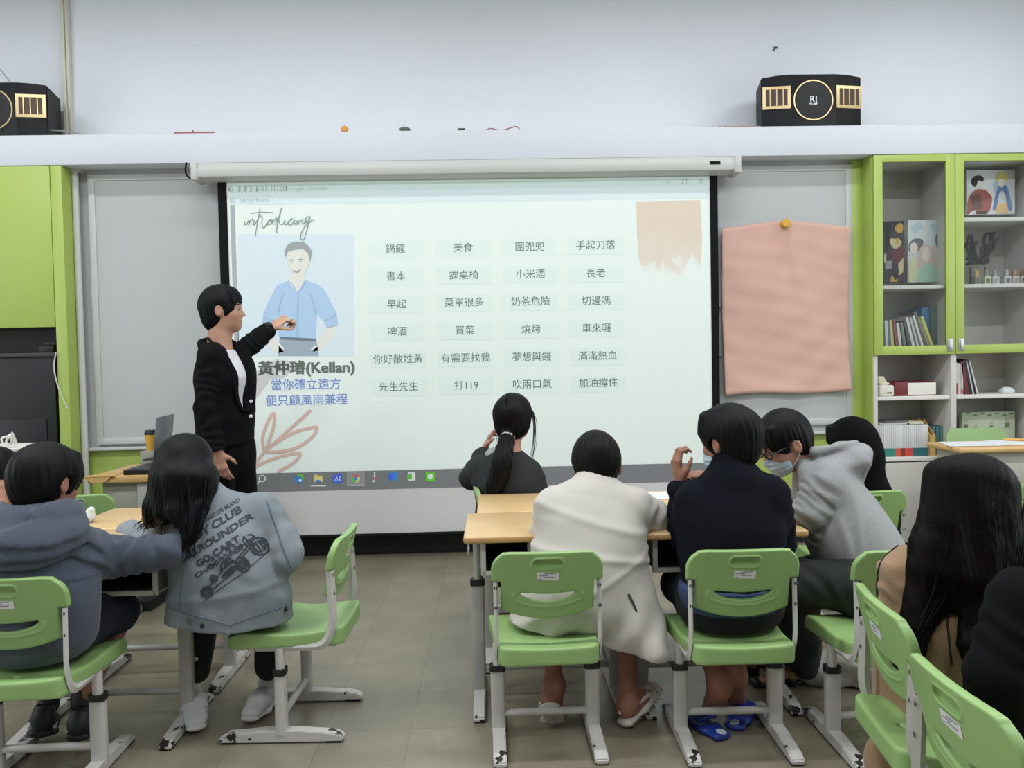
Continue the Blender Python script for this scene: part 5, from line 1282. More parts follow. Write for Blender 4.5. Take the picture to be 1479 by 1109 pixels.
# crumpled tissue by the blue hoodie
f = SDF(0.005); p = W(124, 724, 3.14); p[2] = DZ+.02; f.ell(p, (0.035, 0.03, 0.02)); f.cap(p, p+arr((0.02, 0, 0.03)), 0.012, 0.006, 0.015)
tag(mesh_obj('tissue', f.mesh('tissue', wob(90, 8, amp=0.008)), mat('tissue_white', (206, 212, 204), 0.8)), 'crumpled white tissue showing past the shoulder of the blue hoodie', 'tissue')
# open worksheets between the students in the middle
for i, (x0, x1, y0, y1, lb) in enumerate(((0.52, 0.72, 3.0, 3.30, 'white worksheet on the desk right of the white fleece'), (0.60, 0.86, 3.32, 3.52, 'white worksheet further back between the middle students'))):
    bm = BM(); add_poly(bm, [(x0, y0, DZ+0.001), (x1, y0+.02, DZ+.001), (x1-.02, y1, DZ+.001), (x0-.02, y1-.02, DZ+.001)], 0.001, n=(0, 0, 1)); tag(bobj('worksheet', bm, mat('sheet', (214, 216, 220), 0.7)), lb, 'paper')
# ================================================================== PEOPLE
SKIN = mat('skin', (152, 107, 88), 0.5, spec=0.35, var=0.05, vscale=18)
SKIN_F = mat('skin_fair', (176, 132, 112), 0.5, spec=0.35, var=0.04, vscale=18)
HAIR = mat('black_hair', (9, 9, 11), 0.5, bump=0.15, bscale=300, stretch=(1, 1, 0.08), spec=0.15)
HAIR_B = mat('brown_black_hair', (15, 11, 11), 0.5, bump=0.2, bscale=300, stretch=(1, 1, 0.06), spec=0.08)
EYE = mat('eye_white', (158, 150, 144), 0.4); IRIS = mat('eye_dark', (28, 20, 18), 0.25)
MASKW = mat('mask_paleblue', (178, 194, 206), 0.7, bump=0.05, bscale=30); LOOP = mat('mask_loop', (214, 212, 208), 0.6)

def loc(c, R, H, p): return arr(c)+R@(arr(p)*H)
def head(F, c, R, H, neck_to, nr=(0.055, 0.06), ears=True):
    L = lambda x, y, z: loc(c, R, H, (x, y, z))
    F.ell(L(0, -.06, .12), arr((.335, .42, .385))*H, R, 0.01*H)
    F.ell(L(0, .10, -.12), arr((.275, .29, .33))*H, R, 0.15*H)
    F.ell(L(0, .16, -.31), arr((.205, .20, .17))*H, R, 0.12*H)
    F.ell(L(0, .285, -.425), arr((.085, .065, .06))*H, R, 0.10*H)
    for s in (-1, 1): F.ell(L(s*.16, .24, -.12), arr((.10, .09, .10))*H, R, 0.10*H)
    F.cap(L(-.14, .335, .075), L(.14, .335, .075), .035*H, k=.08*H)
    for s in (-1, 1): F.ell(L(s*.14, .40, .0), arr((.075, .06, .042))*H, R, .05*H, neg=True)
    F.cap(L(0, .36, .02), L(0, .445, -.125), .026*H, .042*H, k=.05*H)
    for s in (-1, 1): F.ell(L(s*.042, .405, -.145), arr((.033, .035, .026))*H, R, .03*H)
    F.cap(L(-.075, .365, -.235), L(.075, .365, -.235), .024*H, k=.03*H); F.cap(L(-.06, .362, -.285), L(.06, .362, -.285), .026*H, k=.03*H)
    F.cap(L(-.08, .405, -.26), L(.08, .405, -.26), .008*H, k=.01*H, neg=True)
    if ears:
        for s in (-1, 1):
            F.ell(L(s*.36, -.03, -.03), arr((.045, .09, .14))*H, R@rotm('z', s*22), .02*H)
            F.ell(L(s*.405, -.01, -.02), arr((.022, .05, .085))*H, R, .015*H, neg=True)
    nt = arr(neck_to); F.cap(L(0, -.08, -.22), nt, nr[0], nr[1], 0.035)
def rotm(ax, deg):
    a = radians(deg); c_, s_ = cos(a), sin(a)
    return {'z': np.array([[c_, -s_, 0], [s_, c_, 0], [0, 0, 1]]), 'x': np.array([[1, 0, 0], [0, c_, -s_], [0, s_, c_]]), 'y': np.array([[c_, 0, s_], [0, 1, 0], [-s_, 0, c_]])}[ax]
def eyes(root, c, R, H):
    bm = BM()
    for s in (-1, 1):
        p = loc(c, R, H, (s*.14, .322, .0))
        g = bmesh.ops.create_uvsphere(bm, u_segments=14, v_segments=10, radius=.052*H); bmesh.ops.translate(bm, vec=Vector(p), verts=g['verts'])
    bobj('eyes', bm, EYE, root, True, autos=False)
    bm = BM()
    for s in (-1, 1):
        p = loc(c, R, H, (s*.14, .356, .0)); g = bmesh.ops.create_uvsphere(bm, u_segments=12, v_segments=8, radius=.026*H); bmesh.ops.translate(bm, vec=Vector(p), verts=g['verts'])
    for s in (-1, 1):
        add_tube(bm, spline([loc(c, R, H, q) for q in ((s*.07, .395, .095), (s*.14, .385, .115), (s*.215, .33, .095))], 4), .012*H, 6)
    bobj('irises_and_brows', bm, IRIS, root, True, autos=False)
def hair_disp(c, R, H, amp=0.006, n=30, seed=1):
    w = wob(34, seed, amp=0.0035)
    def fn(P):
        q = (P-arr(c))@R/H; cr = arr((0.04, -.16, .46)); d = q-cr
        az = np.arctan2(d[:, 1], d[:, 0]); r = np.linalg.norm(d, axis=1)
        ph = az*n/1.0+3*np.sin(az*5+seed)+2.2*np.sin(6*r+seed)+4*np.sin(q[:, 2]*3+az*3)*0.6
        return -amp*(np.abs(np.sin(ph/2))-0.6)*np.clip(r*2.2, 0.15, 1.2)+w(P)
    return fn
def short_hair(root, c, R, H, m=None, vol=1.0, nape=-.30, fringe=True, seed=1, sides=-.16, amp=.003, n=30, tuft=24, h=0.004):
    amp = min(amp, .0032)
    F = SDF(h); L = lambda x, y, z: loc(c, R, H, (x, y, z))
    F.ell(L(0, -.065, .135), arr((.385, .47, .43))*H*vol, R, .01)
    F.ell(L(0, -.20, -.03+(nape+.30)*.55), arr((.325*vol, .30*vol, .40))*H, R, .08*H)
    F.ell(L(0, .64, -.17), arr((.44, .46, .46))*H, R, .03*H, neg=True)
    F.ell(L(0, .40, -.42), arr((.50, .40, .34))*H, R, .04*H, neg=True)
    for s in (-1, 1): F.ell(L(s*.44, .0, -.07), arr((.16, .10, .16))*H, R, .03*H, neg=True)
    for s in (-1, 1): F.cap(L(s*.315, .13, .16), L(s*.30, .13, sides+.04), .045*H, .022*H, .05*H)
    if fringe:
        g = np.random.default_rng(seed)
        for x in np.linspace(-.27, .27, 9):
            e = g.uniform(.04, .16); F.cap(L(x*.9, .22, .40), L(x*1.05+g.uniform(-.04, .04), .40-abs(x)*.35, e), .075*H, .022*H, .05*H)
    g = np.random.default_rng(seed+50)
    for _ in range(int(tuft)):
        a = g.uniform(0, 6.28); zz = g.uniform(-.1, .5); rr = sqrt(max(0.02, 1-((zz-.13)/.43)**2)); p = L(.37*rr*cos(a), -.06+.45*rr*sin(a), zz)
        if (R.T@(p-arr(c)))[1] > .28*H and zz < .2: continue
        q = p+R@arr((cos(a)*.03, sin(a)*.03-.02, -.07))*H; F.cap(p, q, .03*H, .008*H, .02*H)
    me = F.mesh('hair', hair_disp(c, R, H, amp, n, seed))
    return mesh_obj('hair', me, m or HAIR, root, True)

def hand(F, w, d, n, t, Lh, curls, thumb=(0.55, 0.75, 0.25), tcurl=20, k=0.008, spread=.08):
    w = arr(w); d = unit(d); n = unit(arr(n)-d*np.dot(n, d)); t = unit(arr(t)-d*np.dot(t, d)-n*np.dot(t, n))
    F.ecap(w, w+d*.22*Lh, t, .125*Lh, .095*Lh, .17*Lh, .085*Lh, k=.012)
    F.ecap(w+d*.22*Lh, w+d*.45*Lh, t, .19*Lh, .085*Lh, .205*Lh, .07*Lh, k=.015)
    offs = [.165, .055, -.055, -.16]; base = [.50, .52, .50, .45]; segs = [(.21, .13, .10), (.235, .15, .105), (.22, .14, .10), (.165, .10, .085)]
    for i in range(4):
        p = w+d*base[i]*Lh+t*offs[i]*Lh; a = 0.0; dd0 = unit(d+t*offs[i]*spread*6)
        for j in range(3):
            a += radians(curls[i][j]); dj = dd0*cos(a)+n*sin(a); q = p+dj*segs[i][j]*Lh
            r0 = (.049, .043, .038, .033)[j]*Lh*(0.86 if i == 3 else 1); r1 = (.043, .038, .033)[j]*Lh*(0.86 if i == 3 else 1)
            F.cap(p, q, r0, r1, k if j else .012); p = q
    p = w+d*.12*Lh+t*.12*Lh; dirv = unit(d*thumb[0]+t*thumb[1]+n*thumb[2])
    for j, (l, r0, r1) in enumerate(((.20, .075, .055), (.155, .052, .046), (.125, .046, .036))):
        if j: dirv = unit(dirv*cos(radians(tcurl))+unit(d*.5-t*.9+n*.5)*sin(radians(tcurl)))
        q = p+dirv*l*Lh; F.cap(p, q, r0*Lh, r1*Lh, k if j else .014); p = q
FIST = [(70, 85, 50)]*4; RELAX = [(18, 22, 14), (22, 26, 16), (26, 30, 18), (30, 34, 20)]

def Z(p, z): p = arr(p).copy(); p[2] = z; return p
SEATCUT = ((0, 0, .378), (0, 0, -1))
def person(label, base): return thing('person', label, 'person', tuple(base))
def torso(F, pv, ch, nb, sl, sr, hip, waist, chest, sh, k=.05):
    pv, ch, nb, sl, sr = map(arr, (pv, ch, nb, sl, sr)); side = sr-sl; m = pv*.5+ch*.5
    F.ecap(pv, m, side, *hip, *waist, k=k); F.ecap(m, ch, side, *waist, *chest, k=k); F.ecap(ch, ch*.25+nb*.75, side, *chest, chest[0]*.62, chest[1]*.75, k=k)
    F.cap(sl, sr, sh, k=k)
def folds(seed=0, a=0.005, f=26, fine=0.002):
    w1 = wob(f, seed, amp=a); w2 = wob(f*2.6, seed+9, (1, 1, .6), amp=fine)
    def fn(P):
        v = w1(P); return np.sign(v)*np.abs(v)**1.0*1.0+w2(P)-0.5*a*np.exp(-(w1(P*0.8+3)/(.35*a))**2)
    return fn
def mesh_part(name, F, m, root, disp=None, cuts=(), smooth=1): return mesh_obj(name, F.mesh(name, disp, cuts, smooth), m, root, True)
def foot_skin(F, ankle, heel, toe, up, w=.034, toes=True):
    ankle, heel, toe, up = map(arr, (ankle, heel, toe, up)); up = unit(up); d = toe-heel; L = np.linalg.norm(d); d = d/L; s = np.cross(d, up)
    F.cap(ankle, heel+up*.03+d*.02, .028, .030, .03); F.cap(ankle, heel+d*L*.55+up*.03, .027, .022, .04)
    F.ecap(heel+d*.02+up*.024, heel+d*L*.6+up*.02, s, .026, .022, w, .018, k=.03); F.ecap(heel+d*L*.55+up*.018, heel+d*L*.80+up*.013, s, w, .017, w, .012, k=.02)
    if toes:
        for i in range(5):
            o = (i-2)/2*w*.82; ln = (.98, .99, .95, .91, .86)[i]; F.cap(heel+d*L*.78+s*o+up*.012, heel+d*L*ln+s*o*1.05+up*.010, .0085 if i else .011, .008 if i else .010, .006)
def sneaker(root, ankle, heel, toe, up, mu, ms, w=.040, accent=None):
    ankle, heel, toe, up = map(arr, (ankle, heel, toe, up)); up = unit(up); d = toe-heel; L = np.linalg.norm(d); d = d/L; up = unit(up-d*np.dot(up, d)); s = np.cross(d, up)
    F = SDF(.004)
    F.ecap(heel+d*.15*L+up*.048, heel+d*.50*L+up*.045, s, .034, .036, w*.95, .034, k=.02); F.ecap(heel+d*.45*L+up*.042, heel+d*.85*L+up*.028, s, w, .032, w*.9, .020, k=.03)
    F.cap(heel+d*.17*L+up*.06, heel+d*.17*L+up*.085, .034, .033, .02); F.ell(heel+d*.17*L+up*.105, (.025, .025, .02), k=.01, neg=True)
    for i in range(4): q = heel+d*(.42+.09*i)*L+up*(.077-.009*i); F.cap(q-s*.018, q+s*.018, .0045, k=.004)
    sh = mesh_part('shoe', F, mu, root, wob(60, 4, amp=.0015))
    F = SDF(.004); F.ecap(heel+d*.12*L+up*.013, heel+d*.55*L+up*.012, s, .036, .014, w, .012, k=.02); F.ecap(heel+d*.5*L+up*.012, heel+d*.90*L+up*.016, s, w+.002, .013, w*.85, .012, k=.02)
    mesh_part('sole', F, ms, sh)
    if accent is not None:
        bm = BM()
        for sg in (-1, 1): add_tube(bm, spline([heel+d*.15*L+up*.03+s*sg*.036, heel+d*.4*L+up*.045+s*sg*.0385, heel+d*.62*L+up*.05+s*sg*.036], 5), .006, 8)
        bobj('stripe', bm, accent, sh, True)
    return sh
def strands(bm, paths, r=.0022, seg=4):
    for p in paths:
        n = len(p); add_tube(bm, p, r, seg, rr=[r*(1-0.75*(i/(n-1))**2) for i in range(n)])
def jitter_paths(ctrl, n, spread, seed, tail=1.0, npt=7):
    g = np.random.default_rng(seed); out = []
    for _ in range(n):
        o = g.normal(size=3)*spread; o2 = g.normal(size=3)*spread*tail
        m = len(ctrl); pts = [arr(c)+o*(1-i/(m-1))+o2*(i/(m-1))+g.normal(size=3)*spread*.15 for i, c in enumerate(ctrl)]
        out.append(spline(pts, npt))
    return out
def mask(root, c, R, H, m=MASKW, loops=True):
    F = SDF(.0035); L = lambda x, y, z: loc(c, R, H, (x, y, z))
    F.ell(L(0, .165, -.25), arr((.275, .285, .265))*H, R, .01); F.cap(L(0, .38, -.06), L(0, .455, -.15), .035*H, .05*H, .06*H); F.ell(L(0, .29, -.42), arr((.12, .10, .09))*H, R, .06*H)
    w = wob(1, 0)
    def pl(P):
        q = (P-arr(c))@R/H; return .0015*np.sin(q[:, 2]*75)*(np.abs(q[:, 2]+.24) < .12)
    f_ = R[:, 1]; u_ = R[:, 2]
    mk = mesh_part('face_mask', F, m, root, pl, cuts=((L(0, .14, 0), -f_), (L(0, 0, -.055), u_-f_*.15)))
    if loops:
        bm = BM()
        for s in (-1, 1):
            add_tube(bm, spline([L(s*.255, .17, -.10), L(s*.33, .05, .03), L(s*.365, -.07, .06), L(s*.365, -.10, -.05), L(s*.32, -.02, -.2), L(s*.235, .14, -.36)], 5), .0022, 6)
        bobj('ear_loops', bm, LOOP, mk, True)
    return mk

# ------------------------------------------------------------------ the presenter
def presenter():
    Y = 4.12; H = .225
    fw = unit((.90, -.42, 0)); rt = unit(np.cross(fw, (0, 0, 1)))    # his right points to the camera
    hc = W(323, 448, Y); R = frame(1, .10, 2, 0)
    pv = W(324, 640, Y); ch = W(322, 545, Y); nb = W(317, 502, Y-.01)
    base = (pv[0], Y, 0)
    t = person('young man in a black blazer over a white shirt pointing at the projected slide', base)
    shN = W(305, 515, Y-.13); elN = W(297, 588, Y-.19); wrN = W(314, 652, Y-.20)
    shF = W(330, 510, Y+.14); elF = W(343, 513, Y+.27); wrF = W(391, 473, Y+.33)
    F = SDF(.0042); head(F, hc, R, H, nb, (.055, .062))
    torso(F, pv, ch, nb-arr((0, 0, .05)), shN*.75+shF*.25-arr((0, 0, .02)), shN*.25+shF*.75-arr((0, 0, .02)), (.14, .10), (.13, .095), (.14, .10), .04)
    F.chain([shN, elN, wrN], [.045, .036, .026]); F.chain([shF, elF, wrF], [.045, .036, .026])
    hd = unit(W(323, 695, Y-.19)-wrN)
    hand(F, wrN, hd, unit(arr((.1, 1, 0))), arr((1, -.25, 0)), .175, RELAX)
    # pointing hand: closed round a white marker, knuckles up
    hf = unit(W(414, 459, Y+.35)-wrF)
    hand(F, wrF, hf, arr((.2, .60, -.78)), arr((.0, -.8, -.6)), .195, [(48, 78, 45), (52, 82, 48), (55, 84, 50), (58, 86, 50)], thumb=(.75, .35, .6), tcurl=14)
    hipN = pv+rt*.08+arr((0, 0, -.03)); hipF = pv-rt*.08+arr((0, 0, -.03))
    kN = arr((pv[0]+.00, Y-.09, .49)); kF = arr((pv[0]+.06, Y+.10, .49)); aN = arr((pv[0]-.02, Y-.09, .09)); aF = arr((pv[0]+.09, Y+.11, .09))
    F.chain([hipN, kN, aN], [.08, .05, .034]); F.chain([hipF, kF, aF], [.08, .05, .034])
    for a in (aN, aF): F.cap(a, a+fw*.14+arr((0, 0, -.055)), .034, .03, .03)
    body = mesh_part('body', F, SKIN_F, t)
    eyes(t, hc, R, H)
    # hair: full on top, tapered nape, fringe parted to the front
    hr = short_hair(t, hc, R, H, vol=1.07, nape=-.42, seed=4, sides=-.10, amp=.007, n=26, tuft=40, h=.004)
    # shirt
    F = SDF(.005); torso(F, pv+arr((0, 0, .02)), ch, nb-arr((0, 0, .035)), shN*.8+shF*.2, shN*.2+shF*.8, (.150, .110), (.140, .105), (.158, .118), .056)
    mesh_part('shirt', F, mat('white_shirt', (206, 206, 210), 0.8), t, folds(3, .003, 24, .001), cuts=((nb-arr((0, 0, .012)), arr((0, 0, 1))),))
    # blazer
    SUIT = mat('black_suit', (6, 7, 9), 0.85, bump=.1, bscale=300, spec=.15)
    hem = pv+arr((0, 0, -.02))
    F = SDF(.006)
    torso(F, hem, ch, nb-arr((0, 0, .02)), shN, shF, (.172, .140), (.155, .128), (.172, .132), .066)
    F.ecap(pv+arr((0, 0, .12))+fw*.04, hem+fw*.02, rt, .14, .11, .15, .12, k=.04)
    # open front: a narrowing gap from the throat to the button
    thr = nb+fw*.12+arr((0, 0, .02)); nav = pv+fw*.17+arr((0, 0, .17))
    F.ecap(thr, nav, rt, .070, .10, .012, .06, k=.008, neg=True)
    F.cap(nb+arr((0, 0, .0)), nb+arr((0, 0, .12)), .066, .09, .01, neg=True)
    F.chain([nb+rt*(.072*cos(a))-fw*(.015+.072*sin(a))+arr((0, 0, .030-.03*cos(a)**2)) for a in np.linspace(-.15*pi, 1.15*pi, 9)], [.012, .017, .020, .021, .021, .021, .020, .017, .012], .015)
    F.chain([shN, elN, wrN*.94+elN*.06], [.066, .056, .046], fold=(.004, .05, 1.0)); F.cap(shF, elF, .064, .056); F.cap(elF, wrF*.92+elF*.08, .058, .047, fold=(.003, .05, 2.0))
    bl = mesh_part('blazer', F, SUIT, t, folds(11, .004, 20, .0012), cuts=((wrN*.97+elN*.03, hd), ))
    # lapels and collar
    bm = BM()
    for s in (-1, 1):
        pts = [nb-fw*.045+arr((0, 0, .035))+rt*s*.02, nb+fw*.02+rt*s*.070+arr((0, 0, .02)), ch+fw*.115+rt*s*.080+arr((0, 0, .06)), ch*.6+pv*.4+fw*.142+rt*s*.045, nav+fw*.005+rt*s*.012]
        add_tube(bm, spline(pts, 8), .018, 10, flat=(.024, .006, tuple(fw+arr((0.0, 0, .35)))))
    bobj('lapels', bm, SUIT, bl, True)
    bm = BM()
    for q in ((362.5, 579.5), (362, 601)):
        p = W(q[0], q[1], Y-.12); add_lathe(bm, [(.0, -.004), (.008, -.003), (.009, 0), (.009, .006)], p, 'y', 14)
    bobj('buttons', bm, mat('button_pale', (200, 200, 204), .3), bl, True)
    # trousers and shoes
    F = SDF(.007); F.ecap(pv+arr((0, 0, .06)), pv-arr((0, 0, .06)), rt, .15, .11, .16, .12, k=.04)
    F.chain([hipN, kN, aN+arr((0, 0, -.02))], [.098, .074, .060], .04); F.chain([hipF, kF, aF+arr((0, 0, -.02))], [.098, .074, .060], .04)
    mesh_part('trousers', F, SUIT, t, folds(21, .005, 16, .0015))
    for a in (aN, aF): sneaker(t, a, arr((a[0]-fw[0]*.06, a[1]-fw[1]*.06, 0)), arr((a[0]+fw[0]*.20, a[1]+fw[1]*.20, 0)), (0, 0, 1), BLK, BLACK_BASE)
    # watch
    bm = BM(); ax = unit(wrF-elF); c = wrF-ax*.012; 
    pts = []
    e1 = unit(np.cross(ax, (0, 0, 1))); e2 = np.cross(ax, e1)
    add_tube(bm, [c+(e1*cos(a)+e2*sin(a))*.034 for a in np.linspace(0, 2*pi, 25)], .009, 8, flat=(.010, .003, tuple(ax)))
    q = c-e1*.0+e1*.030; 
    wt = bobj('watch_strap', bm, COLLAR, t, True)
    bm = BM(); fc = c+unit(arr((.2, -.7, .6)))*.038
    g = bmesh.ops.create_uvsphere(bm, u_segments=16, v_segments=10, radius=.018); bmesh.ops.scale(bm, vec=(1, .55, .8), verts=g['verts']); bmesh.ops.translate(bm, vec=Vector(fc), verts=g['verts'])
    bobj('watch_case', bm, BLK, wt, True)
    # white marker held in the pointing hand
    p = W(419, 461, Y+.33); bm = BM(); add_tube(bm, [p+arr((.0, .05, .005)), p+arr((0, -.035, -.002))], .010, 14)
    tag(bobj('marker', bm, mat('marker_white', (176, 174, 172), .5)), 'short white marker held in the raised hand of the presenter', 'marker')
presenter()

# ------------------------------------------------------------------ generic seated helper
def seated(label, base, hc, R, H, nb, ch, pv, sl, sr, skin, legs=(), arms=(), hands=(), nr=(.045, .052), tsz=((.12, .09), (.11, .08), (.125, .09), .04), h=.0042, feet=()):
    t = person(label, base); F = SDF(h); head(F, hc, R, H, nb, nr)
    torso(F, pv, ch, arr(nb)-arr((0, 0, .035)), arr(sl)*.80+arr(sr)*.20-arr((0, 0, .02)), arr(sl)*.20+arr(sr)*.80-arr((0, 0, .02)), *tsz)
    for pts, rs in arms: F.chain(pts, rs, .025)
    for pts, rs in legs: F.chain(pts, rs, .03)
    for a in hands: hand(F, *a[0], **a[1])
    for a in feet: foot_skin(F, *a)
    b = mesh_part('body', F, skin, t); eyes(t, hc, R, H)
    return t

# ------------------------------------------------------------------ student in the white fleece
def white_fleece():
    H = .210; hc = W(863, 675, 2.80); R = frame(.12, 1, -24, 3)
    nb = W(860, 705, 2.74); ch = W(852, 765, 2.70); pv = W(832, 905, 2.62)
    sl = W(800, 732, 2.72); sr = W(915, 732, 2.72); el = W(792, 790, 2.80); er = W(942, 748, 2.80); wl = W(835, 765, 3.02); wr = W(895, 755, 3.02)
    hl = W(800, 912, 2.64); hr_ = W(868, 912, 2.64); kl = W(795, 895, 2.95); kr = W(905, 905, 2.93); al = W(800, 1000, 2.70); ar = W(908, 1012, 2.68)
    pv = Z(pv, .47); hl = Z(hl, .455); hr_ = Z(hr_, .455); kl = Z(kl, .44); kr = Z(kr, .44)
    al = W(800, 990, 2.72); heelL = W(795, 1020, 2.68); toeL = heelL+unit(arr((.10, .48, -.62)))*.19; upL = unit(arr((.05, .80, .60)))
    heelR = ar+arr((-.015, -.02, -.055)); toeR = ar+arr((.115, .10, -.005)); upR = unit(arr((-.45, -.1, 1)))
    t = seated('student in a long white fleece seen from behind at the middle desk', (pv[0], 2.62, 0), hc, R, H, nb, ch, pv, sl, sr, SKIN,
        legs=(([hl, kl, al], [.066, .046, .029]), ([hr_, kr, ar], [.066, .046, .029])), arms=(([sl, el, wl], [.038, .032, .023]), ([sr, er, wr], [.038, .032, .023])),
        hands=(((wl, (.2, 1, .05), (0, 0, -1), (1, 0, 0), .155, RELAX), {}), ((wr, (-.4, 1, .05), (0, 0, -1), (-1, 0, 0), .155, RELAX), {})),
        feet=((al, heelL, toeL, upL), (ar, heelR, toeR, upR)))
    short_hair(t, hc, R, H, vol=1.12, nape=-.25, seed=8, sides=-.1, amp=.005, n=34)
    FLE = mat('white_fleece', (188, 183, 174), .95, bump=.12, bscale=420, var=.03, vscale=5, sheen=.25)
    F = SDF(.006)
    torso(F, pv, ch, nb-arr((0, 0, .012)), sl, sr, (.165, .118), (.165, .125), (.165, .125), .064, .06)
    F.cap(nb-arr((0, .0, .02)), nb+arr((.002, .015, .03)), .066, .058, .03)          # stand up collar
    # coat skirt that hangs over the right side of the seat
    hemR = W(945, 945, 2.60); hemL = W(745, 905, 2.62)
    F.ecap(ch+arr((.02, 0, -.02)), W(905, 905, 2.66), arr((1, 0, 0)), .14, .12, .13, .12, k=.05)
    F.ecap(W(905, 880, 2.66), hemR, arr((1, 0, .1)), .10, .11, .055, .10, k=.05)
    F.ecap(W(815, 850, 2.66), W(775, 908, 2.66), arr((1, 0, 0)), .12, .12, .10, .10, k=.05)
    F.ecap(W(800, 900, 2.72), W(890, 925, 2.74), arr((0, 1, 0)), .12, .06, .14, .07, k=.05)
    F.cap(sl, el, .064, .066, fold=(.004, .07, 0)); F.cap(el, wl, .064, .045, fold=(.004, .05, 2)); F.cap(sr, er, .066, .066, fold=(.005, .06, 1)); F.cap(er, wr, .064, .045, fold=(.004, .05, 0))
    w1 = folds(31, .006, 15, .002)
    def dsp(P):
        z = P[:, 2]; x = P[:, 0]-ch[0]; y = P[:, 1]
        b = .007*np.exp(-((z-ch[2]+.06+.25*x*x+.15*x)/.012)**2)+.006*np.exp(-((z-ch[2]+.16-.5*x)/.013)**2)+.005*np.exp(-((z-ch[2]-.05+.3*x)/.014)**2)
        v = .006*np.sin(x*52+4*np.sin(z*9))*np.clip((ch[2]-.17-z)/.15, 0, 1)
        return w1(P)+np.where(y < ch[1], -b, 0)+v
    hp = W(850, 925, 2.62)
    coat = mesh_part('fleece_coat', F, FLE, t, dsp, cuts=((W(885, 930, 2.62), unit(arr((-.24, 0, -1)))),))
    bm = BM(); add_tube(bm, spline([W(908, 858, 2.545), W(918, 880, 2.54), W(920, 900, 2.54), W(915, 935, 2.55)], 6), .004, 8, flat=(.004, .0025, (0, 1, 0)))
    bobj('pocket_slit', bm, mat('slit_dark', (60, 58, 54), .8), coat, True)
    # mask loop behind the ears
    mask(t, hc, R, H, MASKW)
    F = SDF(.007); F.chain([hl, kl], [.078, .060], .03); F.chain([hr_, kr], [.078, .060], .03); F.ecap(pv-arr((0, 0, .02)), pv+arr((0, .06, -.02)), arr((1, 0, 0)), .15, .09, .15, .08)
    mesh_part('shorts', F, mat('dark_shorts', (44, 42, 44), .8), t, folds(4, .004))
    CLOG = mat('white_clog', (214, 206, 198), .55); TREAD = mat('clog_tread', (176, 160, 142), .7)
    for (a, h_, to, up) in ((al, heelL, toeL, upL), (ar, heelR, toeR, upR)):
        d = unit(to-h_); L = np.linalg.norm(to-h_); up = unit(up-d*np.dot(up, d)); s = np.cross(d, up)
        F = SDF(.0035); F.ecap(h_-up*.006-d*.008, h_+d*.45*L-up*.006, s, .036, .016, .036, .014, k=.02); F.ecap(h_+d*.4*L-up*.006, h_+d*1.0*L-up*.002, s, .040, .015, .034, .013, k=.02)
        F.ecap(h_+d*.62*L+up*.016, h_+d*.92*L+up*.012, s, .040, .034, .033, .024, k=.015); F.ell(h_+d*.5*L+up*.045, (.034, .034, .034), k=.01, neg=True)
        for i in (0, 1):
            for sg in (-1, 1): F.ell(h_+d*(.70+.14*i)*L+up*.034+s*sg*.024, (.010, .010, .010), k=.004, neg=True)
        F.chain([h_+d*.60*L+up*.03+s*.038, h_+d*.25*L+up*.036+s*.038, h_-d*.012+up*.034, h_+d*.25*L+up*.036-s*.038, h_+d*.60*L+up*.03-s*.038], [.007]*5, .008)
        sh = mesh_part('clog', F, CLOG, t)
        bm = BM()
        for i in range(9):
            q = h_+d*(.04+.105*i)*L-up*.0225; ww = .026
            add_tube(bm, [q-s*ww, q-s*ww*.3+d*.006, q+s*ww*.3-d*.006, q+s*ww], .0025, 6)
        bobj('tread', bm, TREAD, sh, True)
white_fleece()

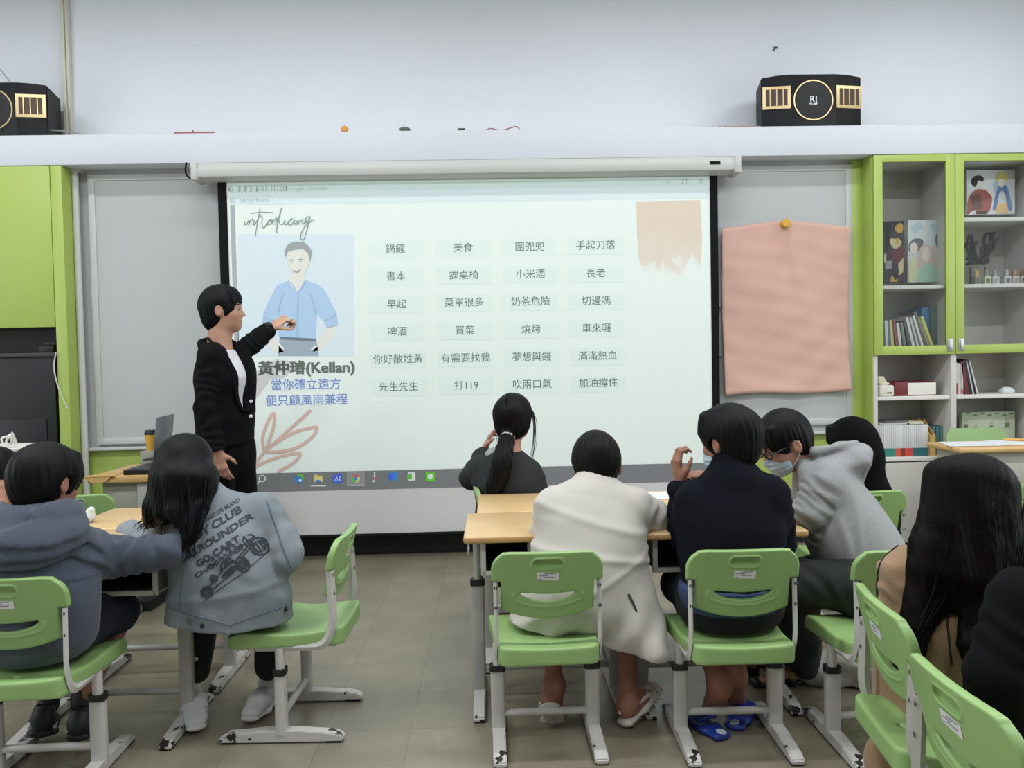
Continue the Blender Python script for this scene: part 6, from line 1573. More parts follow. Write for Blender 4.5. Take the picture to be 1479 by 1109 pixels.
# ------------------------------------------------------------------ student in navy with raised hand
def navy():
    H = .215; hc = W(1052, 637, 2.62); R = frame(-.62, .80, -6, 0)
    nb = W(1060, 680, 2.58); ch = W(1055, 755, 2.58); pv = W(1055, 900, 2.55)
    sl = W(1003, 722, 2.62); sr = W(1110, 715, 2.56); el = W(992, 778, 2.72); er = W(1122, 785, 2.66); wl = W(984, 697, 2.76); wr = W(1040, 690, 2.82)
    hl = W(1022, 908, 2.58); hr_ = W(1092, 908, 2.58); kl = W(978, 890, 2.86); kr = W(1095, 880, 2.92); al = W(1038, 985, 2.62); ar = W(1060, 968, 2.66)
    pv = Z(pv, .47); hl = Z(hl, .455); hr_ = Z(hr_, .455); kl = Z(kl, .44); kr = Z(kr, .44)
    heelL = al+arr((.012, -.035, -.02)); heelR = ar+arr((.01, -.035, -.02)); toeL = arr((al[0]-.02, al[1]+.03, .035)); toeR = arr((ar[0]+.01, ar[1]+.03, .035))
    hdL = unit(W(972, 648, 2.76)-wl)
    t = seated('student in a navy top with one hand raised in front of the bright screen', (pv[0], 2.55, 0), hc, R, H, nb, ch, pv, sl, sr, SKIN,
        legs=(([hl, kl, al], [.066, .046, .029]), ([hr_, kr, ar], [.066, .046, .029])), arms=(([sl, el, wl], [.038, .033, .024]), ([sr, er, wr], [.038, .033, .024])),
        hands=(((wl, hdL, (.75, .2, .5), (.35, -1, .2), .165, [(28, 62, 40), (30, 66, 42), (32, 68, 44), (36, 70, 46)]), dict(thumb=(.7, .45, .45), tcurl=18)),
               ((wr, unit(W(975, 680, 2.80)-wr), (0, .25, -1), (0, -1, -.1), .160, [(6, 10, 8), (6, 12, 8), (10, 14, 10), (14, 18, 10)]), dict(thumb=(.8, .4, -.2), tcurl=5))),
        feet=((al, heelL, toeL, unit(arr((0, .9, .45)))), (ar, heelR, toeR, unit(arr((0, .9, .45))))))
    short_hair(t, hc, R, H, vol=1.10, nape=-.33, seed=14, sides=-.12, amp=.007, n=28, tuft=34)
    NAV = mat('navy_knit', (9, 12, 21), .9, bump=.15, bscale=300, spec=.15)
    F = SDF(.006); torso(F, pv+arr((0, 0, .06)), ch, nb-arr((0, 0, .01)), sl, sr, (.155, .110), (.155, .118), (.162, .120), .062, .06)
    F.cap(nb-arr((0, 0, .02)), nb+arr((-.003, .006, .035)), .070, .060, .03)
    F.cap(sl, el, .062, .056, fold=(.004, .06, 0)); F.cap(el, wl*.86+el*.14, .056, .042, fold=(.005, .045, 1)); F.cap(sr, er, .064, .060, fold=(.004, .06, 2)); F.cap(er, wr*.85+er*.15, .058, .045, fold=(.004, .05, 3))
    mesh_part('top', F, NAV, t, folds(41, .005, 18, .0015), cuts=(((0, 0, .50), (0, 0, -1)),))
    F = SDF(.006); F.chain([hl, kl*.85+hl*.15], [.086, .072], .04); F.chain([hr_, kr], [.086, .070], .04); F.ecap(pv+arr((0, -.01, .06)), pv-arr((0, -.01, .01)), arr((1, 0, 0)), .155, .122, .160, .122, k=.05)
    mesh_part('shorts', F, mat('navy_shorts', (10, 12, 22), .9, bump=.1, bscale=200), t, folds(5, .004, 20), cuts=(SEATCUT,))
    F = SDF(.006); F.ecap(pv+arr((0, -.004, .075)), pv+arr((0, -.004, .045)), arr((1, 0, 0)), .172, .134, .174, .134, k=.03); mesh_part('shirt_hem', F, mat('blue_shirt_hem', (44, 62, 98), .8), t, folds(6, .003, 24), cuts=(((0, 0, .445), (0, 0, -1)), ((0, 0, .53), (0, 0, 1))))
    mask(t, hc, R, H)
    BLU = mat('blue_slipper', (24, 52, 138), .5); PAD = mat('slipper_pad', (178, 190, 200), .6)
    for i, (a, px, dx, ry) in enumerate(((al, 1026, -.02, 24), (ar, 1068, .02, -34))):
        p = W(px, 1062 if i == 0 else 1054, 2.60 if i == 0 else 2.66); p[2] = 0.014; d = unit((sin(radians(ry))*-1, cos(radians(ry)), 0)); s = np.cross(d, (0, 0, 1))
        F = SDF(.0035); F.ecap(p-d*.06, p+d*.0, s, .036, .014, .036, .013, k=.02); F.ecap(p, p+d*.10, s, .042, .014, .036, .012, k=.02)
        F.ecap(p+d*.02+arr((0, 0, .03)), p+d*.075+arr((0, 0, .026)), s, .044, .016, .040, .014, k=.01); F.ell(p+d*.045+arr((0, 0, .018)), (.034, .05, .016), frame(d[0], d[1]), .006, neg=True)
        sl_ = mesh_part('slipper', F, BLU, t)
        F = SDF(.003); F.ell(p-d*.055+arr((0, 0, .013)), (.017, .022, .003), frame(d[0], d[1])); mesh_part('heel_pad', F, PAD, sl_)
navy()

# ------------------------------------------------------------------ student in the grey hoodie, masked, leaning over the desk
def grey_hoodie():
    H = .215; hc = W(1131, 640, 2.90); R = frame(-.93, -.16, -27, 0)
    nb = W(1178, 682, 2.90); ch = W(1212, 745, 2.88); pv = W(1258, 838, 2.76)
    sN = W(1196, 700, 2.80); sF = W(1178, 702, 3.04); eN = W(1160, 752, 2.80); eF = W(1120, 770, 3.05); wN = W(1090, 752, 2.90); wF = W(1060, 758, 2.98)
    hN = W(1250, 850, 2.66); hF = W(1235, 845, 2.86); kN = W(1148, 842, 2.74); kF = W(1120, 845, 2.98); aN = W(1162, 968, 2.98); aF = W(1105, 975, 3.10)
    pv = Z(pv, .475); hN = Z(hN, .46); hF = Z(hF, .46)
    heelN = arr((aN[0]+.035, aN[1]+.01, .03)); toeN = arr((aN[0]-.19, aN[1]-.02, .02)); heelF = arr((aF[0]+.035, aF[1], .03)); toeF = arr((aF[0]-.19, aF[1]-.02, .02))
    t = seated('student in a grey hoodie, face mask and glasses bending over the desk', (pv[0], 2.78, 0), hc, R, H, nb, ch, pv, sN, sF, SKIN_F,
        legs=(([hN, kN, aN], [.068, .048, .031]), ([hF, kF, aF], [.068, .048, .031])), arms=(([sN, eN, wN], [.042, .038, .026]), ([sF, eF, wF], [.042, .036, .026])),
        hands=(((wN, (-1, .15, 0), (0, 0, -1), (0, 1, 0), .165, RELAX), {}), ((wF, (-1, -.1, 0), (0, 0, -1), (0, -1, 0), .165, RELAX), {})),
        feet=((aN, heelN, toeN, (0, 0, 1)), (aF, heelF, toeF, (0, 0, 1))))
    short_hair(t, hc, R, H, vol=1.09, nape=-.26, seed=23, sides=-.06, amp=.006, n=30, tuft=20)
    mask(t, hc, R, H)
    bm = BM(); L = lambda x, y, z: loc(hc, R, H, (x, y, z))
    for s in (-1, 1):
        c = [L(s*.15+.105*cos(a)*1.0, .43-.03*abs(s*.15+.105*cos(a))/.25, .0+.075*sin(a)) for a in np.linspace(0, 2*pi, 25)]
        add_tube(bm, c, .003, 6); add_tube(bm, [L(s*.255, .42, .03), L(s*.345, .20, .035), L(s*.36, -.02, .03), L(s*.355, -.07, -.02)], .003, 6)
    add_tube(bm, [L(-.045, .435, .02), L(.045, .435, .02)], .003, 6); bobj('glasses', bm, COLLAR, t, True)
    GR = mat('heather_grey', (142, 143, 143), .92, bump=.3, bscale=320, var=.06, vscale=90, sheen=.15)
    F = SDF(.006); torso(F, pv+arr((0, 0, -.01)), ch, nb, sN, sF, (.160, .130), (.165, .135), (.165, .130), .066, .06)
    # curved back
    F.ecap(nb*.5+ch*.5+arr((.03, 0, .02)), pv+arr((.05, 0, .04)), sF-sN, .13, .07, .14, .09, k=.06)
    # hood bunched behind the neck
    F.ecap(W(1176, 676, 2.90), W(1232, 662, 2.90), arr((0, 1, 0)), .115, .050, .120, .058, k=.04)
    F.ecap(W(1225, 655, 2.90), W(1246, 650, 2.90), arr((0, 1, 0)), .095, .045, .070, .030, k=.03)
    F.ecap(W(1238, 660, 2.90), W(1240, 690, 2.88), arr((0, 1, 0)), .090, .036, .055, .022, k=.03)
    F.cap(W(1172, 690, 2.82), W(1160, 672, 2.86), .030, .026, .02)
    F.cap(W(1176, 652, 2.84), W(1236, 640, 2.86), .018, .016, .02)
    F.cap(sN, sN*.22+eN*.78, .068, .060, fold=(.007, .035, 0)); F.ecap(sN*.5+eN*.5, eN*.76+sN*.24, arr((0, 1, 0)), .070, .064, .068, .058, k=.02)
    F.cap(sF, eF, .064, .054, fold=(.004, .05, 1)); F.cap(eF, wF*.6+eF*.4, .054, .046, fold=(.004, .05, 1))
    w1 = folds(51, .007, 15, .002)
    def dsp(P):
        q = (P-sN)@np.stack([unit(pv-sN), unit(np.cross(pv-sN, (0, -1, 0))), arr((0, 1, 0))], 1)
        a = .008*np.exp(-((q[:, 1]-.04-.25*(q[:, 0]-.1))/.014)**2)*(P[:, 1] < ch[1])*np.clip(q[:, 0]*6, 0, 1)+.007*np.exp(-((q[:, 1]-.0-.5*(q[:, 0]-.15))/.014)**2)*(P[:, 1] < ch[1])*np.clip(q[:, 0]*6, 0, 1)
        arm = P-sN; ax = unit(eN-sN); s_ = arm@ax; near = np.linalg.norm(arm-s_[:, None]*ax, axis=1) < .085
        return w1(P)-a+np.where(near & (s_ > .05), .006*np.sin(s_*150+4*np.sin(P[:, 0]*30+P[:, 2]*22)), 0)
    hd = mesh_part('hoodie', F, GR, t, dsp, cuts=((W(1225, 845, 2.72), unit(arr((.30, 0, -1)))),))
    F = SDF(.005); F.cap(eN*.80+sN*.20, eN*.88+sN*.12, .057, .053, .01); mesh_part('cuff', F, GR, hd, folds(3, .002, 40))
    F = SDF(.006); F.chain([hN, kN, kN*.1+aN*.9], [.100, .080, .062], .04, fold=(.004, .12, 0)); F.chain([hF, kF, kF*.1+aF*.9], [.100, .080, .062], .04); F.cap(hN, hF, .10, .10, .05)
    mesh_part('trousers', F, mat('dark_green_trousers', (24, 31, 28), .8, bump=.1, bscale=200), t, folds(54, .006, 17, .0015))
    for (h_, to) in ((heelN, toeN), (heelF, toeF)):
        d = unit(to-h_); s = np.cross(d, (0, 0, 1)); h0 = h_-arr((0, 0, .016)); t0 = to-arr((0, 0, .006))
        F = SDF(.004); F.ecap(h0-d*.005, h0+d*.1, s, .036, .016, .036, .014, k=.02); F.ecap(h0+d*.1, t0+d*.015, s, .042, .014, .036, .012, k=.02)
        F.chain([h_+d*.11+s*.042, h_+d*.12+arr((0, 0, .055)), h_+d*.11-s*.042], [.012]*3, .01); F.chain([h_+d*.05+s*.036, h_-d*.012+arr((0, 0, .03)), h_+d*.05-s*.036], [.008]*3, .01); F.chain([h_+d*.15+s*.042, h_+d*.16+arr((0, 0, .04)), h_+d*.15-s*.042], [.010]*3, .01)
        sd = mesh_part('sandal', F, COLLAR, t)
        F = SDF(.003); F.box(h_+d*.10+s*.0-arr((0, .045, -.02)), (.014, .004, .018), rad=.003); mesh_part('buckle', F, mat('buckle_tan', (150, 128, 70), .5), sd)
grey_hoodie()

# ------------------------------------------------------------------ hooded student in black
def black_hood():
    H = .215; hc = W(1226, 641, 3.58); R = frame(-.5, .86, -12, 0)
    nb = W(1240, 688, 3.55); ch = W(1242, 740, 3.55); pv = W(1245, 850, 3.50)
    sl = W(1203, 718, 3.60); sr = W(1268, 716, 3.50); el = W(1185, 765, 3.70); er = W(1278, 770, 3.58); wl = W(1190, 755, 3.88); wr = W(1235, 765, 3.78)
    hl = W(1225, 858, 3.55); hr_ = W(1265, 858, 3.52); kl = W(1215, 850, 3.86); kr = W(1250, 850, 3.86); al = arr((kl[0], 3.82, .09)); ar = arr((kr[0], 3.82, .09))
    t = seated('student with a black hood pulled over the head, seen from behind', (pv[0], 3.5, 0), hc, R, H, nb, ch, pv, sl, sr, SKIN,
        legs=(([hl, kl, al], [.066, .046, .03]), ([hr_, kr, ar], [.066, .046, .03])), arms=(([sl, el, wl], [.038, .032, .024]), ([sr, er, wr], [.038, .032, .024])),
        hands=(((wl, (.2, 1, 0), (0, 0, -1), (1, 0, 0), .155, RELAX), {}), ((wr, (-.3, 1, 0), (0, 0, -1), (-1, 0, 0), .155, RELAX), {})), h=.005)
    short_hair(t, hc, R, H, seed=33, h=.006)
    BLC = mat('black_cotton', (4, 4, 5), .9, bump=.1, bscale=260, spec=.15)
    F = SDF(.006); torso(F, pv, ch, nb, sl, sr, (.150, .11), (.150, .115), (.155, .115), .062, .06)
    F.ell(loc(hc, R, H, (0, -.10, .10)), arr((.485, .51, .51))*H, R, .03); F.ell(loc(hc, R, H, (0, -.18, -.2)), arr((.40, .38, .46))*H, R, .06); F.cap(loc(hc, R, H, (0, -.2, -.45)), nb-arr((0, 0, .02)), .095, .11, .05)
    F.ell(loc(hc, R, H, (0, .52, -.12)), arr((.36, .40, .46))*H, R, .03, neg=True)
    F.chain([sl, el, wl], [.062, .056, .044], fold=(.003, .06, 0)); F.chain([sr, er, wr], [.062, .056, .044], fold=(.003, .06, 0))
    mesh_part('hooded_top', F, BLC, t, folds(61, .005, 16, .0015))
    F = SDF(.008); F.chain([hl, kl, al], [.09, .068, .055], .04); F.chain([hr_, kr, ar], [.09, .068, .055], .04); mesh_part('trousers', F, BLC, t, folds(62, .005))
    for a in (al, ar): sneaker(t, a, arr((a[0], a[1]-.06, 0)), arr((a[0]-.02, a[1]+.17, 0)), (0, 0, 1), BLK, BLACK_BASE)
black_hood()

# ------------------------------------------------------------------ ponytailed student
def ponytail():
    H = .220; Y = 3.74; hc = W(742, 604, Y+.02); R = frame(.35, .94, 4, 4)
    nb = W(738, 655, Y-.02); ch = W(734, 700, Y-.02); pv = W(738, 815, Y)
    sl = W(702, 675, Y+.02); sr = W(764, 682, Y); el = W(682, 690, Y+.10); er = W(778, 722, Y+.03); wl = W(700, 650, Y+.25); wr = W(760, 740, Y+.22)
    hl = W(720, 820, Y+.03); hr_ = W(760, 822, Y-.02); kl = arr((hl[0]+.28, Y+.10, .42)); kr = arr((hr_[0]+.24, Y-.04, .42)); al = arr((kl[0]-.03, Y+.12, .09)); ar = arr((kr[0], Y-.03, .09))
    t = seated('ponytailed student in a dark jacket looking up at the slide', (pv[0], Y, 0), hc, R, H, nb, ch, pv, sl, sr, SKIN_F, nr=(.040, .046),
        legs=(([hl, kl, al], [.064, .046, .03]), ([hr_, kr, ar], [.064, .046, .03])), arms=(([sl, el, wl], [.036, .031, .023]), ([sr, er, wr], [.036, .031, .023])),
        hands=(((wl, (.4, .2, 1), (1, 0, 0), (0, -1, 0), .15, RELAX), {}), ((wr, (.3, 1, 0), (0, 0, -1), (-1, 0, 0), .15, RELAX), {})), h=.0042)
    # hair drawn back to a low tail, parted at the crown
    F = SDF(.004); L = lambda x, y, z: loc(hc, R, H, (x, y, z))
    F.ell(L(0, -.065, .13), arr((.42, .49, .44))*H, R, .01); F.ell(L(0, -.18, -.12), arr((.38, .33, .34))*H, R, .08*H); F.ell(L(0, .58, -.16), arr((.40, .40, .44))*H, R, .03*H, neg=True)
    F.box(L(0, .25, -.46), arr((.6, .34, .30))*H, R, rad=.02, k=.03*H, neg=True)
    F.cap(L(-.02, -.36, -.22), L(-.02, -.44, -.30), .10*H, .11*H, .08*H)
    F.cap(L(0.02, -.1, .585), L(0.02, -.50, .36), .006, .006, .008, neg=True)
    tie = L(-.02, -.47, -.34)
    tail = [tie, W(726, 660, Y-.15), W(722, 685, Y-.155), W(712, 706, Y-.15)]
    F.chain(tail[:1]+spline(tail, 5), [.022]+[.024+.012*sin(x*pi)*1.4 for x in np.linspace(.1, .86, len(spline(tail, 5)))], .02)
    dz = hair_disp(hc, R, H, .004, 40, 3)
    def dd(P): return np.where(P[:, 2] > hc[2]-.09, dz(P), .0025*np.sin(P[:, 0]*420+P[:, 2]*60))
    hr = mesh_part('hair', F, HAIR, t, dd)
    bm = BM(); strands(bm, jitter_paths([L(.36, .16, .15), L(.40, .22, -.15), W(772, 640, Y+.07), W(768, 662, Y+.07)], 14, .006, 5, 1.0), .0013); strands(bm, jitter_paths([L(-.36, .05, .05), L(-.40, .05, -.2), W(716, 642, Y+.02)], 8, .005, 6), .0013)
    strands(bm, jitter_paths(tail, 30, .010, 9, 1.3), .0014); bobj('loose_strands', bm, HAIR, hr, True, autos=False)
    bm = BM(); ax = unit(arr(tail[1])-tie); e1 = unit(np.cross(ax, (1, 0, 0.1))); e2 = np.cross(ax, e1)
    add_tube(bm, [tie+(e1*cos(a)+e2*sin(a))*.027 for a in np.linspace(0, 2*pi, 22)], .009, 8); bobj('hair_tie', bm, mat('tie_pale', (184, 180, 178), .6), hr, True)
    JK = mat('charcoal_jacket', (28, 31, 31), .85, bump=.12, bscale=220)
    F = SDF(.006); torso(F, pv+arr((0, 0, .03)), ch, nb-arr((0, 0, .01)), sl, sr, (.165, .120), (.160, .115), (.152, .110), .058, .06)
    F.cap(sl, el, .062, .056, fold=(.005, .05, 0)); F.cap(el, wl*.75+el*.25, .056, .046, fold=(.004, .05, 0)); F.cap(sr, er, .062, .062, fold=(.005, .06, 0)); F.cap(er, wr, .058, .045)
    F.ecap(ch+arr((.06, 0, -.05)), W(762, 730, Y-.03), arr((1, 0, 0)), .10, .10, .11, .11, k=.05)
    jk = mesh_part('jacket', F, JK, t, folds(71, .007, 17, .002))
    F = SDF(.005); p = W(714, 650, Y+.03); F.ecap(p+arr((-.02, 0, -.015)), p+arr((.045, -.01, .012)), arr((0, 1, 0)), .05, .022, .045, .02); F.cap(W(757, 664, Y-.01), W(748, 652, Y-.02), .015, .018, .02)
    mesh_part('collar', F, mat('pale_collar', (150, 152, 150), .85), jk, folds(72, .006, 40))
    F = SDF(.008); F.chain([hl, kl, al], [.09, .066, .052], .04); F.chain([hr_, kr, ar], [.09, .066, .052], .04); mesh_part('trousers', F, mat('dark_trousers', (30, 30, 34), .8), t, folds(73, .005))
    for a in (al, ar): sneaker(t, a, arr((a[0]-.06, a[1], 0)), arr((a[0]+.17, a[1], 0)), (0, 0, 1), mat('shoe_white', (196, 196, 194), .6), mat('sole_white', (206, 206, 204), .6))
ponytail()

# ------------------------------------------------------------------ student in the denim jacket
def denim():
    H = .215; Y = 2.70; hc = W(266, 678, Y+.02); R = frame(-.45, .89, -14, -6)
    nb = W(300, 722, Y-.02); ch = W(318, 785, Y-.02); pv = W(338, 900, Y)
    sl = W(250, 752, Y+.04); sr = W(375, 735, Y); el = W(225, 800, Y+.10); er = W(413, 800, Y-.02); wl = W(190, 768, Y+.28); wr = W(385, 825, Y+.22)
    hl = W(310, 905, Y+.03); hr_ = W(365, 905, Y); kl = arr((hl[0]-.10, Y+.24, .44)); kr = arr((hr_[0]-.02, Y+.26, .44)); al = W(285, 968, Y+.16); ar = W(388, 962, Y+.20)
    pv = Z(pv, .47); hl = Z(hl, .455); hr_ = Z(hr_, .455)
    t = seated('student in a pale denim jacket with printed back sitting sideways on a chair', (pv[0], Y, 0), hc, R, H, nb, ch, pv, sl, sr, SKIN_F, nr=(.040, .046),
        legs=(([hl, kl, al], [.066, .046, .03]), ([hr_, kr, ar], [.066, .046, .03])), arms=(([sl, el, wl], [.036, .031, .023]), ([sr, er, wr], [.036, .031, .023])),
        hands=(((wl, (-.3, 1, 0), (0, 0, -1), (1, 0, 0), .15, RELAX), {}), ((wr, (-.5, 1, 0), (0, 0, -1), (-1, 0, 0), .15, RELAX), {})))
    DEN = mat('pale_denim', (136, 143, 149), .85, bump=.25, bscale=420, var=.12, vscale=9, rgb2=(116, 124, 131))
    F = SDF(.006); torso(F, pv+arr((0, 0, .01)), ch, nb-arr((0, 0, .015)), sl, sr, (.20, .135), (.178, .130), (.165, .122), .066, .06)
    F.ecap(ch-arr((0, 0, .05)), W(333, 935, Y), arr((1, 0, .12)), .165, .125, .235, .155, k=.05)
    F.cap(nb-arr((0, 0, .02)), nb+arr((-.012, .01, .020)), .062, .062, .03)
    F.cap(sr, er, .070, .064, fold=(.003, .075, 0)); F.cap(er, wr, .062, .05, fold=(.003, .06, 0)); F.cap(sl, el, .066, .060, fold=(.003, .07, 0)); F.cap(el, wl, .060, .048, fold=(.003, .05, 0))
    w1 = folds(81, .007, 18, .003)
    def dsp(P):
        x = P[:, 0]-pv[0]; z = P[:, 2]-pv[2]
        return w1(P)-.005*np.exp(-((z-.055-.12*x)/.014)**2)+.004*np.exp(-((z-.17+.5*(x+.05))/.02)**2)
    hemn = unit(arr((-.05, 0, -1))); hp = W(335, 908, Y-.1)
    jk = mesh_part('jacket', F, DEN, t, dsp, cuts=((hp, hemn),))
    # waistband of the jacket, with seams, tab and buttons laid on its surface
    me = jk.data; rl = arr(t.location)
    tree = BVHTree.FromPolygons([v.co+t.location for v in me.vertices], [tuple(p.vertices) for p in me.polygons])
    def onback(x, z, off=.0015):
        h_ = tree.ray_cast(Vector((x, Y-1.0, z)), Vector((0, 1, 0)), 2.0)
        return (arr(h_[0])-arr((0, off, 0))) if h_[0] is not None else None
    def onback_px(px, py, off=.0015):
        o = C_O; d = unit(W(px, py, 2.0)-C_O); h_ = tree.ray_cast(Vector(o), Vector(d), 5.0)
        return (arr(h_[0])-d*off) if h_[0] is not None else None
    def seam(pts, r, name, m):
        P = [onback_px(*q) for q in pts]; P = [p for p in P if p is not None]
        if len(P) > 1:
            bm = BM(); add_tube(bm, P, r, 6); bobj(name, bm, m, jk, True)
    SEAM = mat('denim_seam', (96, 108, 120), .85)
    def lerp_px(a, b, n): return [(a[0]+(b[0]-a[0])*i/n, a[1]+(b[1]-a[1])*i/n) for i in range(n+1)]
    seam(lerp_px((236, 876), (330, 902), 12)+lerp_px((334, 902), (430, 868), 12), .0022, 'hem_seam', SEAM)
    seam(lerp_px((300, 760), (272, 790), 5)+lerp_px((268, 800), (258, 880), 10), .002, 'back_seam', SEAM)
    seam(lerp_px((385, 722), (405, 780), 8)+lerp_px((406, 784), (424, 830), 6), .0025, 'sleeve_seam', SEAM)
    for nme, q, r, m in (('hem_button', (275, 897), .012, mat('button_pewter', (110, 112, 114), .35, metal=.6)), ('rivet', (292, 904), .008, COLLAR), ('rivet', (412, 880), .008, COLLAR), ('rivet', (424, 872), .008, COLLAR)):
        p = onback_px(*q)
        if p is not None: bm = BM(); add_lathe(bm, [(0, -.004), (r*.8, -.003), (r, 0), (r, .004)], p, 'y', 16); bobj(nme, bm, m, jk, True)
    # the print: lettering and a little racing car, sloping up to the right
    INK = mat('print_ink', (52, 56, 64), .8)
    ang = radians(31); ux = arr((cos(ang), 0, sin(ang))); uz = arr((-sin(ang), 0, cos(ang)))
    def printed(name, body, px, py, wid, hgt, bold):
        v, fs = text_verts(body, .1, bold=bold)
        lo_, hi_ = v.min(0), v.max(0); v = (v-(lo_+hi_)/2)*arr((wid/(hi_[0]-lo_[0]), hgt/(hi_[1]-lo_[1]), 1)); c = W(px, py, Y-.14)
        bm = BM(); ok = []
        for p in v:
            q = c+ux*p[0]+uz*p[1]; s_ = onback(q[0], q[2], .0024); ok.append(bm.verts.new(s_ if s_ is not None else q))
        for f in fs:
            try: bm.faces.new([ok[i] for i in f])
            except ValueError: pass
        return bobj(name, bm, INK, jk, True, autos=False)
    printed('print_line', 'GOOD LIFE BRAND', 312, 741, .112, .0135, .006)
    printed('print_line', 'BODY CLUB', 301, 763, .200, .026, .03)
    printed('print_line', 'ALLROUNDER', 311, 777.5, .245, .023, .03)
    printed('print_line', 'GO CART', 316, 795, .155, .022, .03)
    printed('print_line', 'CHAMPIONSHIP', 325, 805, .210, .017, .02)
    cp = W(339, 822, Y-.14); bm = BM()
    def drop(pts):
        out = []
        for (a, b) in pts:
            q = cp+ux*a+uz*b; s_ = onback(q[0], q[2], .0026); out.append(s_ if s_ is not None else q)
        return out
    def blob(pts): vs = [bm.verts.new(p) for p in drop(pts)]; f = bm.faces.new(vs); bmesh.ops.triangulate(bm, faces=[f])
    def dsk(a, b, r, rb=None): blob([(a+r*cos(x), b+(rb or r)*sin(x)) for x in np.linspace(0, 2*pi, 16, endpoint=False)])
    def stroke(pts, w=.0022):
        P = [arr((a, b)) for a, b in pts]
        for a, b in zip(P[:-1], P[1:]):
            d = b-a; l = np.hypot(*d)+1e-9; q = arr((-d[1], d[0]))/l*w; m = max(1, int(l/.012))
            for k in range(m):
                s0 = a+d*k/m; s1 = a+d*(k+1)/m; blob([tuple(s0+q), tuple(s0-q), tuple(s1-q), tuple(s1+q)])
    def wheel(a, b, rx, rz_):
        for f_ in (1.0, .62): stroke([(a+f_*rx*cos(x), b+f_*rz_*sin(x)) for x in np.linspace(0, 2*pi, 15)], .0028)
        for k in range(5): stroke([(a-rx+rx*.4*k, b-rz_*.5), (a-rx*.9+rx*.4*k, b+rz_*.5)], .0018)
    wheel(-.105, -.012, .020, .016); wheel(.035, .000, .017, .026); wheel(.096, .018, .020, .031); wheel(-.062, .012, .011, .012)
    stroke([(-.125, -.006), (-.06, .004), (-.02, .022), (.03, .024), (.085, .045), (.09, .038), (.04, .018)]); stroke([(-.12, -.024), (-.055, -.012), (.02, -.002)]); stroke([(-.03, .020), (-.015, .040), (.012, .046), (.02, .022)], .003); stroke([(-.04, .0), (.0, .012), (.015, .008), (-.03, -.008)], .004)
    stroke([(-.125, -.032), (-.04, -.026), (.02, -.025), (.11, -.012)], .0015); blob([(-.015, .024), (-.005, .040), (.008, .040), (.012, .024)])
    for k in range(9): stroke([(-.055+.018*k, .052+.010*((k*7) % 3)), (-.047+.018*k, .060+.008*((k*5) % 3)), (-.042+.018*k, .052)], .002)
    bobj('print_car', bm, INK, jk, True, autos=False)
    F = SDF(.007); F.chain([hl, kl, al], [.082, .058, .046], .04); F.chain([hr_, kr, ar], [.082, .058, .046], .04); F.ecap(pv+arr((-.03, 0, 0)), pv+arr((.10, .02, -.01)), arr((0, 1, 0)), .13, .085, .10, .07, k=.05)
    mesh_part('trousers', F, mat('black_trousers', (7, 7, 9), .8, bump=.1, bscale=200), t, folds(82, .004, 20))
    SW = mat('sneaker_white', (196, 195, 193), .6, var=.05, vscale=20)
    sneaker(t, al, W(278, 1018, Y+.22)*arr((1, 1, 0))+arr((0, 0, .0)), arr((al[0]+.06, Y-.02, .012)), (0, 0, 1), SW, SW, accent=mat('shoe_grey', (140, 140, 142), .6))
    sneaker(t, ar, arr((ar[0]-.01, Y+.26, .0)), arr((ar[0]-.035, Y+.04, .012)), (0, 0, 1), SW, SW)
    F = SDF(.005); F.cap(al, al+arr((.004, 0, .045)), .034, .034); mesh_part('sock', F, mat('sock_white', (204, 202, 200), .8), t); F = SDF(.005); F.cap(ar, ar+arr((0, 0, .04)), .034, .034); mesh_part('sock', F, MATS['sock_white'], t)
    # long straight hair over the left shoulder and down the back
    F = SDF(.0045); L = lambda x, y, z: loc(hc, R, H, (x, y, z))
    F.ell(L(0, -.065, .13), arr((.43, .49, .45))*H, R, .01); F.ell(L(0, -.16, -.15), arr((.42, .36, .40))*H, R, .08*H); F.ell(L(0, .62, -.10), arr((.36, .40, .46))*H, R, .03*H, neg=True)
    F.ecap(W(268, 690, Y-.08), W(262, 740, Y-.10), arr((1, 0, 0)), .090, .05, .085, .035, k=.04); F.ecap(W(238, 690, Y-.02), W(228, 745, Y-.06), arr((1, 0, 0)), .05, .06, .042, .035, k=.04)
    F.ecap(W(225, 735, Y-.06), W(212, 760, Y-.04), arr((1, 0, 0)), .040, .03, .012, .012, k=.03); F.ecap(W(270, 735, Y-.12), W(272, 775, Y-.155), arr((1, 0, 0)), .060, .020, .020, .012, k=.03); F.ecap(W(296, 690, Y-.04), W(300, 705, Y-.06), arr((1, 0, 0)), .05, .05, .035, .03, k=.04)
    dz = hair_disp(hc, R, H, .004, 40, 7)
    def dd(P):
        u = np.clip((P[:, 2]-hc[2]+.06)/.12, 0, 1); return u*.4*dz(P)+(1-u)*(.0016*np.sin(P[:, 0]*420+5*np.sin(P[:, 2]*11))+.003*np.sin(P[:, 0]*110+3*np.sin(P[:, 2]*8)))
    hr = mesh_part('hair', F, HAIR, t, dd)
    bm = BM(); strands(bm, jitter_paths([W(270, 700, Y-.12), W(270, 740, Y-.135), W(268, 775, Y-.165), W(266, 802, Y-.17)], 34, .016, 1, .7), .0022)
    bobj('loose_strands', bm, HAIR, hr, True, autos=False); bm = BM()
    strands(bm, jitter_paths([W(300, 690, Y-.10), W(296, 735, Y-.135), W(286, 770, Y-.17), W(268, 792, Y-.17)], 22, .008, 2, .9), .0022)
    strands(bm, jitter_paths([W(236, 690, Y-.06), W(228, 730, Y-.08), W(214, 752, Y-.08), W(204, 762, Y-.06)], 30, .014, 3, .9), .0022)
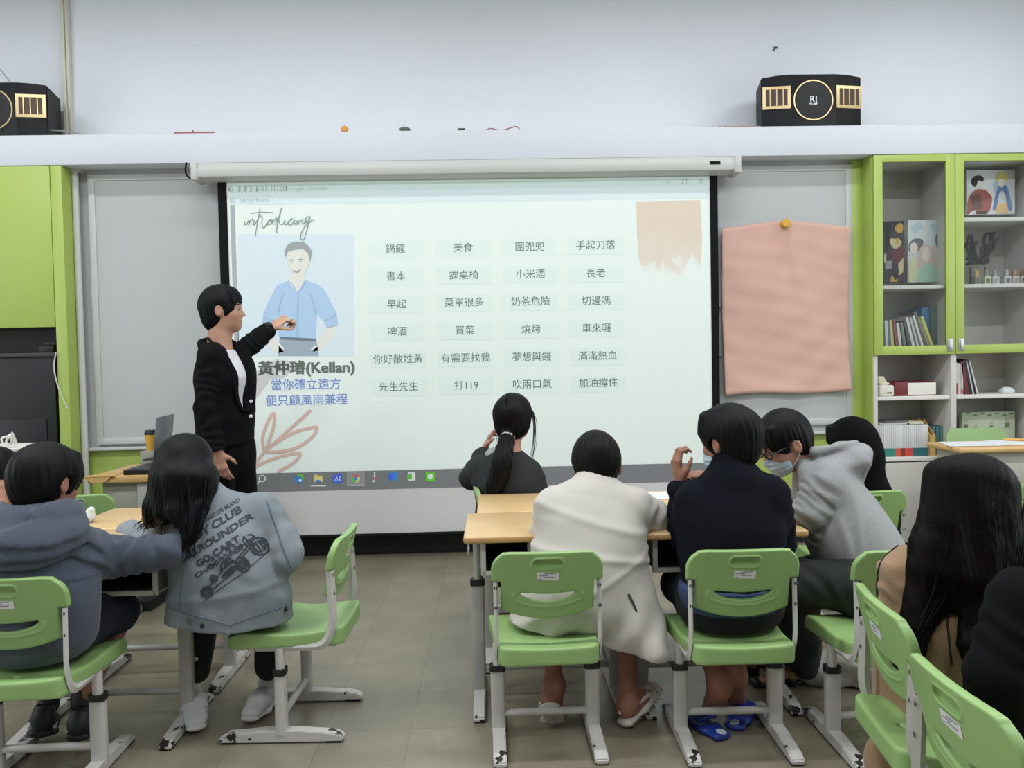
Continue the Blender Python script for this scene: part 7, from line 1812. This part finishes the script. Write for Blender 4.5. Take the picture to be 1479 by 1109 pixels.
    strands(bm, jitter_paths([W(248, 720, Y-.11), W(240, 745, Y-.12), W(232, 768, Y-.12)], 12, .008, 4, .8), .002)
    bobj('loose_strands', bm, HAIR, hr, True, autos=False)
denim()

# ------------------------------------------------------------------ boy in the blue hoodie
def blue_hoodie():
    H = .210; Y = 2.44; hc = W(69, 698, Y+.02); R = frame(.36, .93, -12, 4)
    nb = W(52, 758, Y-.02); ch = W(50, 830, Y-.01); pv = W(55, 975, Y+.0)
    sl = W(-30, 800, Y); sr = W(118, 795, Y+.02); el = W(-60, 880, Y+.06); er = W(165, 805, Y+.10); wl = W(-10, 830, Y+.25); wr = W(216, 800, Y+.10)
    hl = W(10, 960, Y+.04); hr_ = W(90, 960, Y+.04); kl = W(40, 935, Y+.33); kr = W(178, 925, Y+.30); al = W(70, 1018, Y+.22); ar = W(118, 1015, Y+.20)
    pv = Z(pv, .47); hl = Z(hl, .455); hr_ = Z(hr_, .455); kl = Z(kl, .44); kr = Z(kr, .44)
    t = seated('boy in a blue-grey hoodie with one arm stretched along the desk', (pv[0], Y, 0), hc, R, H, nb, ch, pv, sl, sr, SKIN,
        legs=(([hl, kl, al], [.066, .046, .03]), ([hr_, kr, ar], [.068, .048, .03])), arms=(([sl, el, wl], [.038, .032, .024]), ([sr, er, wr], [.038, .032, .024])),
        hands=(((wl, (.3, 1, 0), (0, 0, -1), (1, 0, 0), .155, RELAX), {}), ((wr, (.8, .5, -.02), (0, 0, -1), (-.5, 1, 0), .155, [(40, 60, 40)]*4), {})))
    short_hair(t, hc, R, H, vol=1.12, nape=-.30, seed=44, sides=-.16, amp=.006, n=30, tuft=18)
    HD = mat('blue_grey_fleece', (66, 73, 87), .92, bump=.3, bscale=300, var=.06, vscale=70, sheen=.2)
    F = SDF(.006); torso(F, pv+arr((0, 0, .0)), ch, nb-arr((0, 0, .015)), sl, sr, (.175, .120), (.168, .120), (.170, .122), .066, .06)
    F.cap(sr, er, .070, .064, fold=(.005, .07, 0)); F.cap(er, wr+unit(wr-er)*.055, .062, .052, fold=(.005, .05, 1)); F.cap(sl, el, .070, .062); F.cap(el, wl, .060, .048)
    # hood lying down: a thick roll round the neck and a sagging pouch
    ringp = [nb+arr((.115*cos(a), .02+.085*sin(a), .045+.018*sin(a))) for a in np.linspace(pi*.95, pi*2.05, 9)]
    F.chain(ringp, [.012, .026, .034, .036, .036, .036, .034, .026, .012], .03)
    ring2 = [nb+arr((.150*cos(a)-.02, .0+.115*sin(a), -.01-.035*(-sin(a)))) for a in np.linspace(pi*1.0, pi*2.0, 9)]
    F.chain(ring2, [.026, .036, .046, .050, .052, .050, .044, .034, .022], .035)
    F.ecap(nb+arr((-.02, -.085, -.02)), nb+arr((-.045, -.105, -.105)), arr((1, 0, 0)), .145, .05, .095, .036, k=.03)
    w1 = folds(91, .006, 16, .002)
    def dsp(P):
        q = P-nb; r = np.sqrt(q[:, 0]**2+(q[:, 1]-.02)**2)
        return w1(P)+np.where(q[:, 2] > -.16, .0055*np.sin(r*170+q[:, 2]*120+2*np.sin(q[:, 0]*14)), 0)*(P[:, 1] < nb[1]+.05)*(r < .19)
    mesh_part('hoodie', F, HD, t, dsp, cuts=(((0, 0, .382), (0, 0, -1)),))
    F = SDF(.006); F.chain([hl, kl*.8+hl*.2], [.088, .078], .04); F.chain([hr_, kr*.86+hr_*.14], [.090, .080], .04); F.ecap(pv, pv-arr((0, -.03, .02)), arr((1, 0, 0)), .15, .10, .155, .10, k=.05)
    mesh_part('shorts', F, mat('navy_sport_shorts', (22, 27, 44), .75), t, folds(92, .005, 18), cuts=(SEATCUT,))
    BS = mat('shoe_black', (24, 25, 29), .6); WS = mat('shoe_stripe', (206, 206, 206), .5)
    for (a, px, h0, t0) in ((al, 62, W(58, 1068, Y+.12), W(66, 1098, Y+.28)), (ar, 112, W(108, 1056, Y+.08), W(130, 1085, Y+.28))):
        h0 = arr((h0[0], h0[1], .075)); t0 = arr((t0[0], t0[1], .02)); sneaker(t, a, h0, t0, (0, .35, 1), BS, BS, .042, accent=WS)
    F = SDF(.005); F.cap(al, al+arr((0, .01, .03)), .034, .034); mesh_part('sock', F, COLLAR, t); F = SDF(.005); F.cap(ar, ar+arr((0, .01, .03)), .034, .034); mesh_part('sock', F, COLLAR, t)
blue_hoodie()

# ------------------------------------------------------------------ student at the far left edge, cheek on hand
def edge_student():
    H = .21; Y = 3.36; hc = W(0, 688, Y); R = frame(-.5, .80, -22, 8)
    nb = W(18, 735, Y); ch = W(14, 775, Y+.02); pv = W(10, 880, Y+.05)
    sl = W(-30, 760, Y+.05); sr = W(45, 758, Y-.03); el = W(-60, 790, Y-.05); er = W(20, 790, Y-.22); wl = W(-40, 745, Y-.1); wr = W(2, 728, Y-.14)
    hl = W(-10, 888, Y+.05); hr_ = W(35, 888, Y+.03); kl = arr((hl[0], Y+.35, .42)); kr = arr((hr_[0], Y+.35, .42)); al = arr((kl[0], Y+.33, .09)); ar = arr((kr[0], Y+.33, .09))
    t = seated('student at the far left edge resting the head on one hand', (pv[0], Y, 0), hc, R, H, nb, ch, pv, sl, sr, SKIN,
        legs=(([hl, kl, al], [.066, .046, .03]), ([hr_, kr, ar], [.066, .046, .03])), arms=(([sl, el, wl], [.038, .032, .024]), ([sr, er, wr], [.036, .034, .026])),
        hands=(((wl, (.3, .3, 1), (1, 0, 0), (0, -1, 0), .155, RELAX), {}), ((wr, (-.35, .2, 1), (-.6, .8, .1), (.3, -.6, .2), .155, RELAX), {})), h=.0045)
    short_hair(t, hc, R, H, vol=1.08, nape=-.30, seed=54, sides=-.14)
    GT = mat('grey_tee', (92, 94, 96), .9)
    F = SDF(.007); torso(F, pv, ch, nb-arr((0, 0, .02)), sl, sr, (.15, .11), (.15, .11), (.155, .11), .056, .06); F.cap(sl, sl*.5+el*.5, .056, .052); F.cap(sr, sr*.5+er*.5, .056, .052); F.cap(nb-arr((0, 0, .03)), nb+arr((0, 0, .005)), .064, .058, .02)
    mesh_part('t_shirt', F, GT, t, folds(93, .005))
    F = SDF(.008); F.chain([hl, kl, al], [.09, .066, .052], .04); F.chain([hr_, kr, ar], [.09, .066, .052], .04); mesh_part('trousers', F, mat('dark_trousers', (30, 30, 34), .8), t)
    for a in (al, ar): sneaker(t, a, arr((a[0], a[1]-.06, 0)), arr((a[0], a[1]+.17, 0)), (0, 0, 1), BLK, BLACK_BASE)
edge_student()

# ------------------------------------------------------------------ long haired student with the tan coat
def tan_coat():
    H = .215; Y = 1.98; hc = W(1400, 722, Y+.03); R = frame(.25, .95, -6, 0)
    nb = W(1396, 808, Y-.01); ch = W(1390, 900, Y-.02); pv = W(1390, 1045, Y-.02)
    sl = W(1316, 828, Y+.04); sr = W(1462, 835, Y-.06); el = W(1298, 930, Y+.06); er = W(1480, 960, Y); wl = W(1370, 960, Y+.25); wr = W(1440, 960, Y+.22)
    pv = Z(pv, .47); hl = Z(W(1370, 1060, Y+.05), .455); hr_ = Z(W(1410, 1065, Y-.07), .455); kl = arr((hl[0]+.32, Y+.10, .41)); kr = arr((hr_[0]+.32, Y-.06, .41)); al = arr((kl[0]-.02, Y+.10, .09)); ar = arr((kr[0]-.02, Y-.06, .09))
    t = seated('student with very long dark hair and a tan coat seen from behind at right', (pv[0], Y, 0), hc, R, H, nb, ch, pv, sl, sr, SKIN_F, nr=(.040, .046),
        legs=(([hl, kl, al], [.066, .046, .03]), ([hr_, kr, ar], [.066, .046, .03])), arms=(([sl, el, wl], [.036, .031, .023]), ([sr, er, wr], [.036, .031, .023])),
        hands=(((wl, (.8, .4, 0), (0, 0, -1), (1, 0, 0), .15, RELAX), {}), ((wr, (.8, .4, 0), (0, 0, -1), (-1, 0, 0), .15, RELAX), {})), h=.0045)
    COAT = mat('tan_coat', (146, 118, 88), .9, bump=.2, bscale=200, var=.06, vscale=6, sheen=.2)
    F = SDF(.006); torso(F, pv+arr((0, 0, -.02)), ch, nb-arr((0, 0, .015)), sl, sr, (.185, .13), (.17, .125), (.165, .12), .068, .06)
    F.cap(sl, el, .072, .066, fold=(.006, .07, 0)); F.cap(el, wl, .064, .052, fold=(.005, .05, 0)); F.cap(sr, er, .072, .066, fold=(.005, .07, 0)); F.cap(er, wr, .064, .052)
    # back of the coat hangs behind the seat in long folds
    F.ecap(ch+arr((0, -.06, -.04)), arr((pv[0]-.03, Y-.06, .30)), arr((1, 0, 0)), .16, .08, .15, .10, k=.05)
    F.ecap(W(1300, 900, Y+.05), arr((W(1290, 1000, Y+.06)[0], Y+.05, .17)), arr((1, .2, 0)), .07, .06, .075, .065, k=.05)
    w1 = folds(101, .005, 15, .002)
    def dsp(P):
        x = P[:, 0]-pv[0]; z = P[:, 2]
        v = .010*np.sin(x*62+5*np.sin(z*5)+8*z)*np.clip((nb[2]-.05-z)/.25, 0, 1)
        return w1(P)+v-.005*np.exp(-((x+.17+.25*(z-.7))/.008)**2)
    coat = mesh_part('coat', F, COAT, t, dsp)
    tree = BVHTree.FromPolygons([v.co+t.location for v in coat.data.vertices], [tuple(p.vertices) for p in coat.data.polygons])
    for pts in ([(1300, 786), (1276, 806), (1268, 830), (1268, 868), (1288, 905)], [(1362, 812), (1367, 880), (1374, 960)]):
        P = []
        for q in spline([arr((x, y, 0)) for x, y in pts], 6):
            d = unit(W(q[0], q[1], 2.0)-C_O); h_ = tree.ray_cast(Vector(C_O), Vector(d), 5.0)
            if h_[0] is not None: P.append(arr(h_[0])-d*.001)
        if len(P) > 2: bm = BM(); add_tube(bm, P, .0028, 6); bobj('piping', bm, mat('dark_piping', (44, 34, 28), .8), coat, True)
    F = SDF(.008); F.chain([hl, kl, al], [.088, .064, .050], .04); F.chain([hr_, kr, ar], [.088, .064, .050], .04); mesh_part('trousers', F, mat('dark_trousers', (30, 30, 34), .8), t)
    for a in (al, ar): sneaker(t, a, arr((a[0]-.06, a[1], 0)), arr((a[0]+.17, a[1], 0)), (0, 0, 1), MATS['sneaker_white'], MATS['sneaker_white'])
    F = SDF(.005); L = lambda x, y, z: loc(hc, R, H, (x, y, z))
    F.ell(L(0, -.065, .12), arr((.45, .50, .455))*H, R, .01); F.ell(L(0, -.16, -.15), arr((.46, .38, .44))*H, R, .08*H); F.ell(L(0, .64, -.10), arr((.34, .40, .46))*H, R, .03*H, neg=True)
    F.cap(L(0, .25, .62), L(.02, -.35, .54), .010, .010, .014, neg=True)
    F.ecap(W(1399, 695, Y-.06), W(1391, 830, Y-.12), arr((1, 0, 0)), .112, .06, .130, .045, k=.07)
    # two falls of hair that part over the back of the coat
    F.ecap(W(1360, 800, Y-.10), W(1312, 935, Y-.125), arr((1, 0, 0)), .075, .04, .035, .035, k=.03); F.ecap(W(1312, 935, Y-.125), W(1300, 985, Y-.12), arr((1, 0, 0)), .035, .03, .02, .018, k=.03)
    F.ecap(W(1428, 800, Y-.10), W(1430, 935, Y-.165), arr((1, 0, 0)), .085, .045, .070, .035, k=.03); F.ecap(W(1430, 935, Y-.165), W(1415, 1080, Y-.17), arr((1, 0, 0)), .070, .035, .035, .022, k=.03)
    dz = hair_disp(hc, R, H, .004, 44, 9)
    def dd(P):
        u = np.clip((P[:, 2]-hc[2]+.06)/.14, 0, 1); return u*.4*dz(P)+(1-u)*(.0015*np.sin(P[:, 0]*380+5*np.sin(P[:, 2]*9))+.0035*np.sin(P[:, 0]*80+3*np.sin(P[:, 2]*6)))
    hr = mesh_part('hair', F, HAIR_B, t, dd)
    bm = BM(); strands(bm, jitter_paths([W(1365, 760, Y-.12), W(1350, 850, Y-.13), W(1318, 920, Y-.155), W(1304, 975, Y-.145)], 60, .014, 11, .5), .0016)
    strands(bm, jitter_paths([W(1430, 760, Y-.12), W(1432, 860, Y-.14), W(1428, 960, Y-.185), W(1412, 1085, Y-.185)], 80, .022, 12, .8), .0016)
    strands(bm, jitter_paths([W(1455, 730, Y-.02), W(1465, 800, Y-.06), W(1460, 880, Y-.10)], 26, .012, 13, 1), .002)
    bobj('loose_strands', bm, HAIR_B, hr, True, autos=False)
tan_coat()

# ------------------------------------------------------------------ person in black at the right edge
def edge_black():
    H = .215; Y = 1.52; hc = W(1556, 770, Y+.05); R = frame(.6, .8, -5, 0)
    nb = W(1541, 850, Y); ch = W(1532, 930, Y); pv = Z(W(1532, 1110, Y), .47)
    sl = W(1484, 872, Y-.05); sr = W(1585, 880, Y+.05); el = W(1443, 975, Y-.09); er = W(1620, 990, Y); wl = W(1438, 1062, Y-.05); wr = W(1590, 1050, Y+.2)
    hl = arr((pv[0], Y+.08, .46)); hr_ = arr((pv[0], Y-.08, .46)); kl = arr((pv[0]+.38, Y+.1, .45)); kr = arr((pv[0]+.38, Y-.08, .45)); al = arr((pv[0]+.36, Y+.1, .09)); ar = arr((pv[0]+.36, Y-.08, .09))
    t = seated('person in a black sweater cut off by the right edge, arm hanging down', (pv[0], Y, 0), hc, R, H, nb, ch, pv, sl, sr, SKIN, nr=(.042, .048),
        legs=(([hl, kl, al], [.066, .046, .03]), ([hr_, kr, ar], [.066, .046, .03])), arms=(([sl, el, wl], [.038, .034, .026]), ([sr, er, wr], [.038, .032, .024])),
        hands=(((wl, (.05, .1, -1), (1, 0, 0), (0, 1, 0), .16, RELAX), {}), ((wr, (.6, .6, 0), (0, 0, -1), (-1, 0, 0), .15, RELAX), {})), h=.0045)
    BK = mat('black_knit', (5, 5, 6), .9, bump=.15, bscale=500, spec=.15)
    F = SDF(.007); torso(F, pv+arr((0, 0, -.05)), ch, nb-arr((0, 0, .01)), sl, sr, (.17, .13), (.16, .125), (.165, .12), .066, .06)
    F.chain([sl, el, wl*.93+el*.07], [.066, .060, .048], fold=(.004, .07, 0)); F.chain([sr, er, wr], [.066, .058, .046]); F.cap(nb-arr((0, 0, .02)), nb+arr((0, 0, .03)), .066, .060, .03)
    mesh_part('sweater', F, BK, t, folds(111, .005, 16, .0015))
    F = SDF(.008); F.chain([hl, kl, al], [.09, .066, .052], .04); F.chain([hr_, kr, ar], [.09, .066, .052], .04); F.cap(hl, hr_, .1, .1, .05); mesh_part('trousers', F, BK, t)
    for a in (al, ar): sneaker(t, a, arr((a[0]-.06, a[1], 0)), arr((a[0]+.17, a[1], 0)), (0, 0, 1), BLK, BLACK_BASE)
    F = SDF(.005); L = lambda x, y, z: loc(hc, R, H, (x, y, z))
    F.ell(L(0, -.065, .12), arr((.43, .49, .45))*H, R, .01); F.ell(L(0, -.16, -.15), arr((.42, .36, .40))*H, R, .08*H); F.ell(L(0, .64, -.10), arr((.34, .40, .46))*H, R, .03*H, neg=True); F.ecap(L(-.1, -.3, -.2), nb+arr((-.03, -.09, -.02)), arr((1, 0, 0)), .09, .05, .07, .03, k=.04)
    hr = mesh_part('hair', F, HAIR, t, hair_disp(hc, R, H, .004, 40, 5))
    bm = BM(); strands(bm, jitter_paths([L(-.40, -.05, .1), W(1482, 780, Y-.02), W(1478, 830, Y-.04), W(1474, 868, Y-.06)], 30, .010, 21, 1), .002); bobj('loose_strands', bm, HAIR, hr, True, autos=False)
edge_black()
